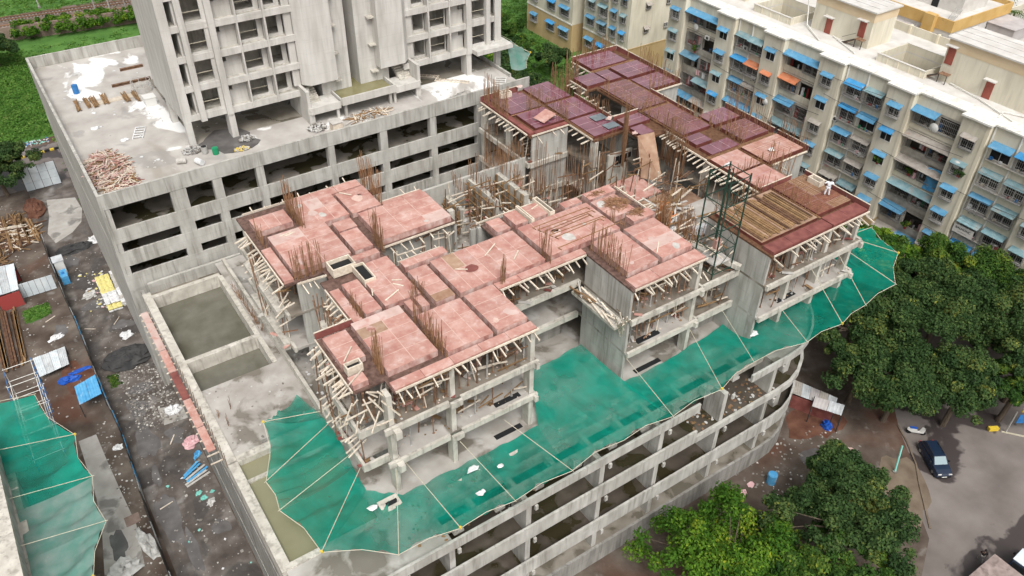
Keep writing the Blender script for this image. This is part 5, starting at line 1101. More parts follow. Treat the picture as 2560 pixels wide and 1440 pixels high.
a2('fin', 98.7, 99.0, 113.6, 113.9, 5.7, 26, 'cream_pilaster'); a2('pipe', 98.85, 98.98, 110.9, 111.05, 2, 26, 'pipe_white')
for z in (3.3, 7.6, 10.8, 14.0, 17.2, 20.4):
    window(A2, 99.0, 109.7, z, 1.3, 1.5, wr.choice(BLUES), True, .4); window(A2, 99.0, 112.3, z, 1.4, 1.7, wr.choice(BLUES+['awning_grey']), True, .5)
    window(A2, 99.0, 115.4, z-.2, 2.2, 2.0, wr.choice(BLUES), True, .6, .9); window(A2, 99.0, 119.0, z, 2.2, 1.7, wr.choice(BLUES), True, .4)
    window(A2, 97.8, 125.6, z, 2.8, 1.8, 'awning_blue_0' if z < 8 else None, True, .3); window(A2, 97.8, 130.0, z, 2.4, 1.8, wr.choice(BLUES), True, .3); window(A2, 97.8, 135.8, z, 2.0, 1.6, 'awning_blue_0', True, .5)
for z in (8.6, 13.0, 17.6):
    for x in (103.0, 108.0):
        o = window(A2, x, 108.0, z, 1.0, .9, 'awning_grey' if x < 104 else None, True, .3); o.rotation_euler = (0, 0, R(90)); 
# ================================================================== houses behind the long block
def house(label, x0, x1, y0, y1, z1, wall, top, extra=None, rot=0.0):
    t = thing('house', label, 'house', ((x0+x1)/2, (y0+y1)/2, 0))
    box('wall', t, x0, x1, y0, y1, 0, z1, wall)
    for r in ((x0-.15, x1+.15, y0-.15, y0+.1), (x0-.15, x1+.15, y1-.1, y1+.15), (x0-.15, x0+.1, y0+.1, y1-.1), (x1-.1, x1+.15, y0+.1, y1-.1)): box('parapet', t, *r, z1-1.1, z1+.9, top)
    box('roof', t, x0+.1, x1-.1, y0+.1, y1-.1, z1, z1+.1, 'roof_white')
    for k in range(int((y1-y0)/3)): box('window', t, x0-.06, x0, y0+1+k*3, y0+2.2+k*3, z1-3.6, z1-2.0, 'pane')
    return t
H1 = house('tall white terraced house with ochre parapets behind the long apartment block', 140, 158, 71.5, 86, 13.4, 'roof_white', 'ochre_paint')
box('roof_room', H1, 146, 154, 74, 83, 13.4, 17, 'roof_white'); box('doorway', H1, 145.93, 146, 78.5, 79.8, 13.5, 15.8, 'black'); box('round_bay', H1, 138.8, 140, 74.5, 76.5, 11.6, 14.6, 'ochre_paint')
for k in range(6): bar('ladder_pole', H1, (141.5, 72.6+k*.2, 13.5), (144, 72.8+k*.25, 15.2), .08, .08, 'grey_steel')
H2 = house('small white house with a flat grey roof next to the palm trees', 151.5, 157.5, 66.5, 71.2, 11.0, 'roof_white', 'roof_grey'); box('grey_roof', H2, 151.2, 157.8, 66.2, 71.5, 11.95, 12.1, 'roof_grey')
H3 = house('low grey roofed room beside the ochre terraced house', 134.5, 139.6, 76.5, 82, 10.6, 'roof_white', 'roof_grey'); box('grey_roof', H3, 134.2, 139.9, 76.2, 82.3, 11.55, 11.7, 'roof_grey')
H4 = house('low cream house with a walled yard behind the roof parapet', 128, 139, 60, 75.5, 6.0, 'roof_white', 'cream'); H5 = house('pale house at the edge of the palm grove', 150, 170, 48, 63, 7.0, 'roof_white', 'cream')
H6 = house('far cream house beyond the ochre terrace', 162, 182, 76, 96, 9.0, 'roof_white', 'cream'); H7 = house('plain low house behind the right hand stair house', 120, 134, 36, 56, 5, 'roof_white', 'roof_grey')
for i, (x, y) in enumerate(((162, 70.5), (166, 68.5), (158.8, 66))): inst('tree_column', MB().tube((0, 0, 0), (.3, 0, 9.5), .45, 8, .35).mesh('tree_column', 'grey_steel'), None, (x, y, 0), label='smooth grey palm trunk standing beside the small white house', cat='palm trunk', group='palm trunks by the white house')
# ================================================================== vegetation
def leafcloud(cent, rad, per, size, seed, flat=.75, tint0=.33, spread=.34, up=.5):
    """leaf-sized faces around clump centres; returns verts, tint"""
    g = np.random.default_rng(seed); V = []; T = []
    for (c, r, k) in zip(cent, rad, per):
        d = g.normal(size=(k, 3)); d /= np.linalg.norm(d, axis=1)[:, None]
        rr = r*np.power(g.random(k), .42)[:, None]
        p = d*rr*np.array([1, 1, flat])+np.array(c)
        n = d*.7+g.normal(size=(k, 3))*.5+np.array([0, 0, up]); n /= np.linalg.norm(n, axis=1)[:, None]
        a = np.cross(n, g.normal(size=(k, 3))); a /= np.linalg.norm(a, axis=1)[:, None]; b_ = np.cross(n, a)
        s = size*g.uniform(.5, 1.6, size=(k, 1))
        q = np.stack([p-a*s, p-b_*s*.55, p+a*s, p+b_*s*.55], 1); V.append(q)
        base = tint0+g.normal()*spread*.6
        T.append(np.clip(base+g.normal(size=k)*spread*.5, 0, 1))
    return np.concatenate(V).reshape(-1, 3), np.concatenate(T)
def leafmesh(name, V, T, mt):
    n = len(V)//4; me = bpy.data.meshes.new(name); me.vertices.add(n*4); me.loops.add(n*4); me.polygons.add(n)
    me.vertices.foreach_set('co', V.astype(np.float32).ravel()); me.loops.foreach_set('vertex_index', np.arange(n*4, dtype=np.int32))
    me.polygons.foreach_set('loop_start', np.arange(0, n*4, 4, dtype=np.int32)); me.polygons.foreach_set('loop_total', np.full(n, 4, dtype=np.int32))
    me.update(calc_edges=True); a = me.attributes.new('tint', 'FLOAT', 'FACE'); a.data.foreach_set('value', T.astype(np.float32)); me.materials.append(MATS[mt]); me.validate(); return me
def crown_spec(seed, R_=6.0, H_=4.2, n=70):
    g = np.random.default_rng(seed); cent = []; rad = []; lim = []
    lobes = [(g.uniform(-.6, .6, 2)*R_, g.uniform(.3, .62)*R_) for _ in range(8)]+[(np.zeros(2), .72*R_)]
    for i in range(n):
        c, lr = lobes[g.integers(len(lobes))]
        d = g.normal(size=3); d /= np.linalg.norm(d); d[2] = abs(d[2])*.9-.2+g.uniform(-.12, .12)
        p = np.array([c[0]+d[0]*lr, c[1]+d[1]*lr, d[2]*H_]); cent.append(p); rad.append(g.uniform(.10, .23)*R_); lim.append(p)
    return cent, rad
TREEV = {}
def tree(label, x, y, r, top, leaf, seed, group=None, size=.2, dens=230, n=80, trunk=.32, cat='tree', name='tree'):
    """crown of leaf clumps on a tapered trunk with limbs reaching the clumps"""
    t = thing(name, label, cat, (x, y, 0), group)
    Hc = r*.62; zc = top-Hc-.4
    cent, rad = crown_spec(seed, r, Hc, n)
    key = None
    per = [int(dens*(q/(.2*r))**2) for q in rad]
    V, T = leafcloud(cent, rad, per, size, seed)
    me = leafmesh('crown', V, T, leaf); inst('crown', me, t, (x, y, zc))
    b_ = MB(); q = random.Random(seed); lean = (q.uniform(-.4, .4), q.uniform(-.4, .4))
    fork = Vector((x+lean[0], y+lean[1], max(1.2, zc-.3)))
    b_.tube((x, y, 0), fork, trunk, 9, trunk*.65)
    for c in cent[::4]:
        e = Vector((x+c[0]*.92, y+c[1]*.92, zc+c[2]*.9)); mid = fork.lerp(e, .5)+Vector((q.uniform(-.3, .3), q.uniform(-.3, .3), .35))
        b_.tube(fork, mid, trunk*.34, 6, trunk*.2); b_.tube(mid, e, trunk*.2, 5, trunk*.05)
    b_.build('trunk', 'bark', t); return t
TR = [('dark leaning tree that meets the end of the green net', 67.2, 33.6, 4.4, 11.0, 'leaf_dark'), ('olive tree standing behind the row of ribbed sheds', 65.4, 30.4, 3.8, 9.0, 'leaf_dark'),
      ('tall dark crowned tree nearest the curved podium end', 71.0, 33.4, 5.6, 12.5, 'leaf_dark'), ('broad dark tree behind the tin sheds and the parked car', 66.4, 26.6, 5.8, 10.0, 'leaf_dark'),
      ('dark tree with yellow flecks in the middle of the grove', 76.0, 29.4, 6.2, 13.0, 'leaf_dark'), ('dark spreading tree overhanging the road beside the car', 71.2, 22.7, 5.0, 9.5, 'leaf_dark'),
      ('mid green tree against the tan base of the apartment block', 86.0, 33.8, 5.2, 11.5, 'leaf_mid'), ('deep green tree on the far side of the road', 82.8, 25.8, 6.0, 12.0, 'leaf_dark'),
      ('bright green tree squeezed between the net and the apartment block', 82.0, 41.0, 4.0, 10.5, 'leaf_bright'), ('mid green tree crowding the apartment facade', 79.4, 37.0, 4.4, 11.0, 'leaf_mid'),
      ('dark tree with a yellowish crown at the road end', 88.6, 26.5, 4.6, 11.0, 'leaf_mid'), ('small bright tree beside the roadside hoarding', 76.8, 19.8, 3.0, 8.0, 'leaf_mid'),
      ('dark tree overhanging the hoarding at the roadside', 80.0, 21.0, 4.4, 10, 'leaf_dark'), ('leafy tree filling the roadside gap behind the hoarding', 86, 20.5, 4.6, 10.5, 'leaf_mid'),
      ('low dark tree beside the tan ground floor wall', 84.2, 46.0, 3.0, 7.5, 'leaf_mid'), ('dense dark tree behind the flecked tree', 78.5, 32.6, 5.0, 12.0, 'leaf_dark'),
      ('big bright green tree in front of the podium bands', 37.4, 21.9, 6.4, 8.2, 'leaf_bright'), ('large dull green tree beside the brown road', 48.6, 18.6, 5.4, 8.8, 'leaf_dark'), ('dull green tree leaning over the verge', 51.4, 21.2, 4.0, 8.0, 'leaf_dark'), ('yellowish green tree close to the bright one', 43.2, 17.0, 4.4, 7.5, 'leaf_mid'),
      ('dark tree at the field edge by the railway', 2.0, 176, 4.6, 7.5, 'leaf_dark'), ('dark tree beside the gate panels and the red soil', -3.9, 125.5, 5.0, 9, 'leaf_dark'), ('mid green tree behind the gate panels', -5.6, 131, 4.6, 8, 'leaf_mid')]
for i, (lab, x, y, r, top, lf) in enumerate(TR): tree(lab, x, y, r, top, lf, 100+i, size=.135, dens=430, n=int(70+8*r))
BU = [('olive shrub thicket in front of the red deck corner', 79, 116.5, 4.6, 7.0, 'leaf_dark'), ('bright green bush beside the tan wall', 86.5, 124.6, 4.0, 5.4, 'leaf_mid'), ('dark round bush at the field edge', 82, 131, 5.0, 6.0, 'leaf_dark'), ('broad green bush in the field behind the tower', 90, 138, 5.5, 5.4, 'leaf_mid'),
      ('low olive bush below the tan apartment base', 88.2, 116.0, 4.2, 6.5, 'leaf_dark'), ('yellow green shrub beside the torn net', 79.5, 124.5, 3.4, 5.0, 'leaf_bright'), ('dark shrub behind the tower terrace corner', 71, 112.5, 4.6, 7.5, 'leaf_dark'), ('olive shrub close to the last balcony', 76, 108, 4.2, 7.0, 'leaf_dark'),
      ('green bush under the apartment windows beyond the red deck', 90.5, 107, 3.6, 5.6, 'leaf_mid'), ('round leafy bush beside the rails', 15.6, 193.4, 3.0, 2.6, 'leaf_mid'), ('dark bush beside the pale railway mast', 24.8, 192.6, 2.6, 2.6, 'leaf_mid'), ('low bush beside the old wall by the tower', 31, 189, 3.0, 2.6, 'leaf_mid'), ('leafy bush at the end of the green hedge', 9, 190.8, 2.6, 2.2, 'leaf_mid')]
for i, (lab, x, y, r, top, lf) in enumerate(BU): tree(lab, x, y, r, top, lf, 300+i, size=.17, dens=300, n=42, trunk=.16, cat='bush', name='bush')
# palms
def palm(lab, x, y, h, seed):
    t = thing('palm_tree', lab, 'palm tree', (x, y, 0), None); q = random.Random(seed)
    MB().tube((x, y, 0), (x+.3, y+.2, h), .22, 8, .16).build('trunk', 'bark', t)
    vs = []; T = []
    for i in range(15):
        a = 2*math.pi*i/15+q.uniform(-.2, .2); L = q.uniform(2.6, 3.6); e = q.uniform(.1, .9)
        for k in range(10):
            s = k/9; px = .3+math.cos(a)*L*s; py = .2+math.sin(a)*L*s; pz = h+L*(e*s-.95*s*s)
            for sg_ in (-1, 1):
                w = .75*math.sin(math.pi*(.15+.8*s)); ox, oy = -math.sin(a)*w*sg_, math.cos(a)*w*sg_
                vs += [(px, py, pz), (px+math.cos(a)*.12, py+math.sin(a)*.12, pz), (px+ox+math.cos(a)*.4, py+oy+math.sin(a)*.4, pz-.3*w), (px+ox*.95+math.cos(a)*.3, py+oy*.95+math.sin(a)*.3, pz-.32*w)]; T.append(q.uniform(.2, .7))
    inst('fronds', leafmesh('fronds', np.array(vs), np.array(T), 'leaf_mid'), t, (x, y, 0))
for i, (lab, x, y, h) in enumerate((('palm with drooping fronds behind the small white house', 166, 74, 10), ('tall palm at the back of the palm grove', 172, 80, 11), ('palm beside the far pale house', 176, 70, 10), ('short palm near the walled yard', 164, 80.5, 7.5))): palm(lab, x, y, h, i)
# hedge on the old wall, crop field, grass tufts, creepers
def strip_leaves(pts, n, rad, size, seed, leaf, name, kind, **kw):
    g = np.random.default_rng(seed); c = []; 
    for i in range(n):
        k = g.random()*(len(pts)-1); j = int(k); f_ = k-j; p = np.array(pts[j])*(1-f_)+np.array(pts[j+1])*f_
        c.append(p+g.normal(size=3)*np.array([.8, .5, .3]))
    V, T = leafcloud(c, [rad*g.uniform(.6, 1.2) for _ in c], [60]*n, size, seed, flat=.9)
    me = leafmesh(name, V, T, leaf); o = bpy.data.objects.new(name, me); return link(o, None, (0, 0, 0), kind=kind, **kw)
HW = thing('boundary_wall', 'old wall overgrown with bright green creeper beside the railway', 'wall', (20, 185, 0))
b = MB(); b.beam((4, 189.2, 1.4), (60, 181.5, 1.4), .5, 2.8); b.build('masonry', 'wall_brick', HW)
o = strip_leaves([(7, 187.2, 2.0), (60, 180.2, 2.0)], 210, .9, .2, 5, 'leaf_bright', 'creeper', None); o.parent = HW; o.location = -WL[HW]
o = strip_leaves([(4, 189.8, 2.9), (60, 182.2, 2.9)], 120, .8, .2, 6, 'leaf_bright', 'creeper', None); o.parent = HW; o.location = -WL[HW]
g = np.random.default_rng(17)
def field(name, n, x0, x1, y0, y1, z, rad, size, seed, leaf, test=None):
    gg = np.random.default_rng(seed); c = np.stack([gg.uniform(x0, x1, n), gg.uniform(y0, y1, n), gg.uniform(0, z, n)], 1)
    if test is not None: c = c[[test(p) for p in c]]
    V, T = leafcloud(list(c), [rad]*len(c), [14]*len(c), size, seed, flat=.35, up=1.2, spread=.3); o = bpy.data.objects.new(name, leafmesh(name, V, T, leaf)); return link(o, None, (0, 0, 0), kind='stuff', label='low leafy green growth covering the open field', cat='field growth')
field('crop_field', 2600, -6, 6.5, 142.5, 183, .35, .75, .17, 3, 'leaf_field')
field('crop_field', 2200, 5, 60, 112, 183, .3, .8, .17, 4, 'leaf_field', lambda p: not (3 < p[0] < 54 and p[1] < 113))
field('wild_growth', 3600, 56, 112, 112, 165, .35, .85, .19, 5, 'leaf_field', lambda p: p[0] < 97 or p[1] > 139)
field('wild_growth', 1500, 4, 42, 188, 216, .25, .7, .17, 6, 'leaf_field', lambda p: abs(p[1]-(199.5-.11*(p[0]-6))) > 4.2)
field('grass_tufts', 150, -6.5, -3.8, 93.4, 96, .1, .3, .1, 7, 'leaf_field')
field('grass_tufts', 60, -.6, .4, 76.5, 78.5, .1, .25, .1, 8, 'leaf_mid')
field('moss_tufts', 26, 40, 52, 30.4, 31.2, .1, .2, .1, 9, 'leaf_mid')
# plants on balconies
for i, (x, y, z, l) in enumerate(((93.2, 46.6, 12.0, 'leafy potted plants spilling from the loggia beside the blue tarpaulin'), (92.2, 40.2, 15.2, 'bushy potted plant in the bay window grille'), (92.2, 50.6, 12.1, 'climbing plant filling a bay window grille'), (93.1, 44.5, 5.0, 'potted plants on the low loggia sill'), (93.2, 86, 14.6, 'trailing plants in the shaded loggia'), (92.9, 36.4, 3.4, 'bushy plant above the teal ground floor awning'))):
    t = thing('balcony_plant', l, 'plant', (x, y, z))
    c = [np.array([rng.uniform(-.25, .1), rng.uniform(-.6, .6), rng.uniform(0, .6)]) for _ in range(9)]
    V, T = leafcloud(c, [.28]*9, [40]*9, .09, 50+i); inst('leaves', leafmesh('leaves', V, T, 'leaf_mid'), t, (x, y, z)); MB().tube((x, y, z-.45), (x, y, z-.1), .16, 8, .2).build('pot', 'red_paint', t)
# ================================================================== loose things on the tower terrace
TZ = 23.11
def lathe(prof, n=14):
    b_ = MB(); b_.rings([[(math.cos(2*math.pi*i/n)*r, math.sin(2*math.pi*i/n)*r, z) for i in range(n)] for r, z in prof]); return b_
def drum(label, x, y, z, mt, r=.3, h=.88, lay=None, open_=False, cat='drum'):
    t = thing('drum', label, cat, (x, y, z))
    prof = [(r*.97, 0), (r, .02), (r, h*.32), (r*1.04, h*.34), (r, h*.36), (r, h*.64), (r*1.04, h*.66), (r, h*.68), (r, h*.97), (r*1.03, h)]
    me = lathe(prof).mesh('shell', mt); o = inst('shell', me, t, (x, y, z))
    if open_: inst('dark_inside', lathe([(r*.9, h), (r*.9, h+.01)]).mesh('dark_inside', 'black'), t, (x, y, z))
    else: inst('lid', lathe([(r*.8, h), (r*.8, h+.025)]).mesh('lid', mt), t, (x, y, z))
    if lay is not None: t.rotation_euler = (R(90), 0, lay); t.location.z = z+r
    return t
drum('blue drum standing on the tower terrace near the plank bundles', 7.6, 100.8, TZ, 'blue_paint', .34, 1.0)
drum('black open drum beside the green bucket on the tower terrace', 15.6, 78.9, TZ, 'grey_steel', .32, .8, open_=True); drum('green bucket on the tower terrace next to the open drum', 16.5, 78.2, TZ, 'green_paint', .32, .7, cat='bucket')
drum('white drum lying on its side by the terrace parapet', 14.3, 77.4, TZ, 'white_cloth', .3, .9, lay=.4); drum('pale drum lying among the lime bags on the terrace', 12.6, 78.3, TZ, 'grey_ply', .28, .9, lay=1.2)
for i, (x, y, l) in enumerate(((7.0, 97.0, 'nearest the blue drum'), (8.1, 97.2, 'second from the blue drum'), (8.7, 97.0, 'third from the blue drum'), (9.9, 97.2, 'fourth from the blue drum'), (12.0, 96.4, 'second from the cage'), (13.1, 96.0, 'beside the wire cage'))):
    t = thing('plank_bundle', 'splayed bundle of brown planks on the tower terrace, '+l, 'plank bundle', (x, y, TZ))
    for k in range(12):
        a = rng.uniform(-.09, .09)+R(90); xx = x+rng.uniform(-.28, .28); L = rng.uniform(2.0, 3.0)
        bar('plank', t, (xx-math.cos(a)*L/2, y-math.sin(a)*L/2, TZ+.1+.05*(k % 5)), (xx+math.cos(a)*L/2, y+math.sin(a)*L/2, TZ+.12+.05*(k % 5)), .1, .05, 'plank_wood')
b = MB().box(8.0, 13.4, 96.2, 97.2, TZ, TZ+.08); b.build('timber_bearer', 'batten_wood', None, (10, 96.7, TZ), label='long pale board under the plank bundles', cat='board')
for i, (x0, x1, y, l) in enumerate(((11.4, 15.8, 100.2, 'long red rusty steel beam lying beside the tower corner'), (13.3, 16.0, 104.4, 'short rusty steel beam near the rear parapet'))):
    MB().box(x0, x1, y-.15, y+.15, TZ, TZ+.06).box(x0, x1, y-.03, y+.03, TZ+.06, TZ+.24).box(x0, x1, y-.15, y+.15, TZ+.24, TZ+.3).build('steel_beam', 'rust_steel', None, (x0, y, TZ), label=l, cat='beam')
heap('batten_pile', 6.6, 80.6, 2.0, 4.2, 520, TZ, 1.3, .08, ['batten_wood', 'pale_pink_ply', 'pink_ply', 'batten_wood', 'pink_side', 'plank_wood'], 'large pile of splintered pink and pale battens in the terrace corner', 'wood pile', h=.9)
heap('batten_pile', 6.8, 77.6, 1.7, 2.2, 240, TZ, 1.2, .08, ['batten_wood', 'pale_pink_ply', 'red_board', 'batten_wood', 'plank_wood'], 'smaller spread of broken pink battens against the front parapet', 'wood pile', h=.5)
heap('pole_heap', 33.5, 77.3, 2.6, .8, 80, TZ, 2.2, .08, ['grey_ply', 'batten_wood', 'plank_wood'], 'grey heap of poles under the flooded canopy', 'pole heap', h=.35)
heap('rubble_heap', 27.4, 77.6, 1.0, .8, 120, TZ, .3, .16, ['stone', 'rubble_white'], 'small grey rubble heap by the canopy post', 'rubble', h=.5); heap('rubble_heap', 20.2, 79.4, .8, .6, 90, TZ, .25, .14, ['rubble_white', 'stone'], 'pale rubble around the second tower column', 'rubble', h=.35)
heap('rubble_heap', 14.6, 80.0, 1.0, .8, 110, TZ, .25, .13, ['rubble_white', 'stone'], 'pale rubble around the corner tower column', 'rubble', h=.35); heap('rubble_heap', 19.0, 77.6, .8, .4, 60, TZ, .35, .1, ['yellow_cloth', 'rubble_white'], 'yellowish scraps and rubble on the terrace edge', 'rubble', h=.2)
def frame_ladder(label, x, y, z, L, W_, rz, mt='white_cloth', rungs=5, w=.1):
    t = thing('ladder_frame', label, 'frame', (x, y, z)); t.rotation_euler = (0, 0, rz)
    for s in (-1, 1): o = MB().box(-L/2, L/2, s*W_/2-w/2, s*W_/2+w/2, 0, .1).mesh('rail', mt); inst('rail', o, t, (x, y, z))
    for k in range(rungs):
        xx = -L/2+.15+k*(L-.3)/(rungs-1); inst('rung', MB().box(xx-.05, xx+.05, -W_/2, W_/2, .1, .17).mesh('rung', mt), t, (x, y, z))
    return t
frame_ladder('white slatted frame lying on the lime patch of the terrace', 11.1, 87.0, TZ, 2.6, 1.0, 1.2); frame_ladder('white ladder frame lying against the far terrace parapet', 50.3, 76.6, TZ, 3.2, 1.3, .9, 'ac_white', 6); frame_ladder('stack of pale frames leaning by the terrace parapet', 43.6, 75.4, TZ, 4.4, .9, .12, 'ac_white', 4); frame_ladder('second pale frame in the stack by the parapet', 43.9, 75.9, TZ+.2, 4.0, .8, .3, 'grey_ply', 4)
frame_ladder('grey ladder lying across the damp terrace floor', 45.8, 80.2, TZ, 4.2, .5, -.75, 'batten_wood', 9, .07); frame_ladder('second ladder on the damp floor beside the first', 43.6, 83.4, TZ, 4.0, .5, -.7, 'batten_wood', 9, .07)
t = thing('wire_cage', 'pale octagonal wire cage beside the tower corner', 'cage', (14.2, 97.6, TZ))
for k in range(8):
    a, c = 2*math.pi*k/8, 2*math.pi*(k+1)/8
    for z in (0.05, .6, 1.2): MB().beam((14.2+1.1*math.cos(a), 97.6+1.1*math.sin(a), TZ+z), (14.2+1.1*math.cos(c), 97.6+1.1*math.sin(c), TZ+z), .05).build('ring_bar', 'grey_ply', t)
    MB().beam((14.2+1.1*math.cos(a), 97.6+1.1*math.sin(a), TZ), (14.2+1.1*math.cos(a), 97.6+1.1*math.sin(a), TZ+1.2), .06).build('upright', 'grey_ply', t)
t = thing('white_crate', 'white crate beside the tower corner column', 'crate', (14.0, 93.4, TZ)); MB().box(13.4, 14.6, 92.8, 94.0, TZ, TZ+.9).build('body', 'ac_white', t); MB().box(13.35, 14.65, 92.75, 94.05, TZ+.9, TZ+.98).build('lid', 'ac_white', t)
t = thing('mixer_box', 'wooden hopper box standing on the terrace by the canopy', 'hopper', (29.0, 76.3, TZ)); MB().box(28.5, 29.6, 75.8, 76.8, TZ, TZ+1.0).build('body', 'batten_wood', t); MB().box(28.4, 29.7, 75.7, 76.9, TZ+1.0, TZ+1.08).build('rim', 'grey_ply', t)
def scraps(name, n, x0, x1, y0, y1, z, s, mts, label, seed, cat='litter'):
    q = random.Random(seed); b_ = MB()
    for i in range(n):
        x, y = q.uniform(x0, x1), q.uniform(y0, y1); k = q.randint(4, 6); r_ = s*q.uniform(.4, 1.3); pts = [(x+math.cos(6.28*j/k)*r_*q.uniform(.5, 1.2), y+math.sin(6.28*j/k)*r_*q.uniform(.5, 1.2)) for j in range(k)]
        b_.prism(pts, z, z+q.uniform(.02, .12)*min(1, s*3), q.randrange(len(mts)))
    return b_.build(name, mts, None, (0, 0, 0), label=label, cat=cat, kind='stuff')
scraps('litter', 70, 5, 20, 75, 105, TZ, .16, ['rubble_white', 'grey_ply', 'white_cloth'], 'small pale scraps strewn over the tower terrace', 1)
scraps('litter', 26, 41, 52, 75, 82, TZ, .2, ['rubble_white', 'grey_ply'], 'pale scraps strewn on the far end of the terrace', 2)
for i, (x, y, r_, l) in enumerate(((9.4, 86.2, .35, 'crumpled white bag near the slatted frame'), (7.4, 90.6, .4, 'crumpled white sheet in the middle of the terrace'), (9.0, 106.9, .35, 'white bag near the rear parapet'), (8.1, 94.4, .22, 'small white bag below the plank bundles'))):
    inst('white_bag', blob(r_, 9, 4, .3, i, (1.2, .8, .5)).mesh('white_bag', 'white_cloth'), None, (x, y, TZ), label=l, cat='bag')
t = net('torn_net', 'torn pale teal net hanging off the tower balcony corner', [((53.6, 84.3, 25.9), (57.2, 84.6, 24.2)), ((53.8, 80.2, 25.7), (57.4, 80.4, 24.0)), ((53.2, 78.4, 23.6), (55.2, 78.0, 23.4))], 'net_pale', 24, .5, [(54, 84.2, 26.4), (54, 79.6, 26.3), None], seed=4)
# ================================================================== alley and yards on the left
FE = thing('sheet_fence', 'long dark corrugated sheet fence with blue patches along the alley', 'fence', (-1.6, 80, 0))
fx = [(-1.7, 109), (-1.75, 100), (-1.7, 95), (-1.5, 88), (-1.5, 80.5), (-1.6, 76), (-1.35, 69.3), (-1.5, 62), (-1.8, 55.6), (-1.9, 47)]
def fpt(y):
    for (x0, y0), (x1, y1) in zip(fx[:-1], fx[1:]):
        if y1 <= y <= y0: return x0+(x1-x0)*(y0-y)/(y0-y1)
    return -1.9
y = 108.8; k = 0
while y > 48:
    x0, x1 = fpt(y), fpt(y-2.0); b = MB(); n = 10
    mt = 'sky_sheet' if k in (10, 11, 16, 17, 19, 21, 23) else ('light_tin' if k in (3, 4) else 'dark_metal' if k % 3 else 'tin_sheet')
    tl = rng.uniform(-.12, .12); rr = []
    for i in range(n+1):
        f_ = i/n; xx = x0+(x1-x0)*f_+(.03 if i % 2 else -.03); rr.append([(xx, y-1.95*f_, .02), (xx+.015, y-1.95*f_, .02), (xx+.015+tl, y-1.95*f_, 2.1), (xx+tl, y-1.95*f_, 2.1)])
    b.rings(rr); b.build('fence_sheet', mt, FE); MB().beam((x0-.08, y, 0), (x0-.08, y, 2.2), .08).build('post', 'dark_metal', FE)
    y -= 2.0; k += 1
TF = thing('tin_fence', 'short fence of pale tin sheets between the shed and the alley', 'fence', (-4.4, 98.4, 0))
for i in range(7):
    x0 = -6.9+i*.68; b = MB().box(x0, x0+.64, 98.5-.08*i*.2, 98.55-.08*i*.2, .1, 2.2); b.build('tin_panel', 'light_tin', TF)
MB().beam((-7, 98.7, 1.9), (-2.2, 98.6, 1.9), .08).beam((-7, 98.7, .6), (-2.2, 98.6, .6), .08).build('rail', 'dark_metal', TF)
def shed(label, pts, zl, zh, n, mts, wall, wallz):
    """lean-to of n roof sheets over the quad pts (low edge first)"""
    cx = sum(p[0] for p in pts)/4; cy = sum(p[1] for p in pts)/4; t = thing('tin_shed', label, 'shed', (cx, cy, 0))
    a, b_, c, d = [Vector(p) for p in pts]
    for i in range(n):
        p0 = a.lerp(b_, i/n); p1 = a.lerp(b_, (i+.97)/n); p2 = d.lerp(c, (i+.97)/n); p3 = d.lerp(c, i/n); dz = rng.uniform(0, .06)
        m_ = MB(); nn = 8; vs = []; fs = []
        for j in range(nn+1):
            f_ = j/nn; e = p0.lerp(p1, f_); g_ = p3.lerp(p2, f_); w = .03*(j % 2); vs += [(e.x, e.y, zl+dz+w), (g_.x, g_.y, zh+dz+w), (e.x, e.y, zl+dz+w-.02), (g_.x, g_.y, zh+dz+w-.02)]
        for j in range(nn): q = 4*j; fs += [(q, q+1, q+5, q+4), (q+2, q+6, q+7, q+3)]
        m_.add(vs, fs).build('roof_sheet', mts[i % len(mts)], t)
    for p, z in ((a, zl), (b_, zl), (c, zh), (d, zh)): MB().beam((p.x, p.y, 0), (p.x, p.y, z), .1).build('post', 'dark_metal', t)
    if wall: MB().beam((a.x, a.y, wallz/2), (b_.x, b_.y, wallz/2), .08, wallz).beam((d.x, d.y, wallz/2), (c.x, c.y, wallz/2), .08, wallz).beam((a.x, a.y, wallz/2), (d.x, d.y, wallz/2), .08, wallz).build('wall', wall, t)
    return t
shed('shed with a patched pale tin roof beside the timber yard', [(-8.6, 97.2), (-6.0, 97.3), (-5.6, 102.6), (-8.6, 103.2)], 2.3, 2.7, 3, ['light_tin', 'tin_sheet', 'light_tin'], 'red_paint', 2.1)
shed('low lean-to of white and rusty tin sheets in the mud yard', [(-6.8, 81.7), (-3.7, 82.2), (-3.5, 85.0), (-6.9, 84.8)], .7, 1.1, 4, ['light_tin', 'tin_sheet', 'light_tin', 'tin_sheet'], None, 1)
shed('small canopy of sky blue corrugated sheet fixed to the alley fence', [(-4.0, 73.6), (-1.7, 74.0), (-1.6, 77.0), (-3.9, 76.3)], 1.9, 2.2, 2, ['sky_sheet', 'sky_sheet'], None, 1)
GT = thing('site_gate', 'tall gate of pale tin panels at the end of the alley', 'gate', (1.0, 126, 0))
for i in range(4):
    for k in range(3): MB().box(-1.3+i*1.18, -.18+i*1.18, 125.0, 125.06, .15+k*1.25, 1.36+k*1.25).build('panel', 'light_tin', GT)
for i in range(5): MB().beam((-1.33+i*1.18, 125.12, 0), (-1.33+i*1.18, 125.12, 4.0), .1).build('post', 'dark_metal', GT)
for z in (1.4, 2.65): MB().beam((-1.4, 125.13, z), (3.5, 125.13, z), .06).build('rail', 'dark_metal', GT)
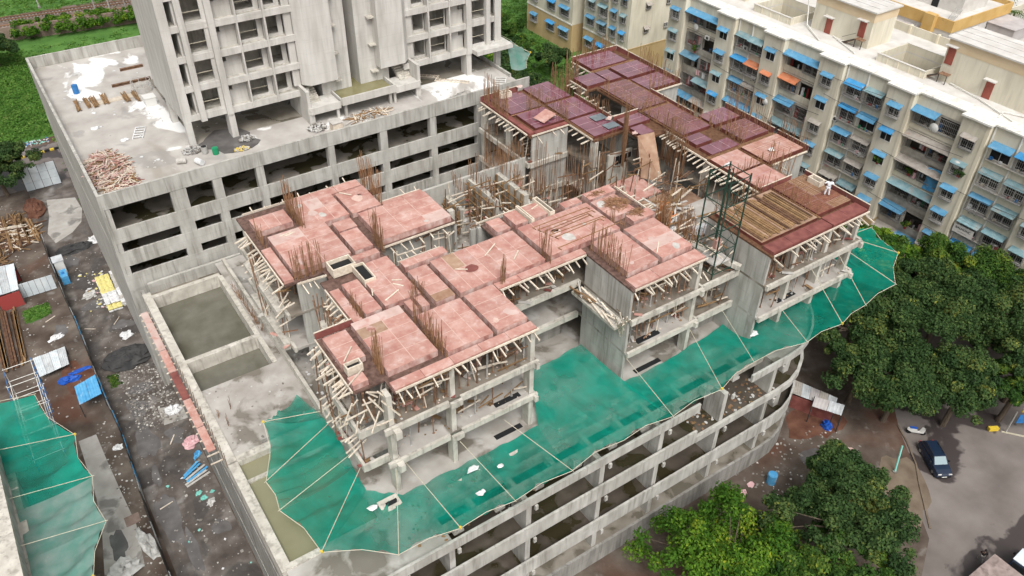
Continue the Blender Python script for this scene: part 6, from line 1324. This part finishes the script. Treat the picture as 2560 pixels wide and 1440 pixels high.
for i, (x0, y0, x1, y1, l) in enumerate(((-7.2, 109, -6.6, 121, 'long brown timber stack at the outer side of the yard'), (-5.6, 109.5, -5.4, 119.5, 'timber stack second from the outer side of the yard'), (-4.6, 110, -4.2, 119, 'loose timber row in the middle of the yard'), (-3.4, 110.5, -3.4, 119, 'thin timber row beside the rubble'), (-2.2, 110.5, -2.6, 117.5, 'short timber row nearest the red soil heap'),
                                         (-9.8, 85, -9.6, 98, 'orange brown board stack behind the mud yard'), (-8.9, 85, -8.6, 97.5, 'dark brown board stack beside the orange one'), (-7.9, 85.5, -7.5, 97, 'brown board stack nearest the grass patch'))):
    t = thing('timber_stack', l, 'timber stack', ((x0+x1)/2, (y0+y1)/2, 0)); n = 9 if i in (0, 5, 6, 7) else 6
    for k in range(n):
        dx = rng.uniform(-.3, .3); lay = k % 3; z = .1+.13*lay; L0 = rng.uniform(0, 1.5)
        bar('board', t, (x0+dx, y0+L0, z), (x1+dx+rng.uniform(-.1, .1), y1-rng.uniform(0, 1.5), z), .2, .12, 'dark_plank' if i == 6 or rng.random() < .25 else 'plank_wood')
heap('plank_pile', -4.6, 114.5, 2.6, 4.6, 150, 0, 3.0, .12, ['plank_wood', 'dark_plank', 'plank_wood', 'batten_wood'], 'untidy pile of old brown planks in the timber yard', 'plank pile', h=.35)
heap('plank_pile', -8.2, 107.8, 1.6, 2.0, 70, 0, 2.2, .12, ['plank_wood', 'dark_plank'], 'small heap of dark planks beside the patched shed', 'plank pile', h=.3)
inst('soil_heap', blob(1.7, 16, 7, .2, 3, (.8, 1.5, .55)).mesh('soil_heap', 'mud_red'), None, (-1.3, 119.5, 0), label='heap of brick red soil below the tree at the gate', cat='soil heap')
inst('gravel_heap', blob(2.6, 20, 8, .14, 5, (1.0, .8, .32)).mesh('gravel_heap', 'heap_dark'), None, (2.0, 80.4, 0), label='low dark heap of crushed stone in the alley', cat='gravel heap')
inst('gravel_heap', blob(1.6, 16, 6, .2, 6, (1.5, .7, .35)).mesh('gravel_heap', 'heap_dark'), None, (1.4, 106.2, 0), label='grey ash heap beside the concrete pad', cat='gravel heap')
# cement sacks
sm = MB(); rr = []
for k, f_ in enumerate((-1, -.85, -.4, .4, .85, 1)):
    w = .27*(1 if abs(f_) < .9 else .72); h = .075*(1 if abs(f_) < .9 else .35); rr.append([(-w, f_*.4, -h*.5), (0, f_*.4, -h), (w, f_*.4, -h*.5), (w, f_*.4, h*.5), (0, f_*.4, h), (-w, f_*.4, h*.5)])
sm.rings(rr)
SK = {k: sm.mesh('cement_sack', k) for k in ('yellow_paint', 'white_cloth', 'grey_ply')}
MATS['sack_yellow'] = mat('sack_yellow', [(0.3, (.58,.50,.14)), (0.7, (.66,.60,.28))], 5, Z, .85)
SK['yellow_paint'].materials[0] = MATS['sack_yellow']
for i in range(3):
    for k in range(9):
        for lv in range(3):
            if lv == 2 and k < 1: continue
            m_ = 'yellow_paint' if (lv == 2 and k > 3) or (lv == 1 and k < 2) else 'white_cloth'
            o = inst('cement_sack', SK[m_], None, (2.45+i*.55+rng.uniform(-.03, .03), 90.3+k*.8+rng.uniform(-.04, .04), .09+.155*lv*2 if lv else .09), rng.uniform(-.08, .08), (1, 1, 2.0 if lv == 0 else 1.6),
                     label='%s cement sack in the broad %s stack beside the podium wall' % (('yellow', 'yellow topped') if m_ == 'yellow_paint' else ('white', 'yellow topped')), cat='cement sack', group='sacks of the yellow topped stack '+m_)
for k in range(9):
    for lv in range(4):
        inst('cement_sack', SK['white_cloth' if rng.random() < .7 else 'grey_ply'], None, (4.15+.07*k*.3+rng.uniform(-.03, .03), 90.6+k*.82, .1+.19*lv), rng.uniform(-.1, .1), (1.15, 1, 1.25), label='whitish cement sack in the single file stack against the podium wall', cat='cement sack', group='sacks of the white stack')
t = thing('site_cabin', 'small white cabin standing against the alley fence', 'cabin', (-.9, 101.6, 0)); MB().box(-1.5, -.4, 101.0, 102.3, 0, 2.1).build('body', 'ac_white', t); MB().box(-1.6, -.3, 100.9, 102.4, 2.1, 2.2).build('roof', 'tin_sheet', t); MB().box(-.4, -.36, 101.3, 102.0, .1, 1.9).build('door', 'grey_ply', t)
t = thing('water_tank', 'blue plastic tank beside the small white cabin', 'tank', (-.9, 99.4, 0)); MB().box(-1.35, -.5, 98.5, 100.3, .1, 1.3).build('body', 'sky_sheet', t); MB().box(-1.1, -.8, 99.2, 99.6, 1.3, 1.42).build('cap', 'blue_paint', t); MB().box(-1.3, -.55, 98.6, 100.2, 0, .1).build('base', 'batten_wood', t)
inst('blue_tarpaulin', blob(1.0, 14, 6, .35, 9, (1.1, .7, .35)).mesh('blue_tarpaulin', 'blue_tarp'), None, (-4.2, 80.4, 0), label='crumpled deep blue tarpaulin in the red mud', cat='tarpaulin'); inst('blue_tarpaulin', blob(.7, 12, 5, .35, 10, (1.6, .5, .2)).mesh('blue_tarpaulin', 'blue_tarp'), None, (-3.0, 81.3, 0), label='trailing end of blue tarpaulin beside the tin lean-to', cat='tarpaulin')
for i, (x, y, r_, sx, sy, m_, l) in enumerate(((2.9, 84.6, .7, 1, .9, 'white_cloth', 'bundled white plastic at the edge of the dark gravel heap'), (4.0, 69.6, .9, .9, .8, 'white_cloth', 'crumpled white plastic on the small concrete pad'), (-5.0, 52.6, 1.3, 1.0, 1.0, 'rubble_white', 'mound of pale bagged rubble at the end of the concrete path'), (-2.7, 54.2, 1.0, .6, 1.9, 'rubble_white', 'long mound of pale rubble along the fence'),
                                               (-2.2, 67.4, .5, 1, .8, 'white_cloth', 'white bundle against the blue fence sheets'), (4.3, 64.0, .9, 1.1, .8, 'pink_cloth', 'spread of pinkish sacks beside the podium wall'), (-4.1, 88.6, .6, 1.3, .8, 'white_cloth', 'scatter of white bags in the mud yard'), (4.2, 62.0, .5, 1.2, .6, 'sky_sheet', 'blue and white plastic scrap by the podium wall'),
                                               (3.6, 55.6, .5, 1, .7, 'rubble_white', 'pale debris lump below the podium wall'), (2.9, 57.3, .35, 1, .7, 'teal_cloth', 'teal plastic scrap in the alley mud'), (3.2, 56.5, .3, 1, .9, 'teal_cloth', 'second teal plastic scrap in the alley mud'), (.9, 94.8, .7, 1.2, .8, 'rubble_white', 'rubbish heap with a yellow bag near the cement sacks'), (4.0, 107, .8, .8, 1.2, 'white_cloth', 'white bags dumped at the foot of the tall wall'),
                                               (-5.5, 49.3, .5, .8, .6, 'white_cloth', 'white bag at the end of the path'))):
    inst('rubbish_heap', blob(r_, 13, 5, .4, 40+i, (sx, sy, .4)).mesh('rubbish_heap', m_), None, (x, y, 0), rng.uniform(0, 1), label=l, cat='rubbish')
MB().box(-3.8, -2.5, 57.1, 58.2, .02, .12).build('steel_plate', 'wall_brick', None, (-3.1, 57.6, 0), label='rust brown plate lying beside the concrete path', cat='plate')
for i in range(6): bar('loose_plank', None, (1.9+rng.uniform(0, .5), 58.6+i*.25, .08+.05*i), (3.9+rng.uniform(0, 1.0), 59.2+i*.35, .08+.05*i), .22, .05, rng.choice(('grey_ply', 'batten_wood', 'sky_sheet')), label='grey plank thrown down beside the podium wall', cat='plank', group='planks by the podium wall')
for i, (x, y, a) in enumerate(((-4.6, 92.2, .5), (2.4, 64.9, 1.0), (-.7, 57.4, .2), (-1.0, 88.4, -.6), (2.1, 87.3, .9))): bar('loose_plank', None, (x, y, .06), (x+1.3*math.cos(a), y+1.3*math.sin(a), .06), .1, .05, 'batten_wood', label='single pale stick lying in the alley mud', cat='stick', group='sticks in the mud')
A_ALL = ['rubble_white', 'grey_ply', 'stone', 'stone', 'stone', 'stone']
scraps('litter', 520, -1.2, 4.8, 46, 108, .02, .09, A_ALL, 'small rubbish and stones strewn along the alley', 11); scraps('litter', 240, -9, -2, 74, 124, .02, .12, A_ALL, 'rubbish and stones strewn over the mud yard', 12); scraps('litter', 140, -3.5, -1.9, 48, 72, .02, .12, A_ALL, 'rubbish along the foot of the fence', 13)
scraps('stones', 620, .2, 4.7, 68.2, 78.5, .02, .13, ['stone', 'stone', 'stone', 'stone', 'grey_ply'], 'scattered rubble stones in front of the puddle', 14, 'rubble'); scraps('litter', 22, .5, 4.6, 47, 62, .02, .22, ['white_cloth', 'teal_cloth', 'grey_ply', 'stone', 'stone'], 'torn plastic and paper in the muddy alley end', 15); scraps('litter', 60, .3, 3.6, 91, 100, .02, .2, ['white_cloth', 'rubble_white', 'pink_cloth', 'sack_yellow'], 'rubbish around the cement sacks', 16)
scraps('litter', 60, .2, 4.4, 139.6, 141.6, .02, .2, ['teal_cloth', 'white_cloth', 'blue_paint', 'grey_ply'], 'teal and white rubbish at the field edge', 17); scraps('litter', 150, 48, 61.5, 25, 31, .02, .14, ['stone', 'stone', 'stone', 'grey_ply'], 'rubble and rubbish at the foot of the curved podium', 18)
scraps('litter', 130, 12.8, 27, 30.8, 36, 14.02, .12, ['rubble_white', 'stone', 'plank_wood'], 'debris on the podium deck under the net', 19); [scraps('litter', 60, x0, x1, y0, y0+3.5, z, .12, ['plank_wood', 'rubble_white', 'pale_pink_ply', 'batten_wood'], 'offcuts on the bare floor under the %s' % nm, 20+int(z)+int(x0)) for x0, x1, y0, nm in ((15, 27, 36.9, 'front left pink deck'), (37.2, 44.2, 36.5, 'pink bay by the hoist'), (50, 61.5, 33.6, 'brown plank deck')) for z in (17.72, 21.32)]
scraps('litter', 50, 6, 12.4, 47, 55, 14.04, .12, ['rubble_white', 'stone'], 'crumbs of concrete on the flat basin roof', 22); scraps('litter', 90, 13.6, 15.8, 46, 70, 14.05, .14, ['rubble_white', 'stone', 'white_cloth'], 'debris in the strip between basins and building', 23); scraps('deck_scraps', 60, 30, 44, 51, 61, 17.72, .2, ['plank_wood', 'rubble_white', 'batten_wood'], 'offcuts on the court floor', 24); scraps('litter', 160, 41, 51, 30.6, 33, 10.12, .16, ['plank_wood', 'rubble_white', 'rust_steel'], 'twigs and debris on the open podium ledge', 25)
# scaffold tower behind the faded net
SC = thing('scaffold', 'pale and blue pipe scaffold beside the faded net', 'scaffold', (-7.5, 74, 0))
for x in (-9.3, -6.7):
    for y_ in (68.5, 72.4, 76.2, 79.2): MB().tube((x, y_, 0), (x+rng.uniform(-.1, .1), y_, 5.4), .04, 6).build('standard', rng.choice(('blue_paint', 'pipe_white', 'grey_steel')), SC)
    for z in (1.6, 3.4, 5.1):
        MB().tube((x, 68.2, z), (x, 79.5, z), .035, 6).build('ledger', rng.choice(('pipe_white', 'blue_paint')), SC)
for y_ in (68.5, 72.4, 76.2, 79.2):
    for z in (1.7, 3.5, 5.2): MB().tube((-9.4, y_, z), (-6.5, y_, z), .035, 6).build('transom', 'pipe_white', SC)
for y_ in (69, 73, 77): MB().tube((-6.7, y_, .4), (-6.7, y_+3, 5.0), .03, 6).build('brace', 'blue_paint', SC)
# starter bars on the flat basin roof
for x, y_ in ((6.0, 51.3), (6.4, 50.2), (7.2, 52.0)):
    rebars(x, y_, x+.1, y_+.5, 5, 14.0, .9, .05, .1, mt='rust_steel')
rebars(12.9, 60, 12.9, 68, 70, 13.9, .8, .1, .3, mt='rebar')
# scraps caught in the nets
for i, (x, y_, z, s) in enumerate(((20.4, 34.8, 15.0, .38), (19.6, 32.2, 15.6, .3), (49.8, 33.6, 15.4, .45), (22.2, 33.6, 15.4, .25), (12.4, 35.9, 14.9, .3))):
    inst('white_scrap', blob(s, 7, 3, .4, 70+i, (1.2, .8, .3)).mesh('white_scrap', 'white_cloth'), None, (x, y_, z), label='white paper scrap caught in the green net', cat='scrap', group='paper scraps in the net')
# bundles left on the red deck
for i, (x, y_, z, l) in enumerate(((49.3, 71.0, 25.1, 'pinkish bundle at the back edge of the red deck'), (53.0, 59.6, 25.0, 'pinkish bundle beside the opening in the red deck'), (48.4, 63.4, 25.0, 'pinkish bundle on the red deck by the lifted board'), (53.2, 55.6, 25.0, 'pinkish bundle at the head of the leaning stair shutter'), (56.6, 45.7, 25.0, 'white bundle behind the hoist tower'), (62.5, 45.5, 25.0, 'white splash of lime on the pale red deck'))):
    inst('cloth_bundle', blob(.3, 9, 4, .3, 80+i, (1.2, .8, .7)).mesh('cloth_bundle', 'pale_pink_ply' if i < 4 else 'white_cloth'), None, (x, y_, z), label=l, cat='bundle')
inst('board_upturned', MB().beam((-.9, 0, .1), (.9, .3, .55), 1.6, .05).mesh('board_upturned', 'pink_ply'), None, (47.4, 63.3, 24.9), label='lifted pink board lying askew on the wet red deck', cat='board')
for i, (x, y_) in enumerate(((47.8, 44.6), (48.4, 43.9))): inst('cement_bag', blob(.35, 9, 4, .2, 90+i, (1, .7, .8)).mesh('cement_bag', 'white_cloth'), None, (x, y_, 21.55), label='white bag standing by the orange standpipes', cat='bag', group='bags by the standpipes')
inst('plastic_sheet', blob(1.0, 14, 4, .4, 95, (1.3, .8, .3)).mesh('plastic_sheet', 'white_cloth'), None, (50.6, 42.4, 21.4), label='crumpled translucent plastic behind the hoist tower', cat='plastic sheet')
# ================================================================== right-hand ground: sheds, barrel, boards, pole, hoarding
shed('row of ribbed white roof sheets along the site edge', [(59.6, 33.6), (61.6, 29.6), (62.6, 30.2), (60.9, 34.6)], 2.0, 2.5, 5, ['awning_grey', 'tin_sheet', 'roof_grey'], 'red_board', 1.8); shed('grey tin shelter over the blue plastic by the site edge', [(59.5, 31.0), (61.0, 28.4), (62.2, 29.0), (60.6, 31.6)], 2.4, 2.7, 2, ['roof_grey', 'tin_sheet'], None, 1)
inst('blue_tarpaulin', blob(.6, 12, 6, .3, 99, (.7, 1.0, 1.6)).mesh('blue_tarpaulin', 'blue_tarp'), None, (60.6, 29.4, 0), label='upright blue plastic bundle under the grey tin shelter', cat='tarpaulin')
drum('bright blue barrel on the dark ground below the curved podium', 50.2, 27.6, 0, 'sky_sheet', .45, 1.25)
for i, (x, y_, s, m_, l) in enumerate(((59.4, 27.0, .7, 'sack_yellow', 'yellow sheet lying on the brown verge'), (60.2, 25.9, .55, 'pale_pink_ply', 'pale pink board lying on the brown verge'), (46.8, 28.2, .7, 'pink_cloth', 'pink cloth on the dark ground by the podium'), (48.4, 28.5, .5, 'pink_cloth', 'smaller pink cloth close to the blue barrel'))):
    q = random.Random(i+200); MB().prism([(x+math.cos(a)*s*q.uniform(.6, 1.1), y_+math.sin(a)*s*q.uniform(.6, 1.1)*.8) for a in (0.3, 1.2, 2.4, 3.4, 4.4, 5.5)], .02, .1).build('flat_scrap', m_, None, (x, y_, 0), label=l, cat='scrap')
t = thing('green_post', 'leaning green post between the tree and the verge', 'post', (61.6, 21.6, 0)); MB().tube((61.6, 21.6, 0), (62.4, 22.3, 2.8), .09, 8).build('shaft', 'teal_cloth', t); MB().box(61.4, 61.8, 21.4, 21.8, 0, .15).build('footing', 'stone', t)
t = thing('hoarding', 'roadside hoarding with yellow and blue boards', 'hoarding', (77.6, 17.5, 0)); MB().tube((75.9, 18.4, 0), (75.9, 18.4, 3.2), .08, 8).tube((78.6, 16.6, 0), (78.6, 16.6, 3.2), .08, 8).build('post', 'grey_steel', t)
MB().beam((76.2, 18.1, 2.2), (79.4, 16.0, 2.2), .08, 1.2).build('blue_board', 'blue_paint', t); MB().beam((76.6, 18.2, 3.4), (79.6, 16.2, 3.4), .08, 1.0).build('yellow_board', 'yellow_paint', t)
MB().beam((74.6, 19.6, .25), (75.5, 19.1, .25), .4, .4).build('yellow_block', 'yellow_paint', None, (75, 19.3, 0), label='yellow painted kerb block by the hoarding', cat='block')
bar('steel_pipe', None, (75.6, 18.7, .08), (78.2, 15.4, .08), .12, .12, 'pole_cane', label='long pale pipe lying along the road edge', cat='pipe')
# ------------------------------------------------------------------ vehicles
def wheel(parent, x, y, z, r=.32, w=.2):
    t = MB(); t.rings([[(math.cos(2*math.pi*i/16)*rr, yy, math.sin(2*math.pi*i/16)*rr) for i in range(16)] for rr, yy in ((r*.8, -w/2), (r, -w/2+.03), (r, w/2-.03), (r*.8, w/2))])
    o = inst('wheel', t.mesh('wheel', 'tyre'), parent, WL[parent]+Vector((x, y, z)))
    for s in (-1, 1): inst('rim', MB().tube((0, s*w/2, 0), (0, s*(w/2+.012), 0), r*.58, 12).mesh('rim', 'chrome'), o, WL[o])
def car(label, x, y, rz, paint, L=4.3, W_=1.72, Hh=1.56, cat='car', name='parked_car'):
    t = thing(name, label, cat, (x, y, 0))
    def sect(xx, hw, z0, z1, tw): return [(xx, -hw, z0), (xx, hw, z0), (xx, hw, (z0+z1)*.5), (xx, hw*tw, z1), (xx, -hw*tw, z1), (xx, -hw, (z0+z1)*.5)]
    w = W_/2; b_ = MB()
    b_.rings([sect(L/2, w*.80, .35, .62, .92), sect(L/2-.12, w*.93, .25, .78, .92), sect(L/2-.6, w, .22, .88, .92), sect(L/2-1.15, w, .22, .95, .93), sect(-L/2+.9, w, .22, .98, .94), sect(-L/2+.15, w*.96, .25, .95, .94), sect(-L/2, w*.86, .4, .85, .9)])
    inst('body', b_.mesh('body', paint), t, WL[t])
    b_ = MB(); b_.rings([sect(L/2-1.1, w*.86, .92, .96, .98), sect(L/2-1.75, w*.84, .94, Hh-.04, .84), sect(L/2-2.4, w*.84, .94, Hh, .86), sect(-L/2+.55, w*.84, .94, Hh-.03, .85), sect(-L/2+.12, w*.84, .93, 1.0, .96)])
    inst('cabin', b_.mesh('cabin', paint), t, WL[t])
    def pl(name, pts, m_): inst(name, MB().add(pts, [tuple(range(len(pts)))]).mesh(name, m_), t, WL[t])
    x0, x1 = L/2-1.13, L/2-1.72
    pl('windscreen', [(x0+.02, -w*.76, .985), (x0+.02, w*.76, .985), (x1+.02, w*.66, Hh-.06), (x1+.02, -w*.66, Hh-.06)], 'glass_pale')
    pl('rear_window', [(-L/2+.14, w*.72, 1.06), (-L/2+.14, -w*.72, 1.06), (-L/2+.5, -w*.64, Hh-.1), (-L/2+.5, w*.64, Hh-.1)], 'glass_dark')
    for s in (-1, 1):
        for a, c in ((L/2-1.5, L/2-2.25), (L/2-2.33, L/2-3.15), (L/2-3.22, -L/2+.5)):
            yy = s*(w*.845+.004); pl('side_window', [(a, yy, 1.02), (c, yy, 1.02), (c+(.05), s*w*.78, Hh-.14), (a-(.2 if a > L/2-1.6 else .0), s*w*.78, Hh-.14)], 'glass_dark')
        inst('headlight', MB().box(L/2-.16, L/2-.03, s*w*.62-.17, s*w*.62+.17, .6, .76).mesh('headlight', 'ac_white'), t, WL[t]); inst('tail_light', MB().box(-L/2+.0, -L/2+.12, s*w*.78-.1, s*w*.78+.1, .72, .95).mesh('tail_light', 'red_paint'), t, WL[t])
        inst('mirror', MB().box(L/2-1.55, L/2-1.38, s*(w+.1)-.08, s*(w+.1)+.08, .95, 1.1).mesh('mirror', 'black'), t, WL[t])
        for xx in (L/2-.82, -L/2+.8): wheel(t, xx, s*(w-.1), .32)
    inst('number_plate', MB().box(L/2, L/2+.02, -.26, .26, .36, .48).mesh('number_plate', 'ac_white'), t, WL[t]); inst('bumper', MB().box(L/2-.1, L/2+.01, -w*.78, w*.78, .28, .5).mesh('bumper', 'black'), t, WL[t])
    for s in (-1, 1): inst('roof_rail', MB().box(-L/2+.8, L/2-2.0, s*w*.66-.03, s*w*.66+.03, Hh, Hh+.05).mesh('roof_rail', 'black'), t, WL[t])
    t.rotation_euler = (0, 0, rz); return t
car('dark blue estate car parked at the kerb beside the trees', 65.9, 20.2, math.atan2(-2.95, -1.75), 'car_paint')
vn = car('van with a white roof panel parked beside the mottled block', 61.5, 8.6, 0.06, 'car_paint', 3.6, 1.7, 1.9, 'van', 'parked_van'); inst('roof_panel', MB().box(-1.2, .55, -.68, .68, 1.92, 1.97).mesh('roof_panel', 'light_tin'), vn, WL[vn])
mat('roof_mottled', [(0.3, (.20,.155,.14)), (0.6, (.30,.24,.22)), (0.8, (.38,.31,.28))], 1.6, Z, .9, 8, stains=[((.13,.10,.09), 1.2, .54, .66, Z, .7)], bump=.3)
t = thing('masonry_block', 'low mottled pinkish masonry block beside the road', 'block', (57.5, 8.5, 0))
MB().prism([(59.4, 10.3), (55.6, 10.3), (55.6, 6.8), (59.4, 6.8)], 0, 1.7).build('body', 'wall_brick', t); MB().prism([(59.5, 10.4), (55.5, 10.4), (55.5, 6.7), (59.5, 6.7)], 1.7, 1.82).build('cap', 'roof_mottled', t)
# scooter
t = thing('scooter', 'white and blue scooter parked behind the estate car', 'scooter', (67.7, 23.6, 0)); X, Y = 67.7, 23.6
b = MB(); b.rings([[(X+a*.62, Y-a*.62+s*w, z) for s, z in ((-1, z0), (1, z0), (1, z1), (-1, z1))] for a, w, z0, z1 in ((-1, .06, .5, .8), (-.6, .16, .3, .86), (-.1, .15, .28, .8), (.1, .12, .25, .4), (.5, .12, .25, .45), (.75, .16, .3, 1.0), (.9, .08, .5, 1.02))]); b.build('body', 'ac_white', t)
for a in (-.62, .78): MB().tube((X+a*.7-.04, Y-a*.7-.04, .25), (X+a*.7+.04, Y-a*.7+.04, .25), .25, 12).build('wheel', 'tyre', t)
MB().beam((X-.5, Y+.5, .9), (X+.02, Y-.02, .88), .24, .1).build('seat', 'blue_tarp', t); MB().tube((X+.3, Y-.75, 1.1), (X+.75, Y-.3, 1.1), .025, 6).build('handlebar', 'black', t)
# ------------------------------------------------------------------ people
def skinmesh(name, pts, edges, radii, mt, parent, w, sub=1):
    me = bpy.data.meshes.new(name); me.from_pydata(pts, edges, []); me.materials.append(MATS[mt])
    o = bpy.data.objects.new(name, me); link(o, parent, w)
    o.modifiers.new('skin', 'SKIN')
    sv = me.skin_vertices[0].data
    for i, r_ in enumerate(radii): sv[i].radius = (r_, r_)
    sv[0].use_root = True
    s_ = o.modifiers.new('sub', 'SUBSURF'); s_.levels = sub; s_.render_levels = sub
    return o
def person(label, x, y, z, rz, J, top, legs, hat=None):
    """J: joint dictionary in the body frame, facing +X"""
    t = thing('person', label, 'person', (x, y, z))
    names = list(J); idx = {n: i for i, n in enumerate(names)}
    E = [('pelvis', 'chest'), ('chest', 'neck'), ('neck', 'head0'), ('head0', 'head1'), ('chest', 'shL'), ('shL', 'elL'), ('elL', 'haL'), ('haL', 'fiL'), ('chest', 'shR'), ('shR', 'elR'), ('elR', 'haR'), ('haR', 'fiR'), ('pelvis', 'hipL'), ('hipL', 'knL'), ('knL', 'anL'), ('anL', 'toL'), ('pelvis', 'hipR'), ('hipR', 'knR'), ('knR', 'anR'), ('anR', 'toR')]
    rad = dict(pelvis=.13, chest=.14, neck=.055, head0=.085, head1=.075, shL=.07, shR=.07, elL=.045, elR=.045, haL=.032, haR=.032, fiL=.03, fiR=.03, hipL=.09, hipR=.09, knL=.06, knR=.06, anL=.042, anR=.042, toL=.035, toR=.035)
    W_ = Vector((x, y, z))
    skinmesh('body', [J[n] for n in names], [(idx[a], idx[b_]) for a, b_ in E], [rad[n] for n in names], 'skin', t, W_, 2)
    sh = ['chest', 'pelvis', 'shL', 'elL', 'shR', 'elR']; r2 = dict(chest=.172, pelvis=.155, shL=.1, elL=.07, shR=.1, elR=.07)
    if top: skinmesh('shirt', [J[n] for n in sh], [(0, 1), (0, 2), (2, 3), (0, 4), (4, 5)], [r2[n] for n in sh], top, t, W_, 2)
    lg = ['pelvis', 'hipL', 'knL', 'anL', 'hipR', 'knR', 'anR']; r3 = dict(pelvis=.145, hipL=.115, knL=.085, anL=.075, hipR=.115, knR=.085, anR=.075)
    skinmesh('trousers', [J[n] for n in lg], [(0, 1), (1, 2), (2, 3), (0, 4), (4, 5), (5, 6)], [r3[n] for n in lg], legs, t, W_, 2)
    h = Vector(J['head1']); hb = MB()
    hb.rings([[(h.x-.01+math.cos(2*math.pi*i/12)*r_, h.y+math.sin(2*math.pi*i/12)*r_*.9, h.z+zz) for i in range(12)] for r_, zz in ((.105, -.06), (.115, 0), (.10, .06), (.06, .10), (.01, .115))]); inst('hair' if not hat else 'cap', hb.mesh('hair', hat or 'hair'), t, W_)
    f = Vector(J['head0']); inst('nose', MB().box(f.x+.085, f.x+.12, f.y-.015, f.y+.015, f.z+.0, f.z+.05).mesh('nose', 'skin'), t, W_)
    for s in (-1, 1): inst('ear', MB().box(f.x-.02, f.x+.02, f.y+s*.095-.012, f.y+s*.095+.012, f.z+.0, f.z+.06).mesh('ear', 'skin'), t, W_)
    t.rotation_euler = (0, 0, rz); return t
ST = dict(pelvis=(0, 0, .95), chest=(.0, 0, 1.32), neck=(.01, 0, 1.5), head0=(.02, 0, 1.6), head1=(.0, 0, 1.7), shL=(0, .19, 1.42), elL=(-.06, .42, 1.22), haL=(.1, .30, 1.04), fiL=(.16, .22, 1.02), shR=(0, -.19, 1.42), elR=(-.06, -.42, 1.26), haR=(.08, -.32, 1.5), fiR=(.1, -.22, 1.58),
          hipL=(0, .1, .9), knL=(.02, .15, .5), anL=(-.01, .18, .08), toL=(.13, .2, .035), hipR=(0, -.1, .9), knR=(.05, -.15, .5), anR=(.02, -.2, .08), toR=(.17, -.22, .035))
person('worker in pale white overalls standing on the red deck with one hand raised', 60.4, 36.9, 24.87, R(35), ST, 'work_white', 'work_white')
WK = dict(ST); WK.update(elL=(.12, .24, 1.16), haL=(.28, .22, .98), fiL=(.33, .21, .92), elR=(-.12, -.25, 1.16), haR=(-.06, -.26, .92), fiR=(-.03, -.26, .85), knL=(.2, .12, .52), anL=(.22, .12, .1), toL=(.36, .12, .05), knR=(-.06, -.12, .5), anR=(-.3, -.12, .12), toR=(-.2, -.12, .04))
person('person in a dark shirt and grey trousers walking past the mottled block', 59.3, 11.05, .01, R(45), WK, 'black', 'grey_steel')
